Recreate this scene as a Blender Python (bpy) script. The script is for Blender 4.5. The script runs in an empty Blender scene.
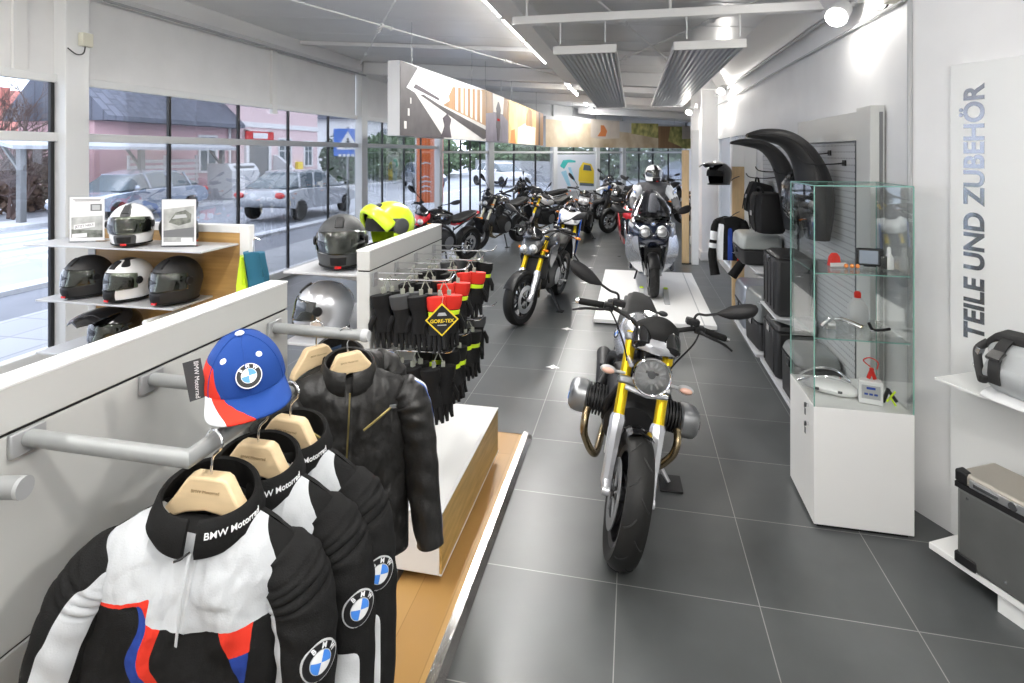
import bpy, bmesh, math, random
from mathutils import Vector, Matrix, Euler, noise
random.seed(7)
C = bpy.context.scene.collection
PI = math.pi
V = Vector
def R(d): return d*PI/180
# ------------------------------------------------------------ materials
class MD(dict):
    def __missing__(s, k):
        s[k] = bpy.data.materials.new(k); return s[k]
M = MD()
def mat(name, col, rough=.5, metal=0, noise=0, nscale=8, bump=0, bscale=200, coat=0, spec=.5, emit=0, stretch=None, col2=None, sheen=0):
    m = M[name]; m.use_nodes = True
    nt = m.node_tree; b = nt.nodes['Principled BSDF']
    def put(k, v):
        if k in b.inputs: b.inputs[k].default_value = v
    put('Base Color', (*col, 1)); put('Roughness', rough); put('Metallic', metal)
    put('Coat Weight', coat); put('Coat Roughness', .08); put('Specular IOR Level', spec)
    if sheen: put('Sheen Weight', sheen); put('Sheen Roughness', .5)
    if emit: put('Emission Color', (*col, 1)); put('Emission Strength', emit)
    if noise or bump:
        tc = nt.nodes.new('ShaderNodeTexCoord'); mp = nt.nodes.new('ShaderNodeMapping')
        nt.links.new(tc.outputs['Object'], mp.inputs[0])
        if stretch: mp.inputs['Scale'].default_value = stretch
    if noise:
        n = nt.nodes.new('ShaderNodeTexNoise'); n.inputs['Scale'].default_value = nscale; n.inputs['Detail'].default_value = 5
        nt.links.new(mp.outputs[0], n.inputs['Vector'])
        r = nt.nodes.new('ShaderNodeValToRGB'); e = r.color_ramp.elements
        e[0].position = .3; e[1].position = .7
        e[0].color = (*[max(0, c*(1-noise)) for c in col], 1)
        e[1].color = (*(col2 if col2 else [min(1, c*(1+noise)) for c in col]), 1)
        nt.links.new(n.outputs[0], r.inputs[0]); nt.links.new(r.outputs[0], b.inputs['Base Color'])
    if bump:
        n2 = nt.nodes.new('ShaderNodeTexNoise'); n2.inputs['Scale'].default_value = bscale; n2.inputs['Detail'].default_value = 3
        nt.links.new(mp.outputs[0], n2.inputs['Vector'])
        bp = nt.nodes.new('ShaderNodeBump'); bp.inputs['Strength'].default_value = bump; bp.inputs['Distance'].default_value = .002
        nt.links.new(n2.outputs[0], bp.inputs['Height']); nt.links.new(bp.outputs[0], b.inputs['Normal'])
    M[name] = m
    return m
def glassmat(name, tint=(1, 1, 1), refl=1.0, rough=0.0, ior=1.45):
    m = bpy.data.materials.new(name); m.use_nodes = True; nt = m.node_tree; nt.nodes.clear()
    o = nt.nodes.new('ShaderNodeOutputMaterial'); mx = nt.nodes.new('ShaderNodeMixShader')
    t = nt.nodes.new('ShaderNodeBsdfTransparent'); g = nt.nodes.new('ShaderNodeBsdfGlossy'); fr = nt.nodes.new('ShaderNodeFresnel')
    t.inputs[0].default_value = (*tint, 1); g.inputs['Roughness'].default_value = rough; fr.inputs[0].default_value = ior
    mu = nt.nodes.new('ShaderNodeMath'); mu.operation = 'MULTIPLY'; mu.inputs[1].default_value = refl
    nt.links.new(fr.outputs[0], mu.inputs[0]); nt.links.new(mu.outputs[0], mx.inputs[0])
    nt.links.new(t.outputs[0], mx.inputs[1]); nt.links.new(g.outputs[0], mx.inputs[2]); nt.links.new(mx.outputs[0], o.inputs[0])
    M[name] = m
    return m
# ------------------------------------------------------------ mesh collector
class MB:
    def __init__(s, X=None): s.b = bmesh.new(); s.mi = 0; s.X = X
    def _v(s, p):
        return s.b.verts.new(s.X @ V(p) if s.X else V(p))
    def f(s, vs, mi=None):
        try:
            f = s.b.faces.new(vs); f.material_index = s.mi if mi is None else mi; f.smooth = True; return f
        except ValueError: return None
    def box(s, c, size, rot=None, mi=None):
        Mx = Matrix.Translation(V(c)) @ (Euler(rot).to_matrix().to_4x4() if rot is not None and not isinstance(rot, Matrix) else (rot if rot is not None else Matrix()))
        vs = [s._v(Mx @ V((x*size[0]/2, y*size[1]/2, z*size[2]/2))) for x in (-1, 1) for y in (-1, 1) for z in (-1, 1)]
        for q in ((0, 1, 3, 2), (4, 6, 7, 5), (0, 4, 5, 1), (2, 3, 7, 6), (0, 2, 6, 4), (1, 5, 7, 3)):
            s.f([vs[i] for i in q], mi)
        return s
    def b2(s, lo, hi, mi=None):
        return s.box([(a+b)/2 for a, b in zip(lo, hi)], [abs(b-a) for a, b in zip(lo, hi)], None, mi)
    def rings(s, rings, closed=True, cap=True, mi=None, loop=False):
        vr = [[s._v(p) for p in r] for r in rings]; n = len(vr[0])
        pairs = list(zip(vr, vr[1:])) + ([(vr[-1], vr[0])] if loop else [])
        for a, b in pairs:
            for i in range(n if closed else n-1):
                j = (i+1) % n; s.f([a[i], a[j], b[j], b[i]], mi)
        if cap and closed and not loop: s.f(vr[0][::-1], mi); s.f(vr[-1], mi)
        return vr
    def tube(s, pts, r, n=10, mi=None, cap=True, flat=1.0, up=None):
        pts = [V(p) for p in pts]; rr = r if isinstance(r, (list, tuple)) else [r]*len(pts)
        rings = []; prev = None
        for i, p in enumerate(pts):
            t = (pts[min(i+1, len(pts)-1)]-pts[max(i-1, 0)]).normalized()
            if prev is None:
                u = V(up) if up else (V((0, 0, 1)) if abs(t.z) < .9 else V((1, 0, 0)))
            else: u = prev
            u = (u - t*u.dot(t)).normalized(); prev = u; w = t.cross(u)
            rings.append([p + u*math.cos(a)*rr[i] + w*math.sin(a)*rr[i]*flat for a in [2*PI*k/n for k in range(n)]])
        s.rings(rings, cap=cap, mi=mi); return s
    def cyl(s, a, b, r, r2=None, n=16, mi=None):
        return s.tube([a, b], [r, r if r2 is None else r2], n, mi)
    def lathe(s, prof, o=(0, 0, 0), ax=(0, 0, 1), n=24, mi=None, closed=False, sc=(1, 1), open=False):
        ax = V(ax).normalized(); u = V((1, 0, 0)) if abs(ax.x) < .9 else V((0, 1, 0))
        u = (u-ax*u.dot(ax)).normalized(); w = ax.cross(u); o = V(o)
        rings = [[o+ax*h+(u*math.cos(a)*sc[0]+w*math.sin(a)*sc[1])*max(r, 1e-4) for a in [2*PI*k/n for k in range(n)]] for r, h in prof]
        s.rings(rings, cap=not closed and not open, loop=closed, mi=mi); return s
    def ell(s, c, r, rot=None, n=16, m=10, mi=None, z0=-1, z1=1):
        Mx = Matrix.Translation(V(c)) @ (Euler(rot).to_matrix().to_4x4() if rot else Matrix())
        a0, a1 = math.asin(z0), math.asin(z1)
        rings = []
        for i in range(m+1):
            e = a0+(a1-a0)*i/m; ce = max(math.cos(e), 1e-3)
            rings.append([Mx @ V((r[0]*ce*math.cos(2*PI*k/n), r[1]*ce*math.sin(2*PI*k/n), r[2]*math.sin(e))) for k in range(n)])
        s.rings(rings, mi=mi); return s
    def prism(s, poly, d0, d1, Mx=None, mi=None):
        """poly in local xy, extruded along local z"""
        Mx = Mx or Matrix()
        a = [s._v(Mx @ V((x, y, d0))) for x, y in poly]; b = [s._v(Mx @ V((x, y, d1))) for x, y in poly]
        n = len(a)
        f0 = s.f(a[::-1], mi); f1 = s.f(b, mi)
        for q in (f0, f1):
            if q: q.smooth = False
        for i in range(n): s.f([a[i], a[(i+1) % n], b[(i+1) % n], b[i]], mi)
        return s
    def poly(s, pts, mi=None):
        return s.f([s._v(p) for p in pts], mi)
    def soften(s, it=6):
        be = [e for e in s.b.edges if len(e.link_faces) == 2 and e.link_faces[0].material_index != e.link_faces[1].material_index]
        nb = {}
        for e in be:
            a, b = e.verts; nb.setdefault(a, []).append(b); nb.setdefault(b, []).append(a)
        for _ in range(it):
            new = {v: v.co*.5+sum((q.co for q in l), V())*(.5/len(l)) for v, l in nb.items() if len(l) == 2}
            for v, c in new.items(): v.co = c
        return s
    def build(s, name, m, parent=None, bevel=0, sub=0, sharp=35, label=None, seg=2, solid=0, merge=0):
        if merge: bmesh.ops.remove_doubles(s.b, verts=s.b.verts, dist=merge)
        bmesh.ops.recalc_face_normals(s.b, faces=s.b.faces)
        me = bpy.data.meshes.new(name); s.b.to_mesh(me); s.b.free()
        for x in (m if isinstance(m, (list, tuple)) else [m]): me.materials.append(M[x] if isinstance(x, str) else x)
        if sharp and hasattr(me, 'set_sharp_from_angle'): me.set_sharp_from_angle(angle=R(sharp))
        o = bpy.data.objects.new(name, me); C.objects.link(o)
        if parent is not None: o.parent = parent
        if solid:
            md = o.modifiers.new('s', 'SOLIDIFY'); md.thickness = solid; md.offset = -1
        if bevel:
            md = o.modifiers.new('b', 'BEVEL'); md.width = bevel; md.segments = seg; md.limit_method = 'ANGLE'; md.angle_limit = R(40)
        if sub:
            md = o.modifiers.new('u', 'SUBSURF'); md.levels = sub; md.render_levels = sub
        if label: o['label'] = label
        return o
def tag(o, label, cat, group=None):
    o['label'] = label; o['category'] = cat
    if group: o['group'] = group
    return o
def thing(name, label, cat, loc=(0, 0, 0), rot=(0, 0, 0), group=None):
    o = bpy.data.objects.new(name, None); C.objects.link(o); o.empty_display_size = .1
    o.location = loc; o.rotation_euler = rot if isinstance(rot, (tuple, list)) else (0, 0, rot)
    return tag(o, label, cat, group)
def struct(name, mb, m, **k):
    o = mb.build(name, m, **k); o['kind'] = 'structure'; return o
def dup(root, loc=None, rot=None, label=None, group=None, swap=None):
    def cp(o, par):
        c = o.copy(); C.objects.link(c)
        if par: c.parent = par
        if swap and o.type == 'MESH':
            for i, sl in enumerate(o.material_slots):
                if sl.material and sl.material.name in swap:
                    c.data = c.data if c.data.users == 1 else c.data.copy()
                    c.data.materials[i] = M[swap[sl.material.name]]
        for ch in list(o.children): cp(ch, c)
        return c
    r = cp(root, None)
    if loc is not None: r.location = loc
    if rot is not None: r.rotation_euler = rot if isinstance(rot, (tuple, list)) else (0, 0, rot)
    if label: r['label'] = label
    if group: r['group'] = group
    return r
def text(s, size, m, Mx, name='lettering', parent=None, ext=.0008, bold=0, align='CENTER', warp=None):
    cu = bpy.data.curves.new('t', 'FONT'); cu.body = s; cu.size = size; cu.extrude = ext; cu.offset = bold
    cu.align_x = align; cu.align_y = 'CENTER'
    ob = bpy.data.objects.new('t', cu); C.objects.link(ob)
    dg = bpy.context.evaluated_depsgraph_get(); dg.update()
    me = bpy.data.meshes.new_from_object(ob.evaluated_get(dg))
    bpy.data.objects.remove(ob); bpy.data.curves.remove(cu)
    if warp:
        bm = bmesh.new(); bm.from_mesh(me)
        bmesh.ops.triangulate(bm, faces=bm.faces)
        long = [e for e in bm.edges if e.calc_length() > size*.12]
        bmesh.ops.subdivide_edges(bm, edges=long, cuts=2)
        for v in bm.verts: v.co = warp(v.co)
        bm.to_mesh(me); bm.free()
    else: me.transform(Mx)
    me.name = name; me.materials.clear(); me.materials.append(M[m])
    o = bpy.data.objects.new(name, me); C.objects.link(o)
    if parent is not None: o.parent = parent
    return o
def spline(pts, n=8):
    """Catmull-Rom through pts (any dimension)"""
    P = [V(p) for p in pts]; out = []
    for i in range(len(P)-1):
        a, b, c, d = P[max(i-1, 0)], P[i], P[i+1], P[min(i+2, len(P)-1)]
        for k in range(n):
            t = k/n
            out.append(.5*((2*b)+(c-a)*t+(2*a-5*b+4*c-d)*t*t+(3*b-a-3*c+d)*t*t*t))
    out.append(P[-1]); return out
def interp(tab, x):
    if x <= tab[0][0]: return tab[0][1]
    for (a, b), (c, d) in zip(tab, tab[1:]):
        if x <= c:
            t = (x-a)/(c-a); return b+(d-b)*t
    return tab[-1][1]
def frame(o, x, y, z):
    """matrix with columns x,y,z and origin o"""
    x, y, z, o = V(x), V(y), V(z), V(o)
    return Matrix(((x.x, y.x, z.x, o.x), (x.y, y.y, z.y, o.y), (x.z, y.z, z.z, o.z), (0, 0, 0, 1)))
def facing(o, n, up=(0, 0, 1)):
    """frame whose local z points along n, local y close to up"""
    n = V(n).normalized(); x = V(up).cross(n).normalized(); return frame(o, x, n.cross(x), n)
# palette
mat('white_paint', (.80, .80, .79), .45); mat('wall_white', (.80, .80, .80), .6, noise=.03, nscale=3)
mat('frame_white', (.78, .79, .79), .35); mat('panel_grey_white', (.56, .57, .555), .4); mat('panel_edge', (.78, .79, .78), .4)
mat('ceiling_metal', (.80, .80, .80), .30, noise=.03, nscale=2, spec=.7); mat('beam_white', (.80, .80, .80), .4)
mat('steel_grey', (.42, .43, .44), .4, .3); mat('rail_silver', (.28, .29, .29), .4, .3); mat('chrome', (.8, .8, .82), .12, 1)
mat('aluminium', (.62, .63, .64), .32, .9); mat('silver_paint', (.62, .63, .66), .25, .6, coat=.6)
mat('shelf_metal', (.55, .56, .58), .4, .2)
mat('black_line', (.01, .01, .01), .6); mat('black_frame', (.012, .012, .014), .5)
mat('black_plastic', (.012, .012, .013), .45, spec=.3); mat('black_gloss', (.008, .008, .009), .12, coat=.7); mat('black_matte', (.013, .013, .014), .5)
mat('rubber', (.012, .012, .012), .75, spec=.2); mat('tyre', (.012, .012, .0115), .62, spec=.25, bump=.3, bscale=60)
mat('dark_grey', (.05, .052, .055), .5); mat('mid_grey', (.16, .165, .17), .5); mat('light_grey', (.45, .46, .47), .5)
mat('gold_fork', (.86, .60, .02), .28, .75); mat('engine_black', (.02, .02, .021), .5, .3); mat('engine_silver', (.36, .37, .38), .36, .85)
mat('red', (.62, .03, .025), .4); mat('red_bright', (.62, .03, .02), .6, spec=.2); mat('blue_bmw', (.03, .16, .62), .4); mat('blue_deep', (.02, .06, .33), .5); mat('white_gloss', (.82, .82, .82), .15, coat=.6)
mat('neon', (.62, .85, .02), .35, coat=.4); mat('orange', (.82, .17, .03), .6); mat('yellow', (.85, .62, .03), .5)
mat('wood', (.46, .26, .085), .42, noise=.22, nscale=3, stretch=(.5, 1, 9), col2=(.56, .34, .12)); mat('wood_light', (.62, .44, .24), .5, noise=.1, nscale=5, stretch=(10, 10, 1))
mat('hanger_wood', (.72, .55, .33), .45, noise=.06, nscale=10, stretch=(1, 8, 8)); mat('gold_panel', (.58, .36, .10), .35, noise=.2, nscale=5, stretch=(1, 1, 8), col2=(.66, .43, .15))
mat('cloth_black', (.012, .012, .012), .85, bump=.5, bscale=350, spec=.12); mat('cloth_grey', (.50, .52, .54), .75, bump=.35, bscale=300); mat('cloth_white', (.66, .68, .70), .8, bump=.3, bscale=250)
mat('cloth_red', (.62, .035, .018), .75, spec=.2, bump=.3, bscale=300); mat('cloth_blue', (.02, .05, .26), .75, spec=.2, bump=.3, bscale=300); mat('lining', (.008, .008, .008), .95)
mat('leather', (.014, .0135, .013), .42, noise=.3, nscale=30, bump=.7, bscale=90, spec=.4); mat('zip_brass', (.45, .36, .14), .35, .9)
mat('cap_blue', (.014, .052, .23), .75, bump=.3, bscale=500, spec=.15); mat('visor_dark', (.02, .022, .02), .06, coat=1)
mat('lens_red', (.6, .02, .02), .15, coat=.6); mat('lens_orange', (.85, .25, .03), .15, coat=.5)
glassmat('glass', (.97, .98, .99), .6); glassmat('visor_clear', (.66, .70, .62), 2.2); glassmat('screen_tint', (.60, .60, .62), 1.8); glassmat('cabinet_glass', (.985, .995, .99), .55); glassmat('plastic_film', (.88, .9, .92), 2.0, .12); glassmat('lamp_lens', (.95, .95, .95), 1.5)
mat('glass_edge', (.20, .42, .36), .15); mat('tube_light', (1, .98, .95), .5, emit=22); mat('spot_light', (1, .95, .88), .5, emit=14)
# ------------------------------------------------------------ floor / ceiling materials
def floor_mat():
    m = bpy.data.materials.new('slate_tiles'); m.use_nodes = True; nt = m.node_tree; b = nt.nodes['Principled BSDF']
    tc = nt.nodes.new('ShaderNodeTexCoord'); mp = nt.nodes.new('ShaderNodeMapping'); mp.inputs['Location'].default_value = (.072+.605*20, -2.587+.602*20, 0)
    br = nt.nodes.new('ShaderNodeTexBrick'); br.offset = 0; br.squash = 1
    for k, v in (('Scale', 1), ('Mortar Size', .0022), ('Mortar Smooth', .1), ('Brick Width', .605), ('Row Height', .602), ('Bias', 0)): br.inputs[k].default_value = v
    br.inputs['Color1'].default_value = (.062, .067, .068, 1); br.inputs['Color2'].default_value = (.080, .085, .085, 1); br.inputs['Mortar'].default_value = (.27, .27, .26, 1)
    n = nt.nodes.new('ShaderNodeTexNoise'); n.inputs['Scale'].default_value = 2.2; n.inputs['Detail'].default_value = 7
    mx = nt.nodes.new('ShaderNodeMixRGB'); mx.blend_type = 'OVERLAY'; mx.inputs[0].default_value = .45
    L = nt.links.new
    L(tc.outputs['Object'], mp.inputs[0]); L(mp.outputs[0], br.inputs[0]); L(tc.outputs['Object'], n.inputs[0])
    L(br.outputs[0], mx.inputs[1]); L(n.outputs[0], mx.inputs[2]); L(mx.outputs[0], b.inputs['Base Color'])
    r = nt.nodes.new('ShaderNodeMapRange'); r.inputs[3].default_value = .22; r.inputs[4].default_value = .42
    L(n.outputs[0], r.inputs[0]); L(r.outputs[0], b.inputs['Roughness']); b.inputs['Specular IOR Level'].default_value = .5
    M['floor'] = m
floor_mat()
def brick_mat(name, c1, c2, mor, w, h, ms, offset=.5, scale=(1, 1, 1), rot=(0, 0, 0), rough=.8):
    m = M[name]; m.use_nodes = True; nt = m.node_tree; b = nt.nodes['Principled BSDF']
    tc = nt.nodes.new('ShaderNodeTexCoord'); mp = nt.nodes.new('ShaderNodeMapping'); mp.inputs['Scale'].default_value = scale; mp.inputs['Rotation'].default_value = rot
    br = nt.nodes.new('ShaderNodeTexBrick'); br.offset = offset
    for k, v in (('Scale', 1), ('Mortar Size', ms), ('Brick Width', w), ('Row Height', h)): br.inputs[k].default_value = v
    br.inputs['Color1'].default_value = (*c1, 1); br.inputs['Color2'].default_value = (*c2, 1); br.inputs['Mortar'].default_value = (*mor, 1)
    nt.links.new(tc.outputs['Object'], mp.inputs[0]); nt.links.new(mp.outputs[0], br.inputs[0]); nt.links.new(br.outputs[0], b.inputs['Base Color'])
    b.inputs['Roughness'].default_value = rough; M[name] = m
brick_mat('paving', (.36, .37, .39), (.43, .44, .46), (.28, .28, .30), .6, .6, .012, 0)
brick_mat('roof_slate', (.10, .11, .14), (.14, .15, .19), (.07, .07, .09), .5, .35, .03, .5)
brick_mat('roof_red', (.42, .16, .13), (.5, .2, .16), (.3, .1, .09), .35, .35, .03, .5)
brick_mat('stone', (.30, .29, .28), (.42, .41, .39), (.16, .15, .15), .35, .18, .02, .5, rot=(PI/2, 0, PI/2))
mat('asphalt', (.36, .38, .42), .55, noise=.08, nscale=1); mat('asphalt_dark', (.20, .21, .24), .7, noise=.1, nscale=1); mat('road_white', (.72, .74, .78), .6); mat('kerb', (.60, .61, .63), .8, noise=.1)
mat('pink_wall', (.62, .40, .42), .9, noise=.05, nscale=1); mat('pink_light', (.72, .55, .56), .9); mat('house_white', (.75, .75, .76), .8); mat('dark_window', (.10, .13, .15), .1)
mat('bark', (.12, .08, .07), .9); mat('leaf', (.06, .11, .05), .9, noise=.4, nscale=3); mat('leaf_brown', (.17, .11, .08), .9, noise=.4, nscale=3); mat('hedge_green', (.10, .15, .08), .9, noise=.5, nscale=4); mat('grass', (.22, .32, .08), .9, noise=.3)
# peg holes: dots by distance to cell centre
def peg_mat(name, base, hole, ax):
    m = bpy.data.materials.new(name); m.use_nodes = True; nt = m.node_tree; b = nt.nodes['Principled BSDF']; L = nt.links.new
    tc = nt.nodes.new('ShaderNodeTexCoord'); sp = nt.nodes.new('ShaderNodeSeparateXYZ'); L(tc.outputs['Object'], sp.inputs[0])
    def mth(op, a, v):
        n = nt.nodes.new('ShaderNodeMath'); n.operation = op; L(a, n.inputs[0])
        if isinstance(v, (int, float)): n.inputs[1].default_value = v
        else: L(v, n.inputs[1])
        return n.outputs[0]
    def cell(o, p): return mth('ABSOLUTE', mth('SUBTRACT', mth('MODULO', mth('ADD', o, 100*p), p), p/2), 0)
    u = cell(sp.outputs[ax], .03); w = cell(sp.outputs[2], .045)
    d = mth('LESS_THAN', mth('ADD', mth('MULTIPLY', u, u), mth('MULTIPLY', w, w)), .0055**2)
    mx = nt.nodes.new('ShaderNodeMixRGB'); L(d, mx.inputs[0]); mx.inputs[1].default_value = (*base, 1); mx.inputs[2].default_value = (*hole, 1)
    L(mx.outputs[0], b.inputs['Base Color']); b.inputs['Roughness'].default_value = .5; M[name] = m
peg_mat('peg_side', (.46, .47, .48), (.06, .06, .06), 1); peg_mat('peg_near', (.46, .47, .48), (.04, .04, .05), 0)
def ceil_z(x): return 3.30+.07*(1.5-x)
LX = -5.4; NL = 15.0; DD = V((.577, .817, 0)).normalized(); D0 = V((LX, NL, 0)); DN = V((DD.y, -DD.x, 0))
# floor: room footprint
mb = MB(); mb.poly([(LX-.1, -2.5, 0), (4.2, -2.5, 0), (4.2, 1.0, 0), (2.4, 26.2, 0), (2.2, 26.2, 0), (LX-.1, NL, 0)]); struct('floor', mb, 'floor')
# ceiling: sloped sheet with shallow ribs
mb = MB()
y = -2.5
while y < 26:
    mb.poly([(LX-.1, y, ceil_z(LX-.1)), (4.2, y, ceil_z(4.2)), (4.2, y+1, ceil_z(4.2)), (LX-.1, y+1, ceil_z(LX-.1))])
    mb.rings([[(x, yy, ceil_z(x)+.001), (x, yy+.02, ceil_z(x)+.001), (x, yy+.014, ceil_z(x)-.004), (x, yy+.006, ceil_z(x)-.004)] for yy in (y,) for x in (LX-.1, 4.2)])
    y += 1.0
mb.poly([(LX-.1, -2.5, 4.0), (4.2, -2.5, 4.0), (4.2, 26, 4.0), (LX-.1, 26, 4.0)])
struct('ceiling', mb, 'ceiling_metal')
# beams across, along
n = 0
for Y, z1, h, w in ((10.4, -.0, .24, .14), (12.7, 0, .12, .1), (15.0, 0, .2, .12), (17.3, 0, .12, .1), (19.6, 0, .2, .12), (22, 0, .14, .12), (8.2, 0, .06, .08)):
    mb = MB(); xl = LX+.1 if Y <= 15 else LX+.1+(Y-15)*.706+.2; xr = 1.5 if Y < 12.7 else 2.3
    vs = []
    for x in (xl, xr):
        zt = ceil_z(x)-.005
        vs.append([(x, Y-w/2, zt), (x, Y+w/2, zt), (x, Y+w/2, zt-h), (x, Y-w/2, zt-h)])
    mb.rings(vs); n += 1
    struct('trim_%d' % n, mb, 'beam_white', bevel=.004)
mb = MB(); mb.b2((-1.24, -2, 3.26), (-1.02, 10.33, 3.478)); n += 1; struct('trim_%d' % n, mb, 'beam_white', bevel=.004)
mb = MB(); mb.rings([[(x, y, z) for y, z in ((4.75, 3.06), (4.85, 3.06), (4.85, 3.13), (4.75, 3.13))] for x in (-1.02, 1.49)]); n += 1; struct('trim_%d' % n, mb, 'beam_white', bevel=.004)
# hangers from purlin to roof
mb = MB(); [mb.cyl((x, 4.8, 3.13), (x, 4.8, ceil_z(x)), .012, n=8) for x in (-.9, .3, 1.4)]; n += 1; struct('trim_%d' % n, mb, 'beam_white')
# cross bracing rods with turnbuckles
def brace(a, b):
    global n
    mb = MB(); a, b = V(a), V(b); mb.cyl(a, b, .011, n=8)
    d = (b-a).normalized()
    for t in (.3, .72): p = a.lerp(b, t); mb.cyl(p-d*.07, p+d*.07, .02, n=8); mb.cyl(p-d*.09, p-d*.07, .03, n=6); mb.cyl(p+d*.07, p+d*.09, .03, n=6)
    n += 1; struct('trim_%d' % n, mb, 'frame_white')
brace((-.50, 4.2, 3.30), (.85, 9.6, 3.22)); brace((1.30, 4.2, 3.20), (-.62, 9.6, 3.34))
brace((-3.6, 4.6, 3.52), (-1.30, 10.3, 3.36)); brace((-2.30, 5.2, 3.46), (-5.25, 10.2, 3.70))
# right main wall with door gap
mb = MB()
mb.b2((1.5, 3.47, 0), (1.65, 8.05, 3.32)); mb.b2((1.5, 8.05, 2.28), (1.65, 10.7, 3.32))
mb.b2((1.22, 10.7, 0), (1.65, 12.7, 3.34)); mb.b2((2.3, 12.6, 0), (2.4, 26, 3.34)); mb.b2((1.6, 12.6, 0), (2.4, 12.7, 3.34))
struct('wall_right', mb, 'wall_white')
mb = MB(); mb.b2((1.2, 10.68, 0), (1.22, 12.72, .16)); mb.b2((1.2, 10.68, 0), (1.5, 10.7, .16)); struct('baseboard_right', mb, 'white_paint', bevel=.004)
# fascia and pipe runs along the right wall top
mb = MB(); mb.rings([[(1.5, y, 3.02), (1.47, y, 3.02), (1.30, y, ceil_z(1.3)), (1.5, y, ceil_z(1.5))] for y in (3.0, 10.7)]); struct('trim_30', mb, 'beam_white')
for k, (x, z, r) in enumerate(((1.455, 2.98, .016), (1.47, 2.80, .010))):
    mb = MB(); mb.cyl((x, 3.5, z), (x, 10.6, z), r, n=8); struct('trim_%d' % (31+k), mb, 'light_grey' if k else 'steel_grey')
# angled near wall
AU = V((.48, -.877, 0)).normalized(); AN = V((-.877, -.48, 0)).normalized(); AO = V((1.5, 3.47, 0))
def aw(u, z, o=0): return AO+AU*u+AN*o+V((0, 0, z))
mb = MB(); mb.rings([[aw(-.02, z), aw(4.5, z), aw(4.5, z, -.12), aw(-.02, z, -.12)] for z in (0, 3.4)]); struct('wall_near', mb, 'wall_white')
mb = MB(); mb.cyl((1.485, 3.475, .02), (1.485, 3.475, 3.0), .013, n=10); struct('trim_33', mb, 'light_grey')
mb = MB(); mb.b2((LX-.1, -2.6, 0), (4.2, -2.5, 4)); mb.b2((4.2, -2.5, 0), (4.3, 1, 4)); struct('wall_back', mb, 'wall_white')
# right glass door
mb = MB(); mb.b2((1.50, 8.05, 0), (1.56, 8.13, 2.28)); mb.b2((1.50, 10.62, 0), (1.56, 10.70, 2.28)); mb.b2((1.50, 8.13, 2.2), (1.56, 10.62, 2.28)); mb.b2((1.5, 9.3, 0), (1.56, 9.4, 2.2)); mb.b2((1.5, 8.13, 0), (1.56, 10.62, .12))
dr = struct('door_1', mb, 'frame_white', bevel=.003)
mb = MB(); mb.b2((1.525, 8.13, .12), (1.535, 10.62, 2.2)); g = mb.build('pane', 'glass', dr)
# left glazing
cols = [(-1.4), 1.5, 4.59, 10.4]
W = 0
def post(name, lo, hi, m='frame_white', bevel=.006):
    mb = MB(); mb.b2(lo, hi); return struct(name, mb, m, bevel=bevel)
tn = 40
for Y in (4.43, 10.4, 15.0):
    post('trim_%d' % tn, (LX-.02, Y-.11, 0), (LX+.14, Y+.13, ceil_z(LX)), bevel=.008); tn += 1
mb = MB(); mb.b2((LX-.03, -2.5, 2.06), (LX+.05, 15, 2.145)); struct('trim_%d' % tn, mb, 'frame_white', bevel=.006); tn += 1
mb = MB(); mb.b2((LX-.05, -2.5, 0), (LX+.06, 15, .11)); struct('trim_%d' % tn, mb, 'frame_white', bevel=.006); tn += 1
mb = MB(); mb.b2((LX-.03, -2.5, 2.62), (LX+.04, 15, 2.70)); struct('trim_%d' % tn, mb, 'frame_white', bevel=.006); tn += 1
# blind panels above
for a, b_ in ((-2.5, 3.99), (4.01, 4.34), (4.54, 7.62), (7.66, 10.27), (10.55, 14.88)):
    mb = MB(); mb.b2((LX-.02, a, 2.70), (LX, b_, 3.72)); o = struct('wall_left' if a < 0 else 'wall_left_%d' % (a*10), mb, 'wall_white')
mb = MB(); mb.b2((LX, 7.58, 2.55), (LX+.05, 7.70, 3.55)); mb.b2((LX, 3.94, 2.70), (LX+.03, 4.06, 3.72)); struct('trim_%d' % tn, mb, 'white_paint', bevel=.004); tn += 1
mb = MB(); mb.rings([[(LX-.02, y, 3.50), (LX+.14, y, 3.58), (LX+.14, y, ceil_z(LX+.14)), (LX-.02, y, ceil_z(LX-.02))] for y in (-2.5, 14.9)]); struct('trim_%d' % tn, mb, 'beam_white'); tn += 1
mb = MB(); mb.cyl((LX+.16, 4.7, 3.50), (LX+.16, 10.4, 3.50), .016, n=8); struct('trim_%d' % tn, mb, 'steel_grey'); tn += 1
# mullions + panes
mul = [-1.2, 0, 1.2, 2.3, 3.35, 4.295, 5.68, 6.88, 8.04, 9.25, 11.5, 12.7, 13.8]
bounds = [-2.5]+mul+[15.0]
mb = MB()
for Y in mul:
    if 0 <= Y: mb.b2((LX-.015, Y-.018, .11), (LX+.016, Y+.018, 2.62))
struct('trim_%d' % tn, mb, 'black_frame'); tn += 1
wn = 1
for a, b_ in ((-2.5, 4.34), (4.54, 10.29), (10.53, 14.89)):
    mb = MB(); mb.b2((LX-.004, a, .11), (LX+.004, b_, 2.62)); struct('window_%d' % wn, mb, 'glass'); wn += 1
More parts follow.
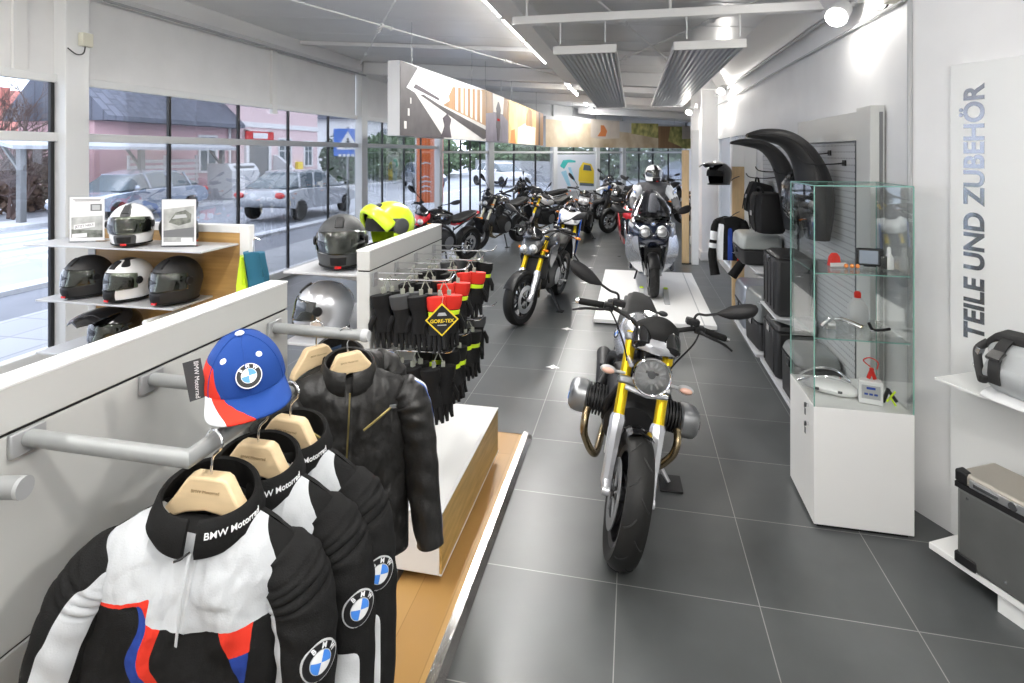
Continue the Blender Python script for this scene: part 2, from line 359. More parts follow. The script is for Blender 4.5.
# diagonal far glazing
def dg(t, z, o=0): return D0+DD*t+DN*o+V((0, 0, z))
def dbox(t0, t1, z0, z1, o0, o1, m, name, bevel=0):
    mb = MB(); mb.rings([[dg(t0, z, o0), dg(t1, z, o0), dg(t1, z, o1), dg(t0, z, o1)] for z in (z0, z1)]); return struct(name, mb, m, bevel=bevel)
for t, w in ((1.97, .22), (4.81, .2), (7.1, .2), (8.7, .2), (13.2, .2)):
    dbox(t-w/2, t+w/2, 0, 3.7, -.08, .08, 'frame_white', 'trim_%d' % tn, .006); tn += 1
dbox(0, 13.3, 1.94, 2.01, -.05, .05, 'frame_white', 'trim_%d' % tn); tn += 1
dbox(0, 13.3, 0, .12, -.06, .06, 'frame_white', 'trim_%d' % tn); tn += 1
dbox(0, 13.3, 2.9, 3.7, -.04, .0, 'wall_white', 'wall_far'); tn += 1
mb = MB()
for t in (.43, .85, 1.2, 1.58, 2.96, 3.93, 5.83, 7.83, 9.76, 10.75, 11.9):
    mb.rings([[dg(t-.022, z, -.02), dg(t+.022, z, -.02), dg(t+.022, z, .02), dg(t-.022, z, .02)] for z in (.12, 2.9)])
struct('trim_%d' % tn, mb, 'black_frame'); tn += 1
for a, b_ in ((.05, 1.86), (2.08, 4.71), (4.91, 7.0), (7.2, 8.6), (8.8, 13.1)):
    dbox(a, b_, .12, 2.9, -.004, .004, 'glass', 'window_%d' % wn); wn += 1
# ------------------------------------------------------------ ceiling fixtures
def tube_light(y0, y1, label, x=-1.37):
    z = 3.36
    t = thing('ceiling_tube_lamp', label, 'ceiling lamp', (x, (y0+y1)/2, ceil_z(x)-.005), group='tube lamps in one row under the ceiling')
    h = (y1-y0)/2
    mb = MB(); mb.b2((-.045, -h, -.07), (.045, h, 0)); mb.build('housing', 'frame_white', t, bevel=.004)
    mb = MB(); mb.cyl((0, -h+.02, -.095), (0, h-.02, -.095), .024, n=12); mb.build('tube', 'tube_light', t)
    mb = MB(); [mb.b2((-.02, s*h-.02, -.12), (.02, s*h+.02, -.03)) for s in (-1, 1)]; mb.build('end_cap', 'white_paint', t)
    L = bpy.data.lights.new('tube_glow', 'AREA'); L.shape = 'RECTANGLE'; L.size = .05; L.size_y = y1-y0-.06; L.energy = (30 if y0 > 3.5 else 13)*(y1-y0); L.color = (1, .98, .95)
    o = bpy.data.objects.new('tube_glow', L); C.objects.link(o); o.location = (x, (y0+y1)/2, ceil_z(x)-.131)
rows = [(-1.9, -.4, 'tube lamp over the jacket rails, well behind the camera'), (-.3, 1.2, 'tube lamp over the jacket rails, level with the camera'), (1.9, 3.4, 'tube lamp high over the leather jackets and gloves, above the picture'), (4.2, 5.75, 'tube lamp just above the top edge of the picture over the aisle'),
        (5.85, 7.05, 'nearest lit white tube lamp, cut by the top edge of the photo'), (7.12, 8.9, 'lit white tube lamp ending just before the first cross beam'),
        (11.0, 12.5, 'lit tube lamp just behind the first cross beam'), (12.6, 14.1, 'lit tube lamp second behind the first cross beam'), (15.7, 17.2, 'small farthest lit tube lamp above the left heater panel end'), (18.2, 19.7, 'most distant tube lamp near the back glazing')]
for a, b_, l in rows:
    tube_light(a, b_, l)
for a, b_, x, l in ((-1.9, -.2, .5, 'lamp above and behind the camera on the right'), (.1, 1.8, .5, 'lamp right above the camera on the right'), (-1.9, -.2, -3.4, 'lamp behind the camera over the window side'), (.2, 1.9, -3.4, 'lamp above the helmet stand over the window side')):
    tube_light(a, b_, 'added unseen white tube '+l, x)  # extra tubes added out of view as fill light for the room
# radiant heater panels
def heater(x0, x1, label):
    y0, y1, z = 5.0, 11.2, 2.845
    t = thing('radiant_heater_panel', label, 'ceiling heater', ((x0+x1)/2, (y0+y1)/2, z), group='grey heater panels under the ceiling')
    w, h = (x1-x0)/2, (y1-y0)/2
    mb = MB(); pts = []
    N = 48
    for i in range(N+1):
        x = -w+.02+(2*w-.04)*i/N; pts.append((x, .008*(1 if (i//2) % 2 else -1)))
    mb.rings([[(x, y, .0+dz) for x, dz in pts]+[(x, y, .03+dz) for x, dz in pts[::-1]] for y in (-h+.03, h-.03)], cap=True); mb.build('ribbed_panel', 'heater_grey', t, sharp=20)
    mb = MB(); mb.b2((-w, -h, -.012), (w, -h+.03, .06)); mb.b2((-w, h-.03, -.012), (w, h, .06)); mb.b2((-w, -h, .0), (-w+.015, h, .05)); mb.b2((w-.015, -h, 0), (w, h, .05)); mb.build('edge_frame', 'white_paint', t, bevel=.004)
    for y in (-h+.06, h-.8):
        for x in (-w+.09, w-.09):
            mb = MB(); zz = ceil_z((x0+x1)/2+x)-z
            if y < 0: zz = .22
            mb.cyl((x, y if y > 0 else -h-.2+.0, .04), (x, y if y > 0 else -h-.2, zz), .006, n=6)
            mb.build('suspension_rod', 'frame_white', t)
mat('heater_grey', (.33, .345, .36), .38, .4)
heater(-.70, -.14, 'left grey ribbed heater panel hanging under the ceiling'); heater(.34, .93, 'right grey ribbed heater panel hanging nearer the right wall')
# spot lights on right wall
def spot(p, aim, label, real=True, E=60, s=1.0):
    t = thing('wall_spotlight', label, 'spotlight', p)
    d = (V(aim)-V(p)).normalized()
    q = V((0, 0, 0)); hd = V((0, 0, -.02))
    mb = MB(); mb.cyl((.12, 0, .09), (.0, 0, .0), .012*s, n=8); mb.b2((.09, -.05, .05), (.14, .05, .13)); mb.build('bracket', 'frame_white', t)
    mb = MB(); mb.lathe([(.001, -.092*s), (.03*s, -.09*s), (.055*s, -.06*s), (.065*s, .05*s), (.06*s, .055*s), (.055*s, .04*s)], q, d, 20, open=True); mb.build('lamp_head', 'frame_white', t)
    mb = MB(); mb.lathe([(.001, .044*s), (.056*s, .044*s), (.05*s, .05*s), (.001, .056*s)], q, d, 20); mb.build('lamp_glass', 'spot_light', t)
    L = bpy.data.lights.new('spot_glow', 'POINT'); L.energy = E; L.shadow_soft_size = .05; L.color = (1, .96, .90)
    o = bpy.data.objects.new('spot_glow', L); C.objects.link(o); o.location = V(p)+d*.13
spot((1.37, 4.2, 2.90), (-.3, 2.2, 1.0), 'large bright spotlight at top right above the display case', E=8, s=1.15)
spot((1.38, 9.4, 2.95), (0, 7, 1.0), 'bright spotlight over the glass door behind the wall shelves', E=17)
spot((1.02, 10.8, 2.72), (-.4, 8.4, .8), 'small spotlight on top of the white wall block', E=17, s=.9)
spot((1.2, .3, 2.5), (-1, 2, 2.2), 'added fill floodlight right of the camera, out of frame', E=52)  # unseen floodlight added to brighten the ceiling and room
spot((-4.9, 1.0, 2.5), (-1, 2.5, 2.2), 'added fill floodlight on the window side beside the camera, out of frame', E=52)  # second unseen fill lamp, added to lift the ceiling
# junction boxes
def jbox(name, lo, hi, cable, label):
    t = thing(name, label, 'junction box', lo)
    d = [b-a for a, b in zip(lo, hi)]
    mb = MB(); mb.b2((0, 0, 0), d); mb.build('box_body', 'cream_plastic', t, bevel=.006)
    mb = MB(); mb.tube(spline([V(c)-V(lo) for c in cable], 8), .006, 6); mb.build('cable', 'dark_grey', t)
mat('cream_plastic', (.72, .70, .58), .5)
jbox('junction_box', (LX+.14, 4.44, 2.99), (LX+.20, 4.55, 3.12), [(LX+.17, 4.49, 2.99), (LX+.17, 4.47, 2.92), (LX+.17, 4.40, 2.90), (LX+.15, 4.33, 2.95)], 'cream junction box with looped cable on the near left window post')
jbox('junction_box', (1.40, 3.50, 2.80), (1.49, 3.60, 2.95), [(1.46, 3.6, 2.86), (1.47, 3.8, 2.80), (1.47, 4.0, 2.86)], 'cream junction box at the top of the right wall corner conduit')
# ------------------------------------------------------------ outside
def backlit(name, col):
    m = M[name]; m.use_nodes = True; nt = m.node_tree; b = nt.nodes['Principled BSDF']; o = nt.nodes['Material Output']
    b.inputs['Base Color'].default_value = (*col, 1); tr = nt.nodes.new('ShaderNodeBsdfTranslucent'); tr.inputs[0].default_value = (*col, 1); mx = nt.nodes.new('ShaderNodeMixShader'); mx.inputs[0].default_value = .55
    nt.links.new(b.outputs[0], mx.inputs[1]); nt.links.new(tr.outputs[0], mx.inputs[2]); nt.links.new(mx.outputs[0], o.inputs[0])
backlit('backlit_paper', (.85, .86, .88))
mat('teal', (.05, .42, .40), .5); mat('pale_blue', (.35, .62, .78), .5); mat('sign_blue', (.03, .16, .62), .4); mat('flag_pale', (.82, .38, .33), .7)
G = -.04
mb = MB(); mb.poly([(-60, -30, G-.03), (60, -30, G-.03), (60, 90, G-.03), (-60, 90, G-.03)]); struct('street_ground', mb, 'asphalt')
mb = MB(); mb.poly([(-7.3, -10, G), (LX, -10, G), (LX, NL, G), (-3.0, 19.5, G), (2.2, 26.5, G), (1, 28.2, G), (-7.3, 16.5, G)]); struct('paving_strip', mb, 'paving')
mb = MB(); mb.poly([(-8.6, -10, G-.02), (-7.3, -10, G-.02), (-7.3, 16.5, G-.02), (-8.6, 17, G-.02)]); struct('street_gutter', mb, 'asphalt_dark')
mb = MB(); mb.b2((-8.75, -10, G-.05), (-8.6, 17, G+.05)); struct('kerb_stone', mb, 'kerb')
mb = MB(); mb.b2((-17.4, -10, G-.05), (-15.9, 60, G+.06)); struct('far_pavement', mb, 'kerb')
mb = MB()
for k in range(6): mb.b2((-15.2+k*.95, 8.6, G-.03), (-14.7+k*.95, 12.2, G-.02))
mb.b2((-9.25, -10, G-.03), (-9.1, 60, G-.02))
struct('zebra_crossing', mb, 'road_white')
def window_on(b, y, z, w, h, fx, m='dark_window', sill=True, par=None):
    mb = MB(); t = .09
    mb.b2((fx, y-w/2-t, z-t), (fx+.06, y-w/2, z+h+t)); mb.b2((fx, y+w/2, z-t), (fx+.06, y+w/2+t, z+h+t)); mb.b2((fx, y-w/2, z+h), (fx+.06, y+w/2, z+h+t)); mb.b2((fx-.0, y-w/2, z-t), (fx+.1, y+w/2, z))
    mb.b2((fx, y-.03, z), (fx+.04, y+.03, z+h)); mb.b2((fx, y-w/2, z+h*.6), (fx+.04, y+w/2, z+h*.6+.05))
    o = mb.build('window_frame', 'house_white', b)
    mb = MB(); mb.b2((fx+.005, y-w/2, z), (fx+.02, y+w/2, z+h)); mb.build('pane', m, o)
# low pink building with big slate roof
hb = thing('low_house', 'low pink house with a wide slate roof across the street', 'house', (-18.6, 19.3, G))
mb = MB(); mb.b2((-3.4, -3.0, 0), (0, 3.9, 3.2)); mb.build('wall', 'pink_wall', hb)
mb = MB(); mb.rings([[(.7, y, 3.15), (.7, y, 3.32), (-1.8, y, 5.6), (-4.0, y, 3.32), (-4.0, y, 3.15)] for y in (-3.1, 4.0)]); mb.build('roof', 'roof_slate', hb)
window_on(hb, 2.4, 1.2, .95, 1.5, 0)
mb = MB(); mb.cyl((.1, 3.7, 0), (.1, 3.7, 3.2), .06, n=8); mb.build('drainpipe', 'house_white', hb)
# tall pink house
th = thing('tall_house', 'tall pink house with stone steps and grey door across the street', 'house', (-18.2, 27, G))
mb = MB(); mb.b2((-8, -3.7, 0), (0, 3.0, 7.2)); mb.build('wall', 'pink_light', th)
mb = MB(); mb.b2((0, -3.7, 3.25), (.08, 3.05, 3.5)); mb.b2((0, -3.7, 0), (.06, 3.0, .55)); mb.build('cornice', 'house_white', th)
mb = MB(); mb.rings([[(.6, y, 7.1), (-4, y, 9.5), (-8.6, y, 7.1)] for y in (-4.2, 3.5)]); mb.build('roof', 'roof_slate', th)
mb = MB(); mb.b2((0, -3.2, .75), (.1, -1.7, 3.0)); dd = mb.build('door', 'mid_grey', th)
mb = MB(); mb.b2((0, -3.4, .7), (.14, -3.2, 3.1)); mb.b2((0, -1.7, .7), (.14, -1.5, 3.1)); mb.b2((0, -3.4, 3.0), (.14, -1.5, 3.12)); mb.build('door_surround', 'house_white', th)
mb = MB(); mb.b2((.12, -3.5, 2.62), (.2, -1.4, 3.05)); sg = mb.build('sign_board', 'lens_red', th)
mb = MB(); mb.b2((.2, -3.0, 2.7), (.215, -1.9, 2.98)); mb.build('sign_plate', 'house_white', sg)
mb = MB()
for k in range(4): mb.b2((0, -3.6, 0), (1.6-k*.35, -1.2, .18*(k+1)))
mb.build('steps', 'stone', th)
mb = MB(); mb.rings([[(x, -1.2, 0), (x, -1.2, z), (x, -.95, z), (x, -.95, 0)] for x, z in ((0, 1.9), (.3, 1.8), (1.9, .6), (2.0, .5))]); mb.build('stair_wall', 'kerb', th)
window_on(th, -.2, 1.15, 1.0, 1.55, 0); window_on(th, 2.0, 1.3, .7, 1.3, 0)
mb = MB(); mb.b2((.02, .75, .75), (.2, 1.2, 1.5)); mb.build('letter_box', 'yellow', th)
# red roof house far left
rh = thing('red_roof_house', 'house with a big red tiled roof behind the bare bush', 'house', (-31, 23.5, G))
mb = MB(); mb.b2((-8, -7, 0), (0, 3, 2.5)); mb.build('wall', 'pink_wall', rh)
mb = MB(); mb.rings([[(.8, y, 2.3), (-4, y, 5.6), (-8.8, y, 2.3)] for y in (-8, 4)]); mb.build('roof', 'roof_red', rh)
mb = MB(); mb.b2((-2.6, -.6, 3.6), (-1.8, .4, 5.5)); mb.build('chimney', 'roof_red', rh)
# far house with white walls
fh = thing('white_house', 'small white far house above the hedge left of the hanging pictures', 'house', (-24, 52, G))
mb = MB(); mb.b2((-6, -5, 0), (0, 5, 5.2)); mb.build('wall', 'house_white', fh)
mb = MB(); mb.rings([[(.5, y, 5.1), (-3, y, 7), (-6.5, y, 5.1)] for y in (-5.5, 5.5)]); mb.build('roof', 'roof_slate', fh)
window_on(fh, 0, 3.0, 1.6, 1.4, 0); window_on(fh, 3.2, 3, 1.4, 1.4, 0)
# carport
cp = thing('carport', 'grey carport roof on posts in front of the pink house', 'carport', (-17.2, 16.0, G))
mb = MB(); mb.rings([[(x, -4.2, z), (x, 4.6, z), (x, 4.6, z+.1), (x, -4.2, z+.1)] for x, z in ((-.6, 2.45), (1.1, 2.1))]); mb.build('roof_sheet', 'asphalt', cp)
for y in (-3.6, 0.3, 4.2):
    mb = MB(); mb.b2((.5, y-.08, 0), (.66, y+.08, 2.2)); mb.rings([[(.58+s, y-.05+.0, z), (.58+s, y+.05, z)] + [(.5+s, y+.05, z), (.5+s, y-.05, z)] for s, z in ((0, 1.5), (-.7, 2.3))]); mb.build('post', 'mid_grey', cp)
fe = thing('slat_fence', 'white horizontal slat fence under the carport', 'fence', (-17.7, 18.4, G))
for k in range(7):
    mb = MB(); mb.b2((0, -1.6, .3+k*.22), (.05, 1.7, .42+k*.22)); mb.build('slat', 'house_white', fe)
for y in (-1.6, 0, 1.6):
    mb = MB(); mb.b2((-.05, y, 0), (0, y+.1, 1.9)); mb.build('post', 'house_white', fe)
cn = thing('clothes_container', 'white metal clothing container standing by the pink house corner', 'container', (-16.6, 20.9, G), .0)
mb = MB(); mb.rings([[(-.6, y, 0), (.6, y, 0), (.6, y, 1.25), (.35, y, 1.55), (-.6, y, 1.55)] for y in (-.85, .85)]); mb.build('body', 'shelf_metal', cn, bevel=.03)
mb = MB(); mb.b2((.44, -.6, 1.27), (.53, .6, 1.45), 0); mb.build('hatch', 'mid_grey', cn)
mb = MB(); mb.b2((.6, -.55, .5), (.61, -.1, 1.05)); mb.build('notice', 'house_white', cn)
# bushes and trees
def bush(name, c, r, m, n, label, cat='bush', leaf=.16, grp=None, trunk=0):
    t = thing(name, label, cat, (c[0], c[1], G), group=grp)
    rnd = random.Random(int(c[0]*10+c[1]*7)); mb = MB()
    for i in range(n):
        while True:
            d = V((rnd.uniform(-1, 1), rnd.uniform(-1, 1), rnd.uniform(-1, 1)))
            if .35 < d.length < 1: break
        p = V((d.x*r[0], d.y*r[1], c[2]-G+d.z*r[2])); u = V((rnd.gauss(0, 1), rnd.gauss(0, 1), rnd.gauss(0, 1))).normalized()*leaf; w = u.orthogonal().normalized()*leaf*.6
        if p.z > .02: mb.poly([p-u, p+w, p+u, p-w])
    mb.build('foliage', m, t)
    mb = MB()
    for k in range(7):
        a = k*.9; mb.tube([(0, 0, 0), (math.cos(a)*r[0]*.25, math.sin(a)*r[1]*.25, (c[2]-G)*.6), (math.cos(a)*r[0]*.6, math.sin(a)*r[1]*.6, c[2]-G+r[2]*.5)], [.09, .05, .02], 6)
    mb.build('stem', 'bark', t)
    return t
def bare(name, p, h, label, seed, spread=.5, depth=5):
    t = thing(name, label, 'bush', (p[0], p[1], G)); rnd = random.Random(seed); mb = MB()
    def grow(a, d, L, r, k):
        b = a+d*L; mb.tube([a, b], [r, r*.65], 4, cap=False)
        if k == 0: return
        for _ in range(3 if k > 1 else 2):
            nd = (d+V((rnd.gauss(0, spread), rnd.gauss(0, spread), rnd.gauss(.05, spread*.7)))).normalized()
            grow(a.lerp(b, rnd.uniform(.55, 1)), nd, L*rnd.uniform(.6, .85), r*.62, k-1)
    for k in range(5):
        grow(V((rnd.uniform(-.5, .5), rnd.uniform(-.8, .8), 0)), V((rnd.gauss(0, .3), rnd.gauss(0, .3), 1)).normalized(), h*.34, .06, depth)
    mb.build('branches', 'bark', t); return t
bare('bare_bush', (-18.3, 13.4), 3.4, 'leafless brown bush at the far left behind the street', 3)
bare('bare_tree', (-21.5, 15.0), 5.2, 'tall bare tree in front of the red tiled roof', 11, .42)
bush('brown_hedge', (-20.2, 15.4, .9), (.7, 2.2, 1.0), 'leaf_brown', 1500, 'dry brown hedge under the bare tree', leaf=.13)
bush('bush', (-17.6, 32.2, 1.6), (1.5, 1.6, 1.7), 'leaf', 1500, 'dark green bush at the end of the tall pink house')
bush('hedge', (-17, 42, 1.6), (3, 9, 2.1), 'hedge_green', 3500, 'long green hedge behind the parked cars', leaf=.28)
bush('hedge', (-9, 48, 1.3), (6, 3, 1.7), 'hedge_green', 2600, 'green hedge behind the orange banner flag', leaf=.3)
bush('hedge', (3, 44, 1.2), (9, 2, 2.4), 'hedge_green', 3200, 'wide hedge behind the far right glazing', leaf=.3)
bush('tree', (-12, 58, 4.0), (6, 4, 3.2), 'leaf', 2600, 'broad dark trees far down the street', cat='tree', leaf=.45)
bush('tree', (10, 56, 3.6), (9, 4, 3.0), 'leaf', 2600, 'dark trees behind the far right glazing', cat='tree', leaf=.45)
# fence far
f2 = thing('grey_fence', 'grey panel fence along the far street', 'fence', (-9, 40, G), R(-52))
for k in range(14):
    mb = MB(); mb.b2((k*.95-6, -.03, .1), (k*.95-5.08, .03, 1.45)); mb.build('panel', 'shelf_metal', f2)
# cars
def car(loc, rz, m, label, dark='dark_window', group=None):
    t = thing('parked_car', label, 'car', loc, rz, group)
    # side profile along y (length), lofted across x
    prof_lo = [(-2.1, .30), (-2.15, .55), (-2.05, .75), (-1.2, .92), (1.5, .98), (2.0, .92), (2.12, .6), (2.08, .30)]
    mb = MB(); rings = []
    for x, s, dz in ((-.84, .94, -.10), (-.86, .99, -.04), (-.8, 1, 0), (0, 1.01, .03), (.8, 1, 0), (.86, .99, -.04), (.84, .94, -.10)):
        rings.append([(x, y*s, z+(dz if z > .5 else 0)) for y, z in prof_lo])
    mb.rings(rings); mb.build('body', m, t, sub=1, sharp=60)
    roof = [(-1.25, .88), (-.55, 1.36), (.1, 1.46), (.9, 1.42), (1.75, .95)]
    mb = MB(); mb.rings([[(x*(1 if z < 1 else .82), y, z-.0) for y, z in roof] for x in (-.78, 0, .78)]); mb.build('cabin', dark, t, bevel=.06)
    mb = MB(); mb.rings([[(x, y, z+.012) for y, z in ((-.6, 1.34), (.1, 1.46), (.95, 1.42), (.95, 1.38), (.1, 1.42), (-.6, 1.30))] for x in (-.62, 0, .62)]); mb.build('roof', m, t)
    for s in (-1, 1):
        for y in (-.35, .45, 1.2):
            mb = MB(); mb.tube([(s*.80, y+.12, .93), (s*.655, y-.05 if y > 0 else y, 1.38)], .035, 6); mb.build('pillar', m, t)
        mb = MB(); mb.ell((s*.95, -.85, .98), (.1, .06, .07)); mb.build('side_mirror', m, t)
        for y in (-1.33, 1.3):
            mb = MB(); mb.lathe([(.19, -.09), (.30, -.09), (.32, -.05), (.32, .05), (.30, .09), (.19, .09)], (s*.76, y, .32), (1, 0, 0), 20); w = mb.build('wheel', 'tyre', t)
            mb = MB(); mb.lathe([(.001, .06), (.19, .07), (.2, .02), (.2, -.07), (.001, -.06)], (s*.76, y, .32), (1, 0, 0), 16); mb.build('hub', 'aluminium', w)
        mb = MB(); mb.ell((s*.66, 2.08, .78), (.16, .07, .09)); mb.build('tail_light', 'lens_red', t)
        mb = MB(); mb.ell((s*.62, -2.06, .66), (.19, .1, .08)); mb.build('headlight', 'white_gloss', t)
    return t
mat('car_silver', (.38, .43, .52), .25, .6, coat=.7); mat('car_white', (.78, .78, .8), .3, coat=.7); mat('car_dark', (.10, .12, .16), .3, .3, coat=.7); mat('car_grey', (.45, .47, .5), .3, .3, coat=.7)
car((-15.0, 14.5, G), 0, 'car_silver', 'silver blue hatchback parked behind the left window post')
car((-10.4, 16.2, G), PI, 'car_grey', 'grey car with red tail lights passing the crossing sign')
car((-12.0, 31, G), R(35), 'car_dark', 'dark car parked far off left of the orange flag')
car((-8.0, 33.5, G), R(50), 'car_white', 'white car parked far off just left of the orange flag')
car((3.6, 38, G), R(80), 'car_silver', 'blue grey car parked beyond the far right glazing')
# crossing sign
sx, sy = -9.0, 15.9
t = thing('crossing_sign', 'blue pedestrian crossing sign on a pole outside the left window', 'sign', (-6.9, 12.75, G-.2), R(27))
t.scale = (1.12, 1.12, 1.03)
mb = MB(); mb.cyl((0, .03, 0), (0, .03, 2.75), .03, n=10); mb.build('pole', 'rail_silver', t)
mb = MB(); mb.box((0, 0, 2.38), (.60, .02, .66)); pl = mb.build('sign_plate', 'sign_blue', t, bevel=.008)
mb = MB(); mb.prism([(-.24, -.19), (.24, -.19), (0, .25)], .011, .015, facing((0, 0, 2.40), (0, -1, 0))); tr = mb.build('triangle', 'white_gloss', pl)
mb = MB(); F = facing((0, -.016, 2.36), (0, -1, 0))
mb.prism([(math.cos(a)*.03, .10+math.sin(a)*.03) for a in [k*PI/5 for k in range(10)]], 0, .003, F)
mb.prism([(-.03, -.02), (.02, -.02), (.035, .065), (-.02, .065)], 0, .003, F)
for q in ([(-.03, -.02), (-.005, -.02), (-.04, -.12), (-.075, -.12)], [(0, -.02), (.022, -.02), (.06, -.12), (.03, -.12)], [(-.02, .05), (-.02, .06), (-.08, .0), (-.07, -.01)], [(.02, .06), (.03, .05), (.075, 0), (.065, -.01)]): mb.prism(q, 0, .003, F)
mb.build('walking_figure', 'black_line', pl)
mb = MB(); [mb.prism([(-.2+k*.09, -.32), (-.14+k*.09, -.32), (-.14+k*.09, -.26), (-.2+k*.09, -.26)], .011, .014, facing((0, 0, 2.36), (0, -1, 0))) for k in range(5)]; mb.build('zebra_mark', 'white_gloss', pl)
# orange flag
t = thing('banner_flag', 'tall orange and pale red advertising flag outside the far left glazing', 'flag', (-6.15, 16.5, G), R(20))
t.scale = (1.2, 1, 1)
mb = MB(); mb.rings([[(x*.34, .03*math.sin(x*2)+dy, z) for x in (-1, -.5, 0, .3)] + [(x*.34, .03*math.sin(x*2)+dy+.004, z) for x in (.3, 0, -.5, -1)] for z, dy in ((.45, 0), (1.2, .02), (2.0, .01), (2.45, 0))]); fl = mb.build('cloth', 'orange', t)
mb = MB(); mb.rings([[(x*.34, .03*math.sin(x*2)+dy, z) for x in (.3, .6, 1)] + [(x*.34, .03*math.sin(x*2)+dy+.004, z) for x in (1, .6, .3)] for z, dy in ((.45, 0), (1.2, .02), (2.0, .01), (2.45, 0))]); mb.build('border_strip', 'flag_pale', t)
mb = MB(); F = facing((-.12, -.03, 1.0), (0, -1, 0))
for k, (z, s) in enumerate(((-.25, 1), (-.1, .8), (.05, 1), (.2, .7), (.62, .9))):
    mb.prism([(-.16*s, z), (.02, z+.05), (.16*s, z+.02), (.15*s, z+.06), (0, z+.10), (-.15*s, z+.05)], 0, .003, F)
mb.build('worn_mark', 'house_white', fl)
mb = MB(); mb.cyl((-.36, .0, 0), (-.36, 0, 2.6), .02, n=8); mb.cyl((0, 0, 0), (0, 0, .06), .3, n=20); mb.build('flag_pole', 'aluminium', t)
# car poster on the far glazing
def at_dg(t, z, o=0): return dg(t, z, o)
t = thing('window_poster', 'large white poster of a yellow car on the far glazing', 'poster', dg(5.98, 0, 0))
P = lambda a, z, o: dg(5.98+a, z, o)-dg(5.98, 0, 0)
def dpoly(mb, pts, o0, o1, ): mb.rings([[P(a, z, o0) for a, z in pts], [P(a, z, o1) for a, z in pts]])
mb = MB(); dpoly(mb, [(-1.1, .62), (1.05, .62), (1.05, 1.9), (-1.1, 1.9)], .03, .04); sh = mb.build('sheet', 'backlit_paper', t)
mb = MB(); dpoly(mb, [(.05, .95), (.9, .9), (.92, 1.3), (.75, 1.55), (.3, 1.62), (.1, 1.4)], .04, .044); dpoly(mb, [(.1, .84), (.9, .80), (.9, .9), (.1, .94)], .04, .0445); pc = mb.build('car_picture', 'yellow', sh)
mb = MB(); dpoly(mb, [(.12, .80), (.9, .74), (.9, .84), (.12, .90)], .04, .047); dpoly(mb, [(.3, 1.34), (.78, 1.30), (.7, 1.5), (.36, 1.54)], .04, .047); mb.build('window_picture', 'dark_window', sh)
mb = MB(); dpoly(mb, [(-.9, 1.5), (-.75, 1.7), (-.4, 1.72), (-.1, 1.68), (-.1, 1.62), (-.5, 1.62), (-.7, 1.4)], .04, .044); mb.build('teal_mark', 'teal', sh)
mb = MB(); dpoly(mb, [(-.85, 1.3), (-.5, .8), (-.35, .8), (-.6, 1.35)], .04, .044); dpoly(mb, [(-.5, 1.45), (-.2, .95), (-.12, 1.0), (-.36, 1.45)], .04, .044); mb.build('blue_mark', 'pale_blue', sh)
mb = MB(); mb.rings([[dg(4.91, z, .02), dg(7.0, z, .02), dg(7.0, z, .07), dg(4.91, z, .07)] for z in (.1, .62)]); struct('wall_far_low', mb, 'shelf_metal')
# parking sign outside far glazing
t = thing('parking_sign', 'small blue and white parking sign beyond the far glazing', 'sign', dg(7.62, 0, -1.2), R(20))
mb = MB(); mb.b2((-.26, 0, .45), (.26, .02, 1.75)); b0 = mb.build('board', 'house_white', t, bevel=.005)
mb = MB(); mb.b2((-.24, -.005, 1.08), (.24, 0, 1.73)); b1 = mb.build('blue_field', 'sign_blue', b0)
text('P', .55, 'white_gloss', facing((0, -.008, 1.40), (0, -1, 0)), 'letter_mark', b0, bold=.01)
mb = MB(); mb.cyl((0, .03, 0), (0, .03, 1.8), .03, n=8); mb.build('pole', 'rail_silver', t)
# hanging picture boards
def picture(a, b, z0, z1, label, draw):
    a, b = V((*a, 0)), V((*b, 0)); u = (b-a); L = u.length; u.normalize(); nrm = V((u.y, -u.x, 0))
    t = thing('hanging_picture_board', label, 'picture board', a+V((0, 0, z0)), 0, 'picture boards hanging in a row under the ceiling'); H = z1-z0
    F = frame((0, 0, 0), u, V((0, 0, 1)), nrm)
    mb = MB(); mb.prism([(0, 0), (L, 0), (L, H), (0, H)], -.16, -.004, F); mb.build('board_body', 'shelf_metal', t, bevel=.003)
    mats = []; mb = MB(); k = [0]
    def P(m, pts):
        if m not in mats: mats.append(m)
        k[0] += 1
        mb.prism([(x*L, y*H) for x, y in pts], -.004, k[0]*.0006, F, mats.index(m))
    draw(P); mb.build('printed_picture', mats, t)
    for x in (.15*L, .85*L):
        mb = MB(); p = F @ V((x, H, -.08)); mb.cyl(p, p+V((0, 0, max(.2, ceil_z(a.x+u.x*x)-z1-.02))), .004, n=6); mb.build('suspension_wire', 'steel_grey', t)
mat('pic_road', (.045, .04, .043), .5, noise=.3, nscale=5); mat('pic_light', (.50, .49, .47), .5, noise=.12, nscale=3); mat('pic_sky', (.68, .69, .71), .5, noise=.08, nscale=2); mat('pic_brown', (.30, .17, .08), .5, noise=.4, nscale=3, stretch=(1, 1, .1)); mat('pic_dark', (.05, .04, .05), .5); mat('pic_gold', (.74, .50, .22), .5, noise=.3, nscale=2); mat('pic_pale', (.78, .70, .62), .5, noise=.1, nscale=2)
mat('pic_sand', (.80, .60, .36), .5, noise=.3, nscale=1.5, col2=(.92, .82, .66)); mat('pic_green', (.34, .40, .08), .5, noise=.5, nscale=4, col2=(.85, .78, .3)); mat('pic_violet', (.20, .18, .22), .5, noise=.3, nscale=2); mat('pic_orange', (.75, .25, .08), .5)
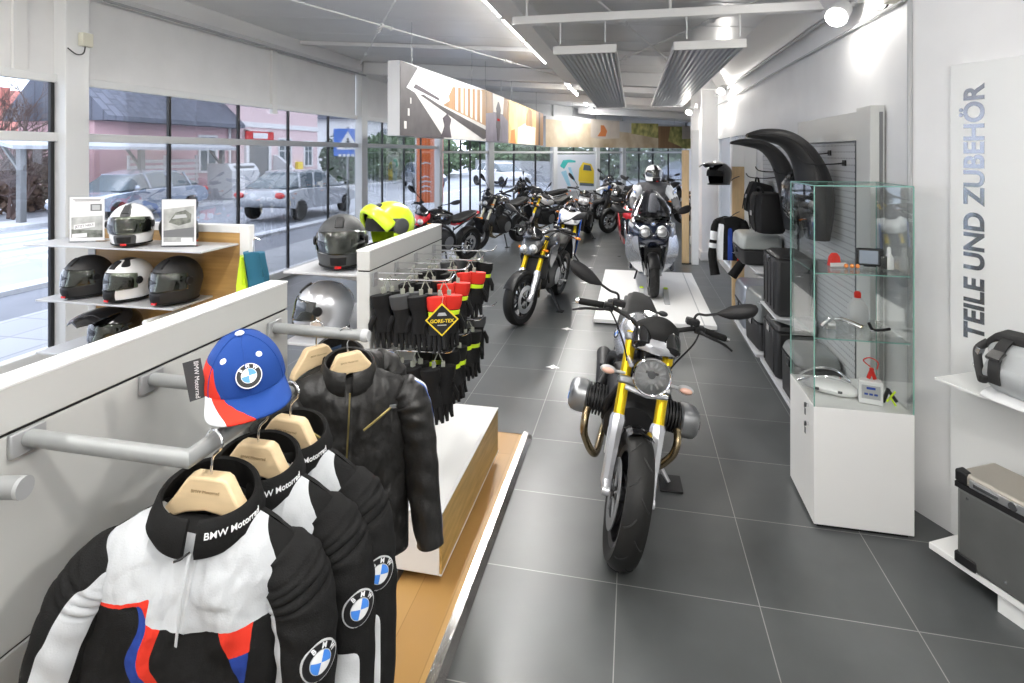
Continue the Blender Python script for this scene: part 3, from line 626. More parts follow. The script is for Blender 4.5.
def d1(P):
    P('pic_sky', [(0, 0), (1, 0), (1, 1), (0, 1)])
    P('pic_brown', [(.38, .5), (1, .2), (1, 1), (.52, .86), (.45, .62)])
    P('pic_sky', [(.12, .62), (.38, .5), (.48, .62), (.45, .86), (.12, .98)])
    P('pic_light', [(.1, 0), (1, 0), (1, .3), (.16, .62), (.08, .6)])
    P('pic_road', [(0, 0), (.42, 0), (.12, .62), (.05, .66), (.15, .98), (0, 1)])
    P('pic_road', [(.17, .60), (.96, .03), (1, .06), (1, .22), (.36, .52), (.2, .62)])
    P('pic_dark', [(.11, .68), (.36, .58), (.36, .62), (.13, .74)])
    P('pic_light', [(.03, .10), (.05, .10), (.05, .2), (.03, .2)]); P('pic_light', [(.06, .28), (.075, .28), (.075, .38), (.06, .38)]); P('pic_light', [(.08, .45), (.09, .45), (.09, .53), (.08, .53)])
    P('pic_dark', [(.38, .02), (.5, .02), (.48, .2), (.5, .32), (.45, .4), (.4, .32), (.42, .2)])
    for x in (.55, .62, .68, .75, .82, .9): P('pic_pale', [(x, .52-(x-.5)*.4), (x+.03, .5-(x-.5)*.4), (x+.03, .95), (x, .97)])
def d2(P):
    P('pic_violet', [(0, 0), (1, 0), (1, 1), (0, 1)]); P('pic_pale', [(.3, .62), (.75, .62), (.8, 1), (.28, 1)]); P('pic_brown', [(0, .55), (.28, .6), (.26, 1), (0, 1)]); P('pic_brown', [(.75, .6), (1, .5), (1, 1), (.8, 1)])
    P('pic_dark', [(.42, .3), (.62, .3), (.6, .55), (.64, .7), (.55, .86), (.5, .86), (.42, .7), (.45, .55)]); P('pic_dark', [(.48, .02), (.56, .02), (.6, .3), (.44, .3)]); P('lens_red', [(.46, .45), (.6, .45), (.58, .5), (.47, .5)])
def d3(P):
    P('pic_gold', [(0, 0), (1, 0), (1, 1), (0, 1)]); P('pic_pale', [(.2, .0), (.7, 0), (.72, .5), (.4, .55), (.22, .4)]); P('pic_brown', [(.42, .5), (.62, .5), (.6, .95), (.5, 1), (.44, .8)])
    P('pic_brown', [(.72, 0), (1, 0), (1, 1), (.74, 1)]); P('pic_orange', [(.04, 0), (.16, 0), (.14, .35), (.06, .3)]); P('pic_dark', [(.82, 0), (.88, 0), (.88, 1), (.84, 1)])
def d4(P):
    P('pic_sky', [(0, 0), (1, 0), (1, 1), (0, 1)]); P('pic_sand', [(0, 0), (.24, 0), (.24, .85), (0, .9)]); P('pic_pale', [(.24, .1), (.42, .1), (.42, 1), (.24, 1)]); P('pic_sand', [(.2, 0), (.42, 0), (.42, .35), (.3, .3), (.2, .4)])
    P('pic_orange', [(.28, .4), (.33, .4), (.34, .6), (.32, .8), (.30, .8), (.30, .58)]); P('pic_sand', [(.42, 0), (.70, 0), (.70, .5), (.42, .6)]); P('pic_green', [(.5, .55), (.70, .4), (.70, 1), (.5, .95)]); P('pic_brown', [(.70, 0), (.9, 0), (.9, .95), (.7, .9)])
    P('pic_green', [(.78, .3), (.9, .05), (.9, .95), (.8, .9)]); P('pic_pale', [(.9, .4), (1, .4), (1, 1), (.9, 1)]); P('pic_green', [(.9, 0), (1, 0), (1, .45), (.9, .4)])
picture((-2.62, 6.05), (-2.45, 9.25), 2.15, 3.02, 'nearest hanging picture board showing a pale road and a rider', d1)
picture((-2.45, 9.28), (-2.43, 10.9), 2.15, 3.02, 'violet grey picture board of a rider between dark walls', d2)
picture((-2.43, 10.95), (-2.40, 15.2), 2.15, 3.02, 'golden picture board of a dusty street and brown trunks', d3)
picture((-2.36, 15.4), (2.25, 22.6), 2.12, 2.98, 'long farthest picture board of sandy hills and green trees', d4)
# ------------------------------------------------------------ shop fitting, left
t = thing('display_platform', 'low oak floor platform with a silver edge strip under the jacket racks', 'platform', (-1.4, 1.7, 0))
mb = MB(); mb.b2((-.9, -2.2, 0), (.665, 2.06, .03)); mb.build('oak_top', 'oak_floor', t)
mb = MB(); mb.rings([[(.665, y, 0), (.665, y, .034), (.70, y, .030), (.725, y, .004), (.725, y, 0)] for y in (-2.2, 2.1)]); mb.rings([[(x, 2.06, 0), (x, 2.06, .034), (x, 2.10, .004), (x, 2.10, 0)] for x in (-.9, .725)]); mb.build('edge_strip', 'strip_metal', t)
mb = MB(); [mb.lathe([(.008, .0), (.006, .003), (.001, .004)], (.695, y*.28-2.1, .0315), n=8) for y in range(15)]; mb.build('screws', 'chrome', t)
brick_mat('oak_floor', (.45, .25, .08), (.52, .31, .11), (.32, .17, .05), 1.8, .16, .0015, .4, rot=(0, 0, PI/2), rough=.35)
mat('strip_metal', (.62, .60, .58), .22, .9, bump=.6, bscale=30)
def partition(y0, y1, label, grp):
    t = thing('display_partition', label, 'partition', (-1.2, (y0+y1)/2, .03)); h = (y1-y0)/2; z = -.03
    mb = MB(); mb.b2((-.065, -h, 1.40+z), (0, h, 1.49+z)); mb.build('top_panel', ['panel_grey_white'], t, bevel=.003)
    mb = MB(); mb.b2((-.065, -h, .97+z), (0, h, 1.393+z)); mb.b2((-.065, -h, .38+z), (0, h, .963+z)); mb.b2((-.065, -h, 0), (0, h, .373+z)); mb.build('lower_panel', 'panel_grey_white', t, bevel=.002)
    mb = MB(); mb.b2((-.06, -h+.005, .0), (-.006, h-.005, 1.46+z)); mb.build('core_frame', 'black_line', t)
    mb = MB(); mb.b2((-.068, -h, 1.488+z), (.002, h, 1.496+z)); mb.build('top_edging', 'panel_edge', t, bevel=.002)
    mb = MB(); mb.b2((-.3, -h, 0), (-.07, -h+.06, .02)); mb.build('foot_plate', 'dark_grey', t)
    mb = MB(); mb.b2((-.3, h-.06, 0), (-.07, h, .02)); mb.build('foot_plate', 'dark_grey', t)
    return t
partition(.40, 1.785, 'long white display partition carrying the jacket rail and cap', 0)
partition(2.42, 3.43, 'short white display partition carrying the glove hooks', 0)
# plinth box
t = thing('display_plinth', 'white plinth box with an oak side under the glove hooks', 'plinth', (-1.01, 2.9, .03))
mb = MB(); mb.b2((-.185, -.54, .05), (.172, .53, .323)); mb.build('box_body', 'white_paint', t, bevel=.003)
mb = MB(); mb.b2((.172, -.535, .056), (.182, .525, .317)); mb.build('oak_side', 'gold_panel', t)
mb = MB(); mb.b2((.1725, -.54, .05), (.184, .53, .0565)); mb.b2((.1725, -.54, .317), (.184, .53, .3232)); mb.build('white_edging', 'white_paint', t)
mb = MB(); mb.b2((-.16, -.56, 0), (-.02, .5, .05)); mb.build('base', 'dark_grey', t)
# jacket U rail
t = thing('jacket_rail', 'grey U-shaped clothes rail holding the three white and black jackets', 'clothes rail', (-1.2, 1.05, 1.377))
r = .0165; x1 = .385
mb = MB(); mb.rings([[V(p)+V((ux, uy, 0))*(r*math.cos(q))+V((0, 0, r*math.sin(q))) for q in [2*PI*i/20 for i in range(20)]] for p, ux, uy in (((0, -.148, 0), 0, -1), ((x1, -.148, 0), 1, -1), ((x1, .15, 0), 1, 1), ((0, .15, 0), 0, 1))]); mb.build('tube', 'rail_silver', t)
for y in (-.148, .15):
    mb = MB(); mb.b2((.001, y-.035, -.03), (.012, y+.035, .02)); mb.build('bracket', 'steel_grey', t, bevel=.003)
t = thing('face_out_arm', 'grey straight arm holding the two black leather jackets', 'clothes rail', (-1.2, 1.70, 1.355))
mb = MB(); mb.cyl((0, 0, 0), (.345, 0, -.004), .018, n=20); mb.build('tube', 'rail_silver', t)
mb = MB(); mb.b2((.001, -.035, -.03), (.012, .035, .025)); mb.build('bracket', 'steel_grey', t, bevel=.003)
mb = MB(); mb.lathe([(.001, .012), (.017, .010), (.021, .0), (.021, -.012), (.0, -.012)], (.345, 0, -.004), (1, 0, 0)); mb.build('end_cap', 'light_grey', t)
t = thing('face_out_arm', 'short grey arm end at the very left edge below the jacket rail bracket', 'clothes rail', (-1.2, .80, 1.335))
mb = MB(); mb.cyl((0, 0, 0), (.10, .02, -.0), .02, n=20); mb.build('tube', 'rail_silver', t)
mb = MB(); mb.cyl((.10, .02, 0), (.108, .0216, 0), .0205, n=20); mb.build('end_cap', 'steel_grey', t)
# left helmet stand with wood back
t = thing('helmet_stand', 'oak backed display stand with two steel shelves of helmets by the window', 'display stand', (-2.95, 3.16, 0))
mb = MB(); mb.b2((-.62, -.02, .03), (.50, .02, 1.44)); mb.build('back_panel', 'wood', t)
mb = MB(); mb.b2((.50, -.025, 0), (.57, .025, 1.49)); mb.b2((-.68, -.025, 0), (-.62, .025, 1.49)); mb.b2((-.62, -.025, 1.44), (.50, .025, 1.49)); mb.build('white_frame', 'white_paint', t, bevel=.003)
for x0, x1, z in ((-.82, .49, 1.375), (-.72, .30, 1.03), (-.72, .30, .70)):
    mb = MB(); mb.b2((x0, -.34, z-.012), (x1, -.021, z)); mb.build('shelf', 'shelf_metal', t, bevel=.002)
mb = MB(); mb.cyl((.12, -.02, .93), (.12, -.36, .94), .02, n=14); mb.build('support_arm', 'panel_edge', t)
# low bench along the window
# shelves behind second partition
t = thing('helmet_shelf', 'grey steel shelf bracketed behind the glove partition', 'shelf', (-1.266, 2.92, 1.375), group='shelves behind the glove partition')
for z in (0, -.345):
    mb = MB(); mb.b2((-.40, -.48, z-.012), (0, .5, z)); mb.build('shelf_board', 'shelf_metal', t, bevel=.002)
for y in (-.40, .46):
    for z in (0, -.345):
        mb = MB(); mb.rings([[(0, y+q, z-.013), (-.34, y+q, z-.013), (-.34, y+q, z-.022), (0, y+q, z-.055)] for q in (-.003, .003)]); mb.build('bracket', 'steel_grey', t)
# ------------------------------------------------------------ helmets
def helmet(label, loc, yaw, cols, accent=None, visor='visor_clear', flip=0, peak=False, openface=False, group=None, s=1.0, tilt=0, parent=None, roll=0, visor_open=0, vent=True):
    if parent is None: t = thing('motorcycle_helmet', label, 'helmet', loc, (tilt, roll, yaw), group)
    else:
        t = bpy.data.objects.new('helmet', None); C.objects.link(t); t.parent = parent; t.location = loc; t.rotation_euler = (tilt, roll, yaw)
    t.scale = (s, s, s)
    def pt(az, el, k=1.0):
        ca, sa = math.cos(az), math.sin(az)           # az 0 = front (-Y)
        fr = max(0, ca)
        rx = .121; ry = .150 if ca < 0 else .138; rz = .132
        ce = math.cos(el) if el > 0 else math.cos(el*.52)
        x, y, z = sa*rx*ce, -ca*ry*ce, rz*math.sin(el)
        if el < 0:
            q = min(1, -el/.6); y *= 1+(.16*q*fr**1.5)-(.10*q*(1-fr))
            x *= 1-.10*q*fr
        if openface and el < 0: pass
        return V((x*k, y*k, .128+z*k))
    e0 = -.97; N, Mm = 64, 34
    mb = MB(); grid = []
    for i in range(Mm+1):
        e = e0+(PI/2-.02-e0)*i/Mm
        grid.append([mb._v(pt(2*PI*k/N, e)) for k in range(N)])
    for i in range(Mm):
        e = e0+(PI/2-e0)*(i+.5)/Mm
        for k in range(N):
            a = 2*PI*(k+.5)/N; a = a-2*PI if a > PI else a
            aa = abs(a)
            mi = 0
            lo = -.26 if not openface else -2
            if aa < 1.22 and lo-.10*(aa/1.22)**2 < e < .36-.12*(aa/1.2)**2: mi = 1
            elif accent: mi = accent(a, e)
            if openface and e < -.15 and aa < 1.15: continue
            mb.f([grid[i][k], grid[i][(k+1) % N], grid[i+1][(k+1) % N], grid[i+1][k]], mi)
    mb.f(grid[-1])
    mb.f([mb._v(v.co*1) for v in grid[0]][::-1], 1)
    mb.soften(4)
    mb.build('shell', list(cols)[:1]+['lining']+list(cols)[1:], t, sharp=60)
    # rim gasket at the bottom
    mb = MB(); mb.tube([pt(2*PI*k/40, e0) for k in range(41)], .006, 6); mb.build('rim', 'rubber', t)
    if visor:
        mb = MB(); rows = []
        for i in range(13):
            e = -.34+(.46+.34)*i/12
            rows.append([pt(-1.32+2.64*k/30, e*(1-.18*(abs(-1.32+2.64*k/30)/1.32)**2)+visor_open, 1.045) for k in range(31)])
        mb.rings(rows, closed=False, cap=False); mb.build('visor', visor, t, solid=.002)
        for sg in (-1, 1):
            mb = MB(); p = pt(sg*1.38, .05, 1.03); mb.lathe([(.001, .008), (.02, .007), (.024, 0), (.0, 0)], p, (sg, 0, 0), 18); mb.build('visor_pivot', 'black_plastic', t)
    if not openface:
        mb = MB(); c = pt(0, -.62, 1.0); mb.rings([[pt(a, e, 1.02) for a in (-.35, -.18, 0, .18, .35)] + [pt(a, e, .97) for a in (.35, .18, 0, -.18, -.35)] for e in (-.80, -.62, -.46)]); mb.build('chin_vent', 'black_plastic', t)
        mb = MB(); p = pt(0, e0+.04, 1.0); mb.box(p+V((0, -.003, 0)), (.03, .012, .012)); mb.build('chin_button', 'lens_red', t)
    if vent:
        mb = MB(); mb.rings([[pt(a, e, k) for a, k in ((-.22*w, 1.0), (-.16*w, 1.06), (.16*w, 1.06), (.22*w, 1.0))] for e, w in ((.62, 1), (.75, 1.1), (.95, 1.5), (1.1, 1.6))]); mb.build('top_vent', 'black_plastic' if len(cols) < 2 else list(cols)[-1], t)
    if flip:
        mb = MB(); rr = []
        Rx = Matrix.Translation((0, .02, .135)) @ Matrix.Rotation(R(-54), 4, 'X') @ Matrix.Translation((0, -.02, -.135))
        for e, k in ((-.86, 1.06), (-.70, 1.10), (-.45, 1.11), (-.26, 1.08)): rr.append([Rx @ pt(-1.35+2.7*i/28, e, k) for i in range(29)])
        mb.rings(rr, closed=False, cap=False); ch = mb.build('raised_chin_guard', 'neon', t, solid=.022)
        mb = MB(); mb.rings([[Rx @ pt(-1.2+2.4*i/24, e, 1.0) for i in range(25)] for e in (-.80, -.5, -.3)], closed=False, cap=False); mb.build('guard_lining', 'black_plastic', ch, solid=.01)
        for sg in (-1, 1):
            mb = MB(); mb.ell(pt(sg*1.5, .02, 1.02), (.012, .05, .045), n=18); mb.build('hinge_cover', 'dark_grey', t)
    if peak:
        mb = MB(); top = []
        for i, (y, w, z) in enumerate(((-.02, .085, .262), (-.08, .10, .262), (-.15, .105, .252), (-.21, .085, .236), (-.245, .045, .225))):
            top.append([(-w, y, z-.02), (-w*.5, y, z), (0, y, z+.006), (w*.5, y, z), (w, y, z-.02), (w, y, z-.026), (0, y, z-.002), (-w, y, z-.026)])
        mb.rings(top); mb.build('peak', 'black_gloss', t)
    return t
def acc_white(a, e):
    if abs(a) < .32 and e > .45: return 2
    if abs(a) < .55 and e < -.4: return 2
    if .9 < abs(a) < 1.5 and -.3 < e < .2: return 2
    return 0
def acc_blackwhite(a, e):
    if -1.2 < a < 1.2 and e < -.32 and abs(a) < .5: return 2
    if e > .75 and (.5 < abs(a) < 1.1): return 2
    if e > 1.25: return 2
    return 0
def acc_neon(a, e):
    if abs(a) > 2.4 and e < .1: return 2
    if .75 < abs(a) < 1.6 and -.25 < e < .35: return 2
    return 0
HG = 'helmets on the oak backed stand'
helmet('matte black full-face helmet, first from left on the middle helmet shelf', (-3.44, 2.97, 1.032), R(-8), ['black_matte'], group=HG)
helmet('white and black full-face helmet between two black ones on the middle shelf', (-3.10, 2.95, 1.032), R(-6), ['white_gloss', 'black_plastic'], acc_blackwhite, group=HG)
helmet('matte black full-face helmet with rear spoiler, right end of the middle shelf', (-2.76, 2.96, 1.032), R(-4), ['black_matte'], group=HG, s=1.08)
helmet('white and grey flip-up helmet between two leaflets on the top shelf', (-3.06, 2.93, 1.377), R(30), ['white_gloss', 'dark_grey'], acc_white, visor='visor_clear', group=HG)
helmet('black helmet half hidden behind the white and grey one on top shelf', (-2.82, 3.045, 1.377), R(100), ['black_matte'], group=HG, s=.78)
helmet('glossy black off-road helmet with a peak on the lowest shelf by the window', (-3.22, 2.97, .703), R(-10), ['black_gloss'], group=HG, peak=True, s=1.05)
HS = 'helmets behind the glove partition'
helmet('matte dark grey helmet with big clear visor on the glove partition shelf', (-1.44, 2.60, 1.377), R(22), ['mat_grey_helmet'], group=HS, s=1.02) if mat('mat_grey_helmet', (.045, .047, .048), .55) else 0
helmet('neon yellow flip-up helmet with its black face guard raised', (-1.44, 3.17, 1.377), R(-30), ['neon', 'dark_grey'], acc_neon, group=HS, visor=None, openface=True, flip=1, s=1.08)
helmet('silver helmet on the lower shelf behind the glove partition', (-1.55, 2.62, 1.032), R(-62), ['silver_paint', 'black_plastic'], None, visor='visor_dark', group=HS, s=1.02)
# ------------------------------------------------------------ leaflets
def leaflet(loc, yaw, label, kind):
    t = thing('acrylic_leaflet_stand', label, 'leaflet stand', loc, (0, 0, yaw), 'leaflet holders on the top helmet shelf')
    mb = MB(); mb.box((0, 0, .15), (.215, .004, .30)); mb.box((0, .03, .002), (.215, .07, .004)); mb.build('holder', 'glass', t)
    mb = MB(); mb.b2((-.1, -.006, .01), (.1, -.003, .29)); sh = mb.build('sheet', 'house_white', t)
    F = frame((0, -.0065, 0), (1, 0, 0), (0, 0, 1), (0, -1, 0)); mats = []; mb = MB()
    def P(m, pts, d=.0005):
        if m not in mats: mats.append(m)
        mb.prism(pts, -.0003, d, F, mats.index(m))
    if kind == 0:
        P('leaf_pic', [(-.09, .03), (.09, .03), (.09, .17), (-.09, .16)]); P('leaf_pic2', [(-.09, .03), (.09, .03), (.09, .075), (-.09, .085)], .0008); P('mid_grey', [(.02, .2), (.085, .2), (.085, .245), (.02, .245)]); P('light_grey', [(.03, .207), (.075, .207), (.075, .238), (.03, .238)], .001)
        P('house_white', [(-.075, .082), (.045, .098), (.045, .128), (-.075, .112)], .0012); P('house_white', [(-.085, .03), (-.0, .035), (-.0, .06), (-.085, .055)], .0012)
        P('mid_grey', [(-.08, .272), (.08, .272), (.08, .276), (-.08, .276)]); P('mid_grey', [(-.07, .264), (.075, .264), (.075, .268), (-.07, .268)])
        text('JETZT NEU!', .021, 'dark_grey', F @ Matrix.Translation((-.015, .105, .0014)) @ Matrix.Rotation(R(7.5), 4, 'Z'), 'printed_words', sh, .0003)
    else:
        P('leaf_pic', [(-.09, .03), (.09, .03), (.09, .25), (-.09, .23)]); P('leaf_pic2', [(-.06, .15), (-.02, .21), (.04, .225), (.075, .2), (.07, .15), (0, .13)], .0008); P('light_grey', [(-.04, .17), (.05, .18), (.04, .2), (-.02, .195)], .001); P('mid_grey', [(-.09, .06), (.09, .06), (.09, .12), (-.09, .1)], .0008)
        P('house_white', [(.015, .03), (.08, .03), (.08, .055), (.015, .055)], .0012)
    mb.build('printed_picture', mats, sh)
mat('leaf_pic', (.40, .41, .40), .6, noise=.4, nscale=14); mat('leaf_pic2', (.16, .17, .15), .6, noise=.6, nscale=30)
leaflet((-3.43, 2.96, 1.377), R(22), 'white leaflet stand left of the white and grey helmet', 0)
leaflet((-2.71, 2.93, 1.377), R(16), 'grey motorcycle leaflet stand right of the white and grey helmet', 1)
# neon/blue vest hanging behind the stand edge
t = thing('hanging_vest', 'blue and neon garment hanging beside the oak stand edge', 'vest', (-2.28, 3.02, 1.34))
t.scale = (.55, 1, 1)
mb = MB(); mb.rings([[(x, y+.03*math.sin(x*30+z*9), z) for x in (-.13, -.06, .02, .09, .13)]+[(x, y+.05+.03*math.sin(x*30+z*9), z) for x in (.13, .09, .02, -.06, -.13)] for z, y in ((0, 0), (-.15, .01), (-.4, .02), (-.62, 0))]); mb.build('vest_body', 'vest_blue', t)
mat('vest_blue', (.012, .12, .20), .7)
mb = MB(); mb.rings([[(x, y+.03*math.sin(x*30+z*9), z) for x in (-.155, -.12, -.06)]+[(x, y+.02+.03*math.sin(x*30+z*9), z) for x in (-.06, -.12, -.155)] for z, y in ((-.02, -.02), (-.2, -.02), (-.5, -.01))]); mb.build('neon_panel', 'neon', t)
mb = MB(); mb.tube([(0, 0.02, 0), (0, .02, .07), (.02, .02, .09), (.04, .05, .07)], .004, 6); mb.build('hook', 'chrome', t)
# ------------------------------------------------------------ glove hooks
GY = [2.47, 2.72, 2.985, 3.28]
def prong(y, z, L, label):
    t = thing('display_hook', label, 'display hook', (-1.2, y, z), group='wire hooks on the glove partition')
    mb = MB(); mb.b2((.001, -.022, -.035), (.007, .022, .035)); mb.build('backplate', 'steel_grey', t, bevel=.002)
    mb = MB(); mb.tube(spline([(0, 0, 0), (L*.5, 0, .004), (L-.04, 0, .01), (L, 0, .04)], 6), .0045, 8); mb.tube([(0, 0, .03), (L*.6, 0, .035)], .003, 6); mb.build('wire', 'chrome', t)
for i, y in enumerate(GY):
    prong(y, 1.352, .40, '%s hook of the upper glove row' % ['nearest', 'second', 'third', 'farthest'][i])
for i, y in enumerate(GY):
    prong(y, 1.02, .40, '%s hook of the lower glove row' % ['nearest', 'second', 'third', 'farthest'][i])
def glove_bm(thumb, mi_fn=None, curl=0):
    """one glove hanging fingers down; cuff at z=0"""
    mb = MB()
    sec = [(0, .046, .024), (-.03, .047, .026), (-.075, .036, .020), (-.10, .040, .019), (-.135, .046, .018), (-.165, .045, .016)]
    rings = []
    for z, a, b in sec: rings.append([(a*math.cos(q), b*math.sin(q)-curl*z*z, z) for q in [2*PI*k/16 for k in range(16)]])
    vr = mb.rings(rings)
    for x, L, dx in ((-.033, .062, -.006), (-.011, .08, -.002), (.011, .075, .002), (.033, .06, .006)):
        mb.tube([(x, -curl*.0225, -.155), (x+dx*.5, -curl*.035, -.165-L*.5), (x+dx, -.008-curl*.05, -.165-L)], [.0125, .0118, .0075], 8)
    mb.tube([(thumb*.036, -.004, -.09), (thumb*.060, -.012, -.125), (thumb*.064, -.016, -.155)], [.016, .0135, .009], 8)
    return mb
def cuff_bm(): 
    mb = MB(); mb.rings([[(a*math.cos(q), b*math.sin(q), z) for q in [2*PI*k/16 for k in range(16)]] for z, a, b in ((.004, .0475, .0255), (.002, .049, .0275), (-.035, .049, .028), (-.058, .043, .024), (-.058, .040, .022))]); return mb
def patch_bm():
    mb = MB(); mb.rings([[(a*math.cos(q), b*math.sin(q), z) for q in [PI*1.15+PI*.7*k/8 for k in range(9)]] + [(a*.93*math.cos(q), b*.93*math.sin(q), z) for q in [PI*1.15+PI*.7*k/8 for k in range(9)]][::-1] for z, a, b in ((-.09, .040, .021), (-.115, .045, .022), (-.145, .048, .020))]); return mb
def glove_pair(kind, label, loc, yaw):
    t = thing('glove_pair', label, 'gloves', loc, yaw, 'riding gloves hanging on the wire hooks')
    main, cuff, patch = dict(black=('glove_black', 'glove_black', 'dark_grey'), grey=('glove_black', 'glove_black', 'light_grey'), red=('glove_black', 'red_bright', 'glove_black'), strip=('glove_black', 'dark_grey', 'white_gloss'), neon=('glove_black', 'glove_black', 'mid_grey'))[kind]
    for s in (-1, 1):
        g = glove_bm(s, curl=.4).build('glove', main, t); g.location = (s*.040, s*.012, 0); g.rotation_euler = (R(random.uniform(-4, 6)), R(s*7), R(s*28))
        c = cuff_bm().build('cuff', cuff, g)
        p = patch_bm().build('knuckle_patch', patch, g)
        if kind in ('red', 'neon'):
            mb = MB(); mb.rings([[(a*math.cos(q), b*math.sin(q), z) for q in [2*PI*k/16 for k in range(16)]] for z, a, b in ((-.062, .041, .0235), (-.064, .044, .026), (-.082, .042, .025), (-.084, .037, .021))]); mb.build('neon_band', 'neon', g)
    mb = MB(); mb.b2((-.03, -.008, -.012), (-.012, .008, .03)); mb.b2((.012, -.008, -.012), (.03, .008, .03)); mb.tube([(-.02, 0, .03), (-.01, 0, .055), (0, 0, .075), (.012, 0, .082), (.02, 0, .07)], .0025, 6); mb.tube([(.02, 0, .03), (.01, 0, .05), (0, 0, .075)], .0025, 6); mb.build('clip_hanger', 'plastic_clip', t)
    return t
mat('plastic_clip', (.30, .31, .26), .25); mat('glove_black', (.009, .009, .0095), .6, spec=.2, bump=.5, bscale=120)
protos = {}
def gl(kind, label, x, hook, row, yaw):
    z = (1.352 if row == 0 else 1.02)+.02-.085
    y = GY[hook]; loc = (-1.2+x*(.97-.05*hook), y, z)
    if kind not in protos: protos[kind] = glove_pair(kind, label, loc, yaw)
    else: dup(protos[kind], loc, yaw, label)
gl('black', 'all black glove pair nearest the partition on the front upper hook', .07, 0, 0, R(50))
gl('strip', 'black gloves with white knuckle patches mid front upper hook', .17, 0, 0, R(40))
gl('grey', 'black gloves with light grey knuckles toward the tip of the front upper hook', .265, 0, 0, R(30))
gl('red', 'red cuffed gloves carrying the black diamond tag at front upper hook tip', .36, 0, 0, R(20))
gl('black', 'black glove pair close to the partition on the second upper hook', .10, 1, 0, R(60))
gl('grey', 'grey knuckle gloves mid second upper hook', .20, 1, 0, R(20))
gl('red', 'red cuffed gloves right behind the diamond tag on second upper hook', .34, 1, 0, R(15))
gl('black', 'black gloves close to the partition on the third upper hook', .12, 2, 0, R(35))
gl('neon', 'black gloves with neon wrist bands toward the tip of the third upper hook', .25, 2, 0, R(65))
gl('red', 'red cuffed gloves at the tip of the third upper hook', .37, 2, 0, R(10))
gl('strip', 'white patched gloves on the farthest upper hook near the partition', .16, 3, 0, R(25))
gl('neon', 'neon banded gloves at the tip of the farthest upper hook', .35, 3, 0, R(-20))
gl('strip', 'white patched gloves on the front lower hook by the partition', .12, 0, 1, R(35))
gl('black', 'black gloves mid front lower hook', .22, 0, 1, R(55))
gl('grey', 'grey knuckle gloves at the tip of the front lower hook', .33, 0, 1, R(25))
gl('neon', 'neon banded gloves mid second lower hook', .21, 1, 1, R(20))
gl('neon', 'neon banded gloves at the tip of the second lower hook', .35, 1, 1, R(50))
gl('black', 'black gloves mid third lower hook', .18, 2, 1, R(30))
gl('neon', 'neon banded gloves at the tip of the third lower hook', .36, 2, 1, R(35))
gl('strip', 'white patched gloves on the farthest lower hook', .30, 3, 1, R(10))
# diamond tag
t = thing('diamond_tag', 'black and yellow diamond tag hanging in front of the red gloves', 'tag', (-1.2+.36, 2.405, 1.20), R(22))
D = frame((0, 0, 0), (1, 0, 0), (0, 0, 1), (0, -1, 0))
mb = MB(); mb.prism([(0, -.075), (.075, 0), (0, .075), (-.075, 0)], -.0008, .0008, D); cd = mb.build('card', 'yellow', t)
mb = MB(); mb.prism([(0, -.066), (.066, 0), (0, .066), (-.066, 0)], .0008, .0014, D); mb.build('black_field', 'black_line', cd)
text('GORE-TEX', .022, 'yellow', D @ Matrix.Translation((0, -.006, .0016)), 'lettering', cd, .0003, bold=.0006)
mb = MB(); mb.prism([(-.022, .018), (.022, .018), (.014, .032), (-.014, .032)], .0014, .0018, D); mb.prism([(-.02, -.026), (.02, -.026), (.02, -.022), (-.02, -.022)], .0014, .0018, D); mb.build('grey_print', 'light_grey', cd)
mb = MB(); mb.tube([(0, 0, .074), (.006, .01, .1), (0, .03, .115)], .001, 5); mb.build('string', 'light_grey', t)
# ------------------------------------------------------------ round badge
def roundel(parent, c, n, r, up=(0, 0, 1), name='round_badge', lift=0, rot=0, bend=0):
    F = facing(c, n, up) @ Matrix.Rotation(rot, 4, 'Z')
    def disc(r1, d, m=32): return [(r1*math.cos(2*PI*i/m), r1*math.sin(2*PI*i/m)) for i in range(m)]
    mb = MB(); mb.prism(disc(r, 0), -.002, .0012, F, 0); mb.prism(disc(r*.93, 0), 0, .0018, F, 1); mb.prism(disc(r*.60, 0), 0, .0022, F, 2)
    for q in range(4):
        a0 = q*PI/2; mb.prism([(0, 0)]+[(r*.56*math.cos(a0+PI/2*i/8), r*.56*math.sin(a0+PI/2*i/8)) for i in range(9)], 0, .0026, F, 3 if q in (0, 2) else 4)
    o = mb.build(name, ['badge_silver', 'black_plastic', 'badge_silver', 'badge_white', 'badge_blue'], parent)
    o.data.materials[3], o.data.materials[4] = M['badge_blue'], M['badge_white']
    if r > .012:
        for ch, a in (('B', 45), ('M', 0), ('W', -45)):
            p = V((-math.sin(R(a))*r*.765, math.cos(R(a))*r*.765, .002))
            text(ch, r*.36, 'badge_white', F @ Matrix.Translation(p) @ Matrix.Rotation(R(a), 4, 'Z'), 'badge_letter', o, .0004, bold=r*.012)
    if bend:
        Fi = F.inverted(); ax = Matrix.Rotation(-rot, 4, 'Z')
        for q in [o]+list(o.children):
            bm = bmesh.new(); bm.from_mesh(q.data); bmesh.ops.triangulate(bm, faces=[f for f in bm.faces if len(f.verts) > 4])
            for _ in range(2):
                bmesh.ops.subdivide_edges(bm, edges=[e for e in bm.edges if e.calc_length() > r*.3], cuts=1)
                bmesh.ops.triangulate(bm, faces=[f for f in bm.faces if len(f.verts) > 4])
            for v in bm.verts:
                l = ax.inverted() @ (Fi @ v.co); l.z -= l.x*l.x/(2*bend)+(l.y*l.y/(6*bend)); v.co = F @ (ax @ l)
            bm.to_mesh(q.data); bm.free()
    return o
mat('badge_silver', (.62, .63, .64), .4, .3); mat('badge_white', (.82, .83, .84), .5); mat('badge_blue', (.06, .25, .78), .45)
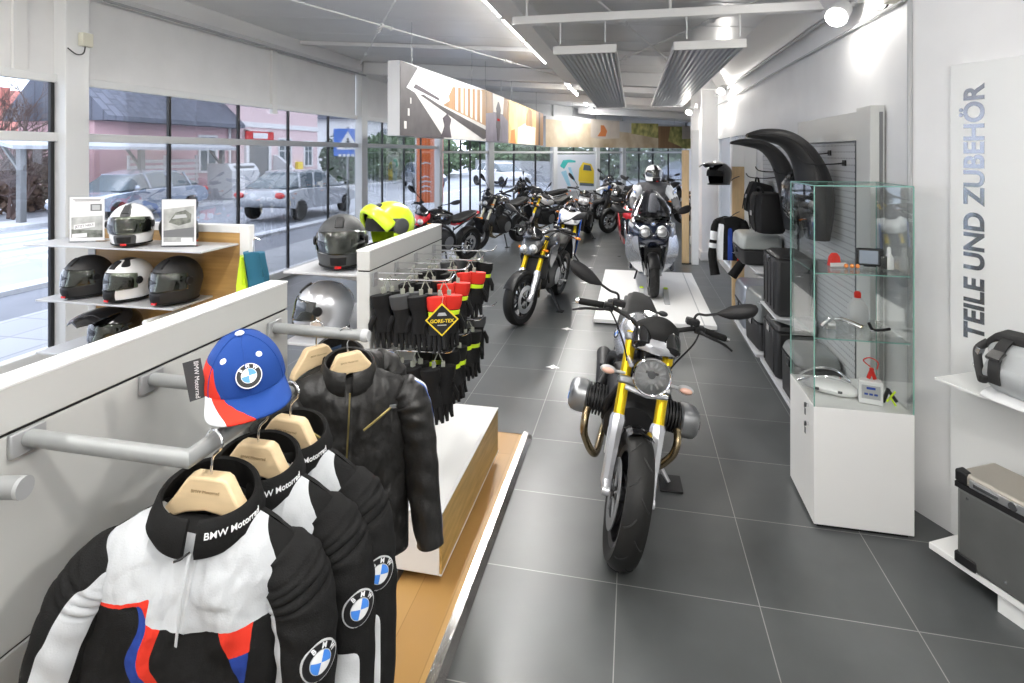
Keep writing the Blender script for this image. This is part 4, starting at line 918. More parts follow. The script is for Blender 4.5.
# ------------------------------------------------------------ hangers
def hanger(label, loc, yaw, tilt=0):
    t = thing('wooden_hanger', label, 'hanger', loc, (0, tilt, yaw), 'wooden hangers on the rails')
    up = [(-.030, .036), (.030, .036), (.040, .030), (.062, -.006), (.080, -.030), (.088, -.052)]
    lo = [(.080, -.058), (.062, -.045), (.035, -.034), (.0, -.028), (-.035, -.034), (-.062, -.045), (-.080, -.058)]
    poly = up+lo+[(-.088, -.052), (-.080, -.030), (-.062, -.006), (-.040, .030)]
    mb = MB(); F = frame((0, 0, 0), (1, 0, 0), (0, 0, 1), (0, -1, 0)); mb.prism(poly, -.016, .016, F); mb.build('wood_body', 'hanger_wood', t, bevel=.006, seg=3)
    mb = MB(); pts = [(0, 0, .035), (0, 0, .060), (.004, 0, .074), (.020, 0, .092), (.020, 0, .108), (.004, 0, .121), (-.014, 0, .117), (-.022, 0, .103)]
    mb.tube(spline(pts, 6), .0026, 8); h = mb.build('hook', 'chrome', t); h.rotation_euler = (0, 0, -R(20))
    text('BMW Motorrad', .0085, 'hanger_print', facing((0, -.0172, .010), (0, -1, 0)), 'printed_words', t, .0002)
    return t
mat('hanger_print', (.30, .20, .10), .6)
# ------------------------------------------------------------ textile jacket
def rb(x): return math.sqrt(max(0, x))
def torso(zsf, a0, T0, nu, nv, zb, pick, bulge=None, fold=0.006, seed=1):
    mb = MB(); rnd = random.Random(seed); ph = [rnd.uniform(0, 6) for _ in range(8)]
    def P(u, v, s):
        a = a0 + .022*(1-v)**1.2 - .012*math.exp(-((v-.80)/.12)**2)
        x = u*a; z = zb+(zsf(x)-zb)*v
        T = (T0*(rb(1-abs(u)**2.4))**.9)*rb(1-v**7)*(1-.08*v)
        y = s*T
        w = fold*2.2*(noise.noise(V((x*13+z*5, z*8, ph[0]+s))) + .55*noise.noise(V((x*26, z*17-x*9, ph[1]+s))) + .25*noise.noise(V((x*60, z*45, ph[2]))))*(1-.3*v)*rb(1-abs(u)**4)
        if s < 0: y += w-(bulge(x, z) if bulge else 0)
        else: y += w*.6
        return V((x, y, z))
    def sheet(s):
        return [[mb._v(P(-1+2*i/nu, j/nv, s)) for i in range(nu+1)] for j in range(nv+1)]
    A = sheet(-1); B = sheet(1)
    for j in range(nv):
        for i in range(nu):
            x = (-1+2*(i+.5)/nu)*a0; v = (j+.5)/nv; z = zb+(zsf(x)-zb)*v
            mb.f([A[j][i], A[j][i+1], A[j+1][i+1], A[j+1][i]], pick(x, z, v, -1)); mb.f([B[j][i+1], B[j][i], B[j+1][i], B[j+1][i+1]], pick(x, z, v, 1))
    mb.soften(8)
    return mb
def sleeve(path, rad, pick, flat=.8, n=40, folds=.004, ribs=None, seed=0):
    pts = spline(path, 14); m = len(pts); rs = [r[0] for r in spline([(r, 0, 0) for r in rad], 14)]
    mb = MB(); rings = []; ph = seed*1.7
    for i, p in enumerate(pts):
        t = (pts[min(i+1, m-1)]-pts[max(i-1, 0)]).normalized(); u = V((1, 0, 0)); u = (u-t*u.dot(t)).normalized(); w = t.cross(u)
        if w.y > 0: w = -w
        ring = []
        for k in range(n):
            a = 2*PI*k/n
            rr = rs[i]*(1+folds*8*math.sin(a*3+i*.32+ph)*math.sin(i*.21+a+ph)+folds*5*math.sin(i*.75+2*a+ph))
            if ribs: rr += ribs(i/(m-1), a)
            ring.append(p+u*math.cos(a)*rr*flat+w*math.sin(a)*rr)
        rings.append(ring)
    vr = [[mb._v(p) for p in r] for r in rings]
    for i in range(m-1):
        for k in range(n):
            j = (k+1) % n; mb.f([vr[i][k], vr[i][j], vr[i+1][j], vr[i+1][k]], pick(i/(m-1), 2*PI*(k+.5)/n))
    top = sum(rings[0], V())/n
    c = mb._v(top+V((0, 0, .02)))
    for k in range(n): mb.f([vr[0][(k+1) % n], vr[0][k], c], pick(0, 2*PI*(k+.5)/n))
    mb.f(vr[-1], 0); mb.soften(6)
    return mb
def collar(c, ra, rb_, zb, zt, m, parent, th=.011, split=.10):
    mb = MB(); N = 56; rings = []
    for i in range(N+1):
        a = -PI/2+split+(2*PI-2*split)*i/N
        ca, sa = math.cos(a), math.sin(a); b = zb(sa); t_ = zt(sa)
        def q(k, z, f): return V((c[0]+ca*(ra*f-k), c[1]+sa*(rb_*f-k), c[2]+z))
        rings.append([q(0, b, 1.08), q(0, b+(t_-b)*.5, 1.0), q(0, t_-.004, .95), q(th*.5, t_, .95), q(th, t_-.004, .95), q(th, b+(t_-b)*.5, 1.0), q(th, b-.02, 1.08)])
    mb.rings(rings); o = mb.build('collar', m, parent, sharp=60)
    return o
def textile_jacket(label, loc, yaw, tilt, swap=None):
    t = thing('riding_jacket', label, 'jacket', loc, (0, tilt, yaw), 'white and black riding jackets on the rail')
    def zs(x):
        return interp([(0, -.045), (.05, -.042), (.082, -.024), (.12, -.044), (.16, -.072), (.19, -.108), (.21, -.15), (.24, -.19)], abs(x))
    def pick(x, z, v, s):
        if abs(x) < .066 and z > -.058 : return 5
        if s > 0: return 0
        yb = -.185-.02*math.cos(x*20) if x < .008 else -.212+.10*(x-.008)
        if x < -.06: yb = -.150+.25*(x+.06)
        right = .105+.55*max(0, -.02-z) if z > -.16 else .19
        left = -.088-1.5*max(0, -.018-z)
        if z > yb and x < right and x > left: return 1
        if x < -.06 and yb-.006 < z <= yb: return 2
        # lower side flashes
        if z <= yb and s < 0 and x > .168: return 1
        if z <= yb:
            dz = -.15-z; c1 = -.082+.30*dz+.012*math.sin(dz*42)
            if c1 < x < c1+.026-.05*dz: return 2
            if c1-.006-.13*dz < x <= c1: return 3
            d2 = -.19-z; c2 = .062+.42*max(0, d2)
            if c2 < x < .128-.10*max(0, d2) and z < -.17: return 2 if d2 < .05+.35*(.128-x) else 3
        return 0
    def bulge(x, z):
        b = 0
        for cx in (-.075, .055):
            dx = (x-cx)/.05; dz = (z+.135+.12*abs(x-cx))/.032
            q = max(0, 1-dx*dx-dz*dz); b += .0035*q**.6 if q > 0 else 0
        if abs(x-.006) < .004 and z > -.21: b += .004
        return b
    mats = ['cloth_black', 'cloth_grey', 'cloth_red', 'cloth_blue', 'cloth_white', 'lining']
    torso(zs, .20, .096, 220, 200, -.62, pick, bulge, seed=3).build('body', mats, t, sharp=80)
    for s in (-1, 1):
        path = [(s*.140, 0, -.108), (s*.172, 0, -.148), (s*.200, -.006, -.205), (s*.218, -.018, -.29), (s*.232, -.03, -.42), (s*.245, -.055, -.60)]
        rad = [.050, .072, .077, .072, .064, .055]
        def pk(v, a, s=s):
            # a: cos -> x, sin -> front
            if s < 0: return 1 if .03 < v and .80-.1*v < a < 1.55+.5*v else 0
            if v > .18 and 2.25 < a < 2.95: return 1
            if v > .62 and 1.0 < a < 2.95: return 4 if v > .70 else 0
            return 0
        def ribs(v, a, s=s):
            if .12 < v < .40: return -.0075*max(0, math.cos((v-.12)/.28*2*PI*5))**8
            return 0
        sleeve(path, rad, pk, ribs=ribs, seed=s+2).build('sleeve', mats, t, sharp=80)
    cc = (0, .004, -.03)
    zb = lambda s: -.012+.020*s if s < 0 else -.012+.028*s
    zt = lambda s: .030+.012*s if s < 0 else .030+.026*s
    co = collar(cc, .097, .084, zb, zt, 'cloth_black', t)
    def warp(p):
        a = R(-44)+p.x/.097
        sa, ca = math.sin(a), math.cos(a); b, q = zb(sa), zt(sa); f = 1.03-.04*p.y/.02
        return V((cc[0]+ca*(.097*f+.0015+p.z), cc[1]+sa*(.084*f+.0015+p.z), cc[2]+(b+q)/2+p.y))
    text('BMW Motorrad', .0165, 'badge_white', None, 'collar_words', co, .0004, bold=.0002, warp=warp)
    mb = MB(); mb.rings([[(.004, y-.002, z), (.009, y-.005, z), (.009, y-.002, z), (.004, y+.002, z)] for z, y in [(-.062, -.088), (-.12, -.108), (-.21, -.106)]]); mb.build('zip', 'cloth_grey', t)
    mb = MB(); mb.tube([(.006, -.088, -.058), (-.006, -.096, -.066), (-.016, -.1, -.068)], .0022, 6); mb.build('zip_pull', 'black_plastic', t)
    roundel(t, (.216+.0615*.62, -.016-.0745*.80, -.27), (.62, -.80, .08), .036, (0.1, 0, 1), rot=R(-8), bend=.070)
    return t
JG = None
jz = 1.29
textile_jacket('nearest white and black riding jacket, with grey chest and red flashes in full view', (-.81, .95, jz), R(20), R(6))
hanger('nearest wooden hanger, inside the collar of the front white and black jacket', (-.805, .945, 1.29), R(10), R(5))
j = [o for o in C.objects if o.name == 'riding_jacket'][0]
dup(j, (-.81, 1.09, jz-.012), (0, R(3), R(16)), 'middle one of the three white and black riding jackets on the rail')
dup(j, (-.815, 1.215, jz-.016), (0, R(2), R(10)), 'rear white and black riding jacket right in front of the black leather one')
h = [o for o in C.objects if o.name == 'wooden_hanger'][0]
dup(h, (-.805, 1.085, 1.282), (0, R(5), R(8)), 'second wooden hanger from the front, below the blue cap brim')
dup(h, (-.81, 1.21, 1.278), (0, R(5), R(4)), 'third wooden hanger, right below the blue cap')
dup(h, (-.915, 1.70, 1.255), (0, R(-6), R(34)), 'wooden hanger in the black leather jacket with brass zips')
dup(h, (-1.045, 1.715, 1.262), (0, 0, R(58)), 'wooden hanger of the leather jacket nearest the partition behind the cap')
# ------------------------------------------------------------ leather jackets
def leather_jacket(label, loc, yaw, tilt):
    t = thing('leather_jacket', label, 'jacket', loc, (0, tilt, yaw), 'black leather jackets on the short arm')
    def zs(x): return interp([(0, -.05), (.05, -.045), (.08, -.022), (.12, -.036), (.17, -.055), (.195, -.08), (.215, -.125), (.24, -.17)], abs(x))
    def pick(x, z, v, s): return 1 if abs(x) < .064 and z > -.062 else 0
    torso(zs, .205, .095, 90, 80, -.62, pick, lambda x, z: .004 if abs(x-.004) < .006 else 0, fold=.008, seed=9).build('body', ['leather', 'lining'], t, sharp=80)
    for s in (-1, 1):
        path = [(s*.165, 0, -.098), (s*.202, 0, -.13), (s*.226, -.008, -.20), (s*.245, -.025, -.31), (s*.262, -.05, -.44), (s*.285, -.085, -.585)]
        pk = lambda v, a, s=s: (1 if 6.0 < a or a < .12 else 2 if .12 <= a < .30 else 0) if (s > 0 and .10 < v) else 0
        sleeve(path, [.055, .078, .078, .072, .064, .055], pk, seed=s+5, folds=.006).build('sleeve', ['leather', 'cloth_white', 'stripe_blue'], t, sharp=80)
    cc = (0, .004, -.03)
    zb = lambda s: -.014+.024*s if s < 0 else -.014+.03*s
    zt = lambda s: .030+.014*s if s < 0 else .030+.026*s
    collar(cc, .088, .078, zb, zt, 'leather', t, split=.14)
    mb = MB(); mb.rings([[(.0, y-.001, z), (.005, y-.005, z), (.005, y-.001, z), (0, y+.002, z)] for z, y in [(-.068, -.088), (-.13, -.104), (-.3, -.108), (-.5, -.105)]]); mb.build('front_zip', 'zip_brass', t)
    for (x0, z0, x1, z1) in ((.05, -.185, .135, -.125), (-.06, -.21, -.12, -.17), (.05, -.43, .12, -.38)):
        n = 6; mb = MB()
        mb.tube([(x0+(x1-x0)*i/n, -.094*rb(1-(abs(x0+(x1-x0)*i/n)/.21)**2.4)-.006, z0+(z1-z0)*i/n) for i in range(n+1)], .004, 6); mb.build('pocket_zip', 'zip_brass', t)
    mb = MB(); mb.b2((.128, -.086, -.128), (.15, -.08, -.116)); mb.build('zip_pull', 'chrome', t)
    mb = MB(); mb.rings([[(x, .055+.001*k, z) for x, z in ((-.045, -.045), (.045, -.045), (.045, -.01), (-.045, -.01))] for k in (0, 1)]); mb.build('lining_label', 'label_navy', t)
    return t
mat('stripe_blue', (.03, .12, .5), .6); mat('label_navy', (.03, .06, .12), .7)
lj = leather_jacket('black leather jacket with brass zips and white blue sleeve stripe', (-.915, 1.70, 1.262), R(30), R(3))
dup(lj, (-1.0, 1.80, 1.265), (0, 0, R(68)), 'second black leather jacket, mostly hidden between the first one and the partition')
# ------------------------------------------------------------ cap
t = thing('baseball_cap', 'blue cap with red and white brim panel resting on the jacket rail', 'cap', (-.835, 1.09, 1.424), (R(4), R(-6), R(42)))
t.scale = (.97, .97, .97)
def capP(a, e, k=1): return V((.086*math.sin(a)*math.cos(e)*k, -.094*math.cos(a)*math.cos(e)*k, .03+.108*math.sin(e)*k*(1-.04*math.cos(a))))
def cap_pick(a, e):
    if a < -.15:
        q = -.62-(e*1.0)*.62
        if a < q and e < .62: return 1 if e > .02*1 else 1
    return 0
mb = MB(); N = 96; Mn = 40; g = []
for i in range(Mn+1):
    e = (PI/2-.01)*i/Mn; g.append([mb._v(capP(-PI+2*PI*k/N, e)-V((0, 0, .0))) for k in range(N)])
for i in range(Mn):
    for k in range(N): mb.f([g[i][k], g[i][(k+1) % N], g[i+1][(k+1) % N], g[i+1][k]], cap_pick(-PI+2*PI*(k+.5)/N, PI/2*(i+.5)/Mn))
mb.f(g[-1]); mb.soften(6); cr = mb.build('crown', ['cap_blue', 'cloth_red'], t, solid=.002)
mb = MB(); rows = []; NB = 48
for j in range(11):
    q = j/10; row = []
    for k in range(NB+1):
        s = -1+2*k/NB; a = s*1.28
        base = capP(a, 0, .985)+V((0, 0, .006)); L = .066*rb(1-abs(s)**3)
        d = V((math.sin(a)*.30, -1, 0)).normalized()
        row.append(base+d*L*q+V((0, 0, -.003-.022*q*(.55+.45*q)*rb(1-abs(s)**3)-.022*s*s*q))); 
    rows.append(row)
vr = [[mb._v(p) for p in r] for r in rows]
for j in range(10):
    for k in range(NB):
        s = -1+2*(k+.5)/NB; q = (j+.5)/10
        mi = 0
        if s < -.16-.34*(1-q)+.22*q: mi = 1
        if s < -.46-.30*(1-q)+.10*q: mi = 2
        mb.f([vr[j][k], vr[j][k+1], vr[j+1][k+1], vr[j+1][k]], mi)
mb.soften(5); mb.build('brim', ['cap_blue', 'cloth_red', 'cloth_white'], t, solid=.004)
mb = MB(); mb.ell((0, 0, .138), (.010, .010, .005)); mb.build('top_button', 'badge_white', t)
for a in (-.70, .52):
    mb = MB(); p = capP(a, .78, 1.0); n_ = (p-V((0, 0, .03))).normalized(); mb.lathe([(.001, .002), (.006, .0015), (.007, 0), (0, -.001)], p, n_, 14); mb.build('eyelet', 'badge_white', t)
p = capP(.06, .42, 1.02); roundel(cr, p, (p-V((0, 0, .01))).normalized(), .026)
mb = MB()
for a in (-2.2, -1.05, 0, 1.05, 2.2): mb.tube([capP(a, PI/2*i/12, 1.004) for i in range(13)], .0012, 5)
mb.build('seam', 'cap_blue', cr)
# cap tag
mb = MB(); mb.box((-.095, -.028, .07), (.034, .0015, .088), (0, R(-3), 0)); tg = mb.build('hang_tag', 'dark_grey', t)
tg.rotation_euler = (0, 0, 0)
text('BMW Motorrad', .0125, 'badge_white', facing((-.092, -.0295, .070), (0, -1, 0)) @ Matrix.Rotation(R(-93), 4, 'Z'), 'printed_words', tg, .0002)
# ------------------------------------------------------------ motorcycles
mat('tyre_hero', (.014, .014, .0135), .5, spec=.25, bump=.25, bscale=50); mat('seat_vinyl', (.014, .014, .014), .6, bump=.3, bscale=150, spec=.3); mat('header_pipe', (.42, .33, .20), .25, .95); mat('rim_black', (.02, .02, .022), .35, .4)
mat('paint_silver', (.56, .57, .60), .22, .7, coat=.8); mat('paint_grey', (.10, .105, .11), .3, .5, coat=.6); mat('paint_blue', (.03, .12, .50), .25, coat=.8); mat('paint_white', (.78, .79, .8), .22, coat=.8); mat('paint_red', (.60, .02, .03), .22, coat=.8); mat('paint_black', (.012, .012, .013), .2, coat=.8); mat('paint_navy', (.018, .024, .045), .18, .2, coat=.9); mat('reflector', (.86, .87, .88), .30, .55)
def wheel(root, name, y, z, Rr, w, X=None, disc=True, tyre='tyre', rim='rim_black', groove=False, spokes=10, x0=0):
    c = V((x0, y, z)); h = w/2; ri = Rr-.083
    mb = MB(X); mb.lathe([(ri, h*.72), (ri+.03, h*.97), (Rr-.028, h), (Rr-.010, h*.66), (Rr-.002, h*.3), (Rr, 0), (Rr-.002, -h*.3), (Rr-.010, -h*.66), (Rr-.028, -h), (ri+.03, -h*.97), (ri, -h*.72)], c, (1, 0, 0), 56, closed=True)
    ty = mb.build(name, tyre, root)
    mb = MB(X); mb.lathe([(ri-.022, h*.66), (ri+.004, h*.78), (ri+.004, h*.62), (ri-.018, h*.2), (ri-.018, -h*.2), (ri+.004, -h*.62), (ri+.004, -h*.78), (ri-.022, -h*.66)], c, (1, 0, 0), 48, closed=True)
    mb.lathe([(.001, .06), (.028, .06), (.034, .045), (.034, -.045), (.028, -.06), (.001, -.06)], c, (1, 0, 0), 18)
    for k in range(spokes):
        a = 2*PI*k/spokes+.2; b = a+(.16 if k % 2 else -.16)
        mb.tube([c+V((0, math.cos(a)*.03, math.sin(a)*.03)), c+V((.004, math.cos((a+b)/2)*(ri*.5), math.sin((a+b)/2)*(ri*.5))), c+V((0, math.cos(b)*(ri-.015), math.sin(b)*(ri-.015)))], [.013, .010, .011], 8)
    mb.build('rim', rim, ty)
    if disc:
        for s in ((-1, 1) if disc == 2 else (1,)):
            mb = MB(X); mb.lathe([(.105, -.0025), (.158, -.0025), (.158, .0025), (.105, .0025)], c+V((s*.068, 0, 0)), (1, 0, 0), 40, closed=True)
            for k in range(5): a = 2*PI*k/5; mb.tube([c+V((s*.066, math.cos(a)*.03, math.sin(a)*.03)), c+V((s*.066, math.cos(a)*.11, math.sin(a)*.11))], .008, 6)
            mb.build('brake_disc', 'mid_grey' if groove else 'aluminium', ty)
    if groove:
        mb = MB(X)
        for k in range(22):
            a0 = 2*PI*k/22; sg = 1 if k % 2 else -1
            pts = []
            for i in range(9):
                u = i/8; hh = sg*(h*.06+h*.80*u); a = a0+.30*u-.12*u*u
                rr = Rr-.0005-(.0285*(abs(hh)/h)**2.2)
                pts.append(c+V((hh, math.cos(a)*rr, math.sin(a)*rr)))
            mb.tube(pts, [.0015]+[.0042]*7+[.0015], 5)
        mb.build('tread_grooves', 'black_line', ty)['kind'] = 'stuff'
    return ty
def loft(mb, secs, n=20, pw=2.4, mi=None):
    """secs: (y, z_center, half_w, half_h_up, half_h_dn)"""
    rings = []
    for y, zc, a, hu, hd in secs:
        r = []
        for k in range(n):
            t = 2*PI*k/n; ct, st_ = math.cos(t), math.sin(t)
            x = a*abs(ct)**(2/pw)*(1 if ct > 0 else -1); z = (hu if st_ > 0 else hd)*abs(st_)**(2/pw)*(1 if st_ > 0 else -1)
            r.append((x, y, zc+z))
        rings.append(r)
    mb.rings(rings, mi=mi)
def roundlamp(parent, name, c, r, X, hero=False):
    mb = MB(X); mb.lathe([(.001, .10), (r*.55, .095), (r*.92, .04), (r, -.01), (r*1.04, -.025), (r*.98, -.034), (r*.93, -.030)], c, (0, 1, 0), 40, open=True); o = mb.build(name, 'chrome' if hero else 'black_gloss', parent)
    mb = MB(X); mb.lathe([(.001, .045), (r*.3, .04), (r*.6, .022), (r*.93, -.026)], c, (0, 1, 0), 32, open=True)
    for k in range(14):
        a = 2*PI*k/14; mb.box(V(c)+V((math.cos(a)*r*.62, -.004, math.sin(a)*r*.62)), (r*.10, .006, r*.34), (0, -a+PI/2, 0))
    mb.build('reflector', 'reflector', o)
    mb = MB(X); mb.lathe([(.001, .0), (r*.2, 0), (r*.22, .01)], V(c)+V((0, -.012, r*.05)), (0, 1, 0), 20); mb.b2((c[0]-r*.34, c[1]-.012, c[2]+r*.1), (c[0]+r*.34, c[1]-.006, c[2]+r*.22)); mb.build('bulb_shield', 'mid_grey', o)
    mb = MB(X); mb.lathe([(.001, -.042), (r*.6, -.038), (r*.95, -.028)], c, (0, 1, 0), 32, open=True); mb.build('lens', 'lamp_lens', o)
    return o
def mirror(root, s, X, base, head, hw=.075, hh=.042, m='black_plastic'):
    mb = MB(X); b, h = V(base), V(head)
    mb.tube(spline([b, b+V((s*.012, -.005, .07)), b.lerp(h, .45)+V((0, 0, .03)), h], 6), [.007]*18+[.009], 8)
    # head: rounded wedge, glass to the rear (+y)
    d = (h-b); d.z *= .45; d = d.normalized()
    mb2 = []
    rings = []
    for t, k in ((-.03, .16), (0, .5), (.04, .86), (.09, 1.0), (.135, .95), (.165, .70), (.178, .25)):
        c = h+d*t; up = V((0, .25, 1)).normalized(); fw = d.cross(up).normalized()*(-1 if s < 0 else 1)
        rings.append([c+up*(hh*k*math.cos(q))+V((0, 1, 0))*(.020*k*math.sin(q)) for q in [2*PI*i/16 for i in range(16)]])
    mb.rings(rings); o = mb.build('mirror', m, root)
    mb = MB(X); rr = []
    for t, k in ((.005, .5), (.04, .80), (.09, .93), (.135, .88), (.16, .6)):
        c = h+d*t; up = V((0, .25, 1)).normalized(); rr.append([c+up*(hh*k*.9)+V((0, .0205*k, 0)), c-up*(hh*k*.9)+V((0, .0205*k, 0))])
    mb.rings(rr, closed=False, cap=False); mb.build('mirror_glass', 'chrome', o)
def motorcycle(label, contact, yaw, lean, steer, st, group='motorcycles on the showroom floor', s=1.0):
    fy, ry = -.72, .74; RF, RR = st.get('rf', .300), .315
    hero = st.get('hero')
    off = Matrix.Rotation(yaw, 3, 'Z') @ V((0, fy*s, 0))
    root = thing('motorcycle', label, 'motorcycle', (contact[0]-off.x, contact[1]-off.y, contact[2] if len(contact) > 2 else 0), (0, lean, yaw), group)
    root.scale = (s, s, s)
    up = st.get('up', 0)      # taller travel
    top = V((0, -.36, 1.0+up)); low = V((0, fy+.035, RF)); ax = (top-low).normalized()
    S = Matrix.Translation(top) @ Matrix.Rotation(steer, 4, ax) @ Matrix.Translation(-top)
    fork = st.get('fork', 'gold_fork'); pa = st['paint']; pb = st.get('paint2', pa); ac = st.get('accent', 'black_plastic')
    wheel(root, 'front_wheel', fy, RF, RF, st.get('tw', .12), S, 2, 'tyre_hero' if hero else 'tyre', st.get('rim', 'rim_black'), hero)
    wheel(root, 'rear_wheel', ry, RR, RR, .17, None, 1, 'tyre_hero' if hero else 'tyre', st.get('rim', 'rim_black'))
    def onf(t, x, dy=0): p = low+ax*t; return (x, p.y+dy, p.z)
    L = (top-low).length
    for sx in (-1, 1):
        x = sx*.102
        mb = MB(S); mb.cyl(onf(.30, x), onf(L-.02, x), .028, n=20); ft = mb.build('fork_tube', fork, root)
        mb = MB(S); mb.tube([onf(.335, x), onf(.31, x), onf(.24, x*1.02), onf(.10, x*1.04), onf(.02, x*1.05)], [.033, .041, .037, .030, .030], 8); mb.tube([onf(.03, x*1.05, .0), (x*1.05, fy, RF)], [.028, .024], 12); mb.cyl((x*.9, fy, RF), (x*1.25, fy, RF), .022, n=14); mb.build('fork_bottom', 'silver_paint' if hero or fork == 'gold_fork' else 'engine_black', ft)
        mb = MB(S); mb.box(V(onf(.17, x*1.02, .075)), (.055, .055, .13), (R(-24), 0, 0)); mb.box(V(onf(.15, x*1.02, .035)), (.03, .06, .05)); mb.build('brake_caliper', 'light_grey' if hero else 'engine_black', ft, bevel=.008)
    mb = MB(S)
    for t, hx in ((L-.05, .135), (L-.27, .135)):
        p = low+ax*t; mb.box(p, (hx*2, .075, .04), (R(-25), 0, 0))
    mb.build('triple_clamp', 'engine_silver' if hero else 'engine_black', root, bevel=.01)
    # front fender
    mb = MB(S); hi = st.get('beak'); rings = []
    for i in range(15):
        a = R(150-(150-35)*i/14) if not hero else R(140-(140-42)*i/14)
        r = RF+.018; k = .066 if not hi else .06
        rings.append([(x_, fy-math.cos(a)*-1*r*-1*(-1), RF+math.sin(a)*(r-d)) for x_, d in ((-k, .03), (-k*.7, .004), (0, -.006), (k*.7, .004), (k, .03), (k*.66, .012), (0, .0), (-k*.66, .012))])
    rings = [[(p[0], fy+math.cos(R(150-115*i/14) if not hero else R(140-98*i/14))*(RF+.018), p[2]) for p in r] for i, r in enumerate(rings)]
    if hero: rings = rings[7:]
    mb.rings(rings); mb.build('front_fender', 'black_gloss' if hero else st.get('fender', 'black_plastic'), root)
    # handlebar
    bw = st.get('bar', .40); bz = st.get('bz', 1.04)+up; by = st.get('by', -.33)
    hb = [(-bw, by+.075, bz+.00), (-bw*.62, by+.03, bz+.025), (-bw*.34, by-.03, bz+.01), (-.06, by-.03, bz-.03), (.06, by-.03, bz-.03), (bw*.34, by-.03, bz+.01), (bw*.62, by+.03, bz+.025), (bw, by+.075, bz)]
    mb = MB(S); mb.tube(spline(hb, 6), .0125, 10); bar = mb.build('handlebar', 'engine_black', root)
    for sx in (-1, 1):
        e = V((sx*bw, by+.075, bz)); m_ = V((sx*bw*.66, by+.035, bz+.023)); d = (e-m_).normalized()
        mb = MB(S); mb.tube([m_+d*.0, m_+d*.004, e, e+d*.004], [.0165, .0185, .0185, .016], 14); g = mb.build('grip', 'rubber', bar)
        mb = MB(S); mb.tube([e+d*.004, e+d*.022], [.0165, .015], 14); mb.build('bar_end', 'chrome' if hero else 'engine_black', g)
        mb = MB(S); a = m_-d*.02; mb.box(a+V((0, -.012, 0)), (.055, .05, .042)); mb.box(a-d*.05+V((0, -.015, .03)), (.07, .05, .035)); mb.build('switch_block', 'black_plastic', bar, bevel=.008)
        mb = MB(S); mb.tube(spline([a+V((0, -.04, -.005)), a+d*.05+V((0, -.075, -.005)), a+d*.13+V((0, -.08, -.012)), a+d*.20+V((0, -.07, -.035))], 6), [.011]*3+[.008]*12+[.006]*4, 8, flat=.7); mb.build('lever', 'engine_black', bar)
        mh = st.get('mir', (.20, .02, .19)); mb_ = (sx*bw*.50, by+.01, bz+.035)
        mirror(root, sx, S, mb_, (sx*(bw*.50+mh[0]), by+mh[1], bz+mh[2]))
        mb = MB(S); mb.tube(spline([a+V((0, -.03, 0)), (sx*.20, by-.12, bz-.02), (sx*.12, by-.13, bz-.16), (sx*.09, by-.10, bz-.30)], 6), .0045, 6); mb.build('cable', 'rubber', bar)
    # engine
    boxer = st.get('boxer')
    mb = MB(); loft(mb, [(-.34, .46, .10, .10, .10), (-.28, .48, .15, .18, .16), (-.05, .48, .17, .20, .20), (.12, .47, .16, .17, .20), (.26, .45, .12, .13, .14)], 20, 4); en = mb.build('engine', 'engine_black', root, sharp=30)
    mb = MB(); mb.lathe([(.0, .0), (.10, .0), (.11, .012), (.0, .02)], (.165, .05, .45), (1, 0, 0), 20); mb.build('engine_cover', 'engine_silver', en)
    mb = MB(); mb.lathe([(.0, .0), (.10, .0), (.11, .012), (.0, .02)], (-.165, .05, .45), (-1, 0, 0), 20); mb.build('engine_cover', 'engine_silver', en)
    if boxer:
        mb = MB(); mb.lathe([(0, 0), (.13, 0), (.14, .02), (.12, .05), (0, .06)], (0, -.34, .47), (0, -1, 0), 24); mb.build('front_cover', 'engine_black', en)
        for sx in (-1, 1):
            yc = -.16 if sx > 0 else -.20; zc = .50
            mb = MB()
            prof = []
            for i in range(7): prof += [(.062, .14+i*.018), (.085, .142+i*.018), (.085, .150+i*.018), (.062, .152+i*.018)]
            mb.lathe(prof, (0, yc, zc), (sx, 0, 0), 24, sc=(1, 1)); cy = mb.build('cylinder', 'engine_black', en)
            mb = MB(); rr = []
            for x, k in ((.262, .9), (.275, 1.0), (.318, 1.0), (.345, .93), (.362, .74), (.370, .45)):
                rr.append([(sx*x, yc+.098*k*abs(math.cos(q))**.7*(1 if math.cos(q) > 0 else -1), zc+.082*k*abs(math.sin(q))**.7*(1 if math.sin(q) > 0 else -1)) for q in [2*PI*i/28 for i in range(28)]])
            mb.rings(rr); mb.build('head_cover', 'engine_silver', cy)
            mb = MB(); mb.prism([(-.055, -.012), (.055, -.02), (.06, .02), (-.045, .03)], 0, .008, facing((sx*.362, yc, zc), (sx, 0, 0))); mb.build('cover_plate', 'badge_blue' if hero and sx < 0 else 'engine_black', cy)
            mb = MB(); mb.tube(spline([(sx*.25, yc-.085, zc-.03), (sx*.255, yc-.135, zc-.08), (sx*.235, yc-.13, zc-.17), (sx*.16, yc-.06, zc-.28), (sx*.12, .1, .20), (-.08, .35, .20)], 8), .021, 12); mb.build('exhaust_pipe', 'header_pipe', en)
            mb = MB(); mb.tube(spline([(sx*.2, yc+.09, zc+.04), (sx*.16, yc+.18, zc+.10), (sx*.08, yc+.22, zc+.13)], 6), .03, 12); mb.build('intake', 'black_plastic', en)
    else:
        mb = MB(); mb.box((0, -.40, .62), (.34, .035, .26), (R(-14), 0, 0)); mb.build('radiator', 'engine_black', root, bevel=.006)
        for x in (-.09, -.03, .03, .09):
            mb = MB(); mb.tube(spline([(x, -.30, .56), (x, -.38, .50), (x*.9, -.36, .34), (x*.5, -.2, .21), (-.06, .1, .20), (-.1, .4, .24)], 7), .018, 10); mb.build('exhaust_pipe', 'header_pipe', en)
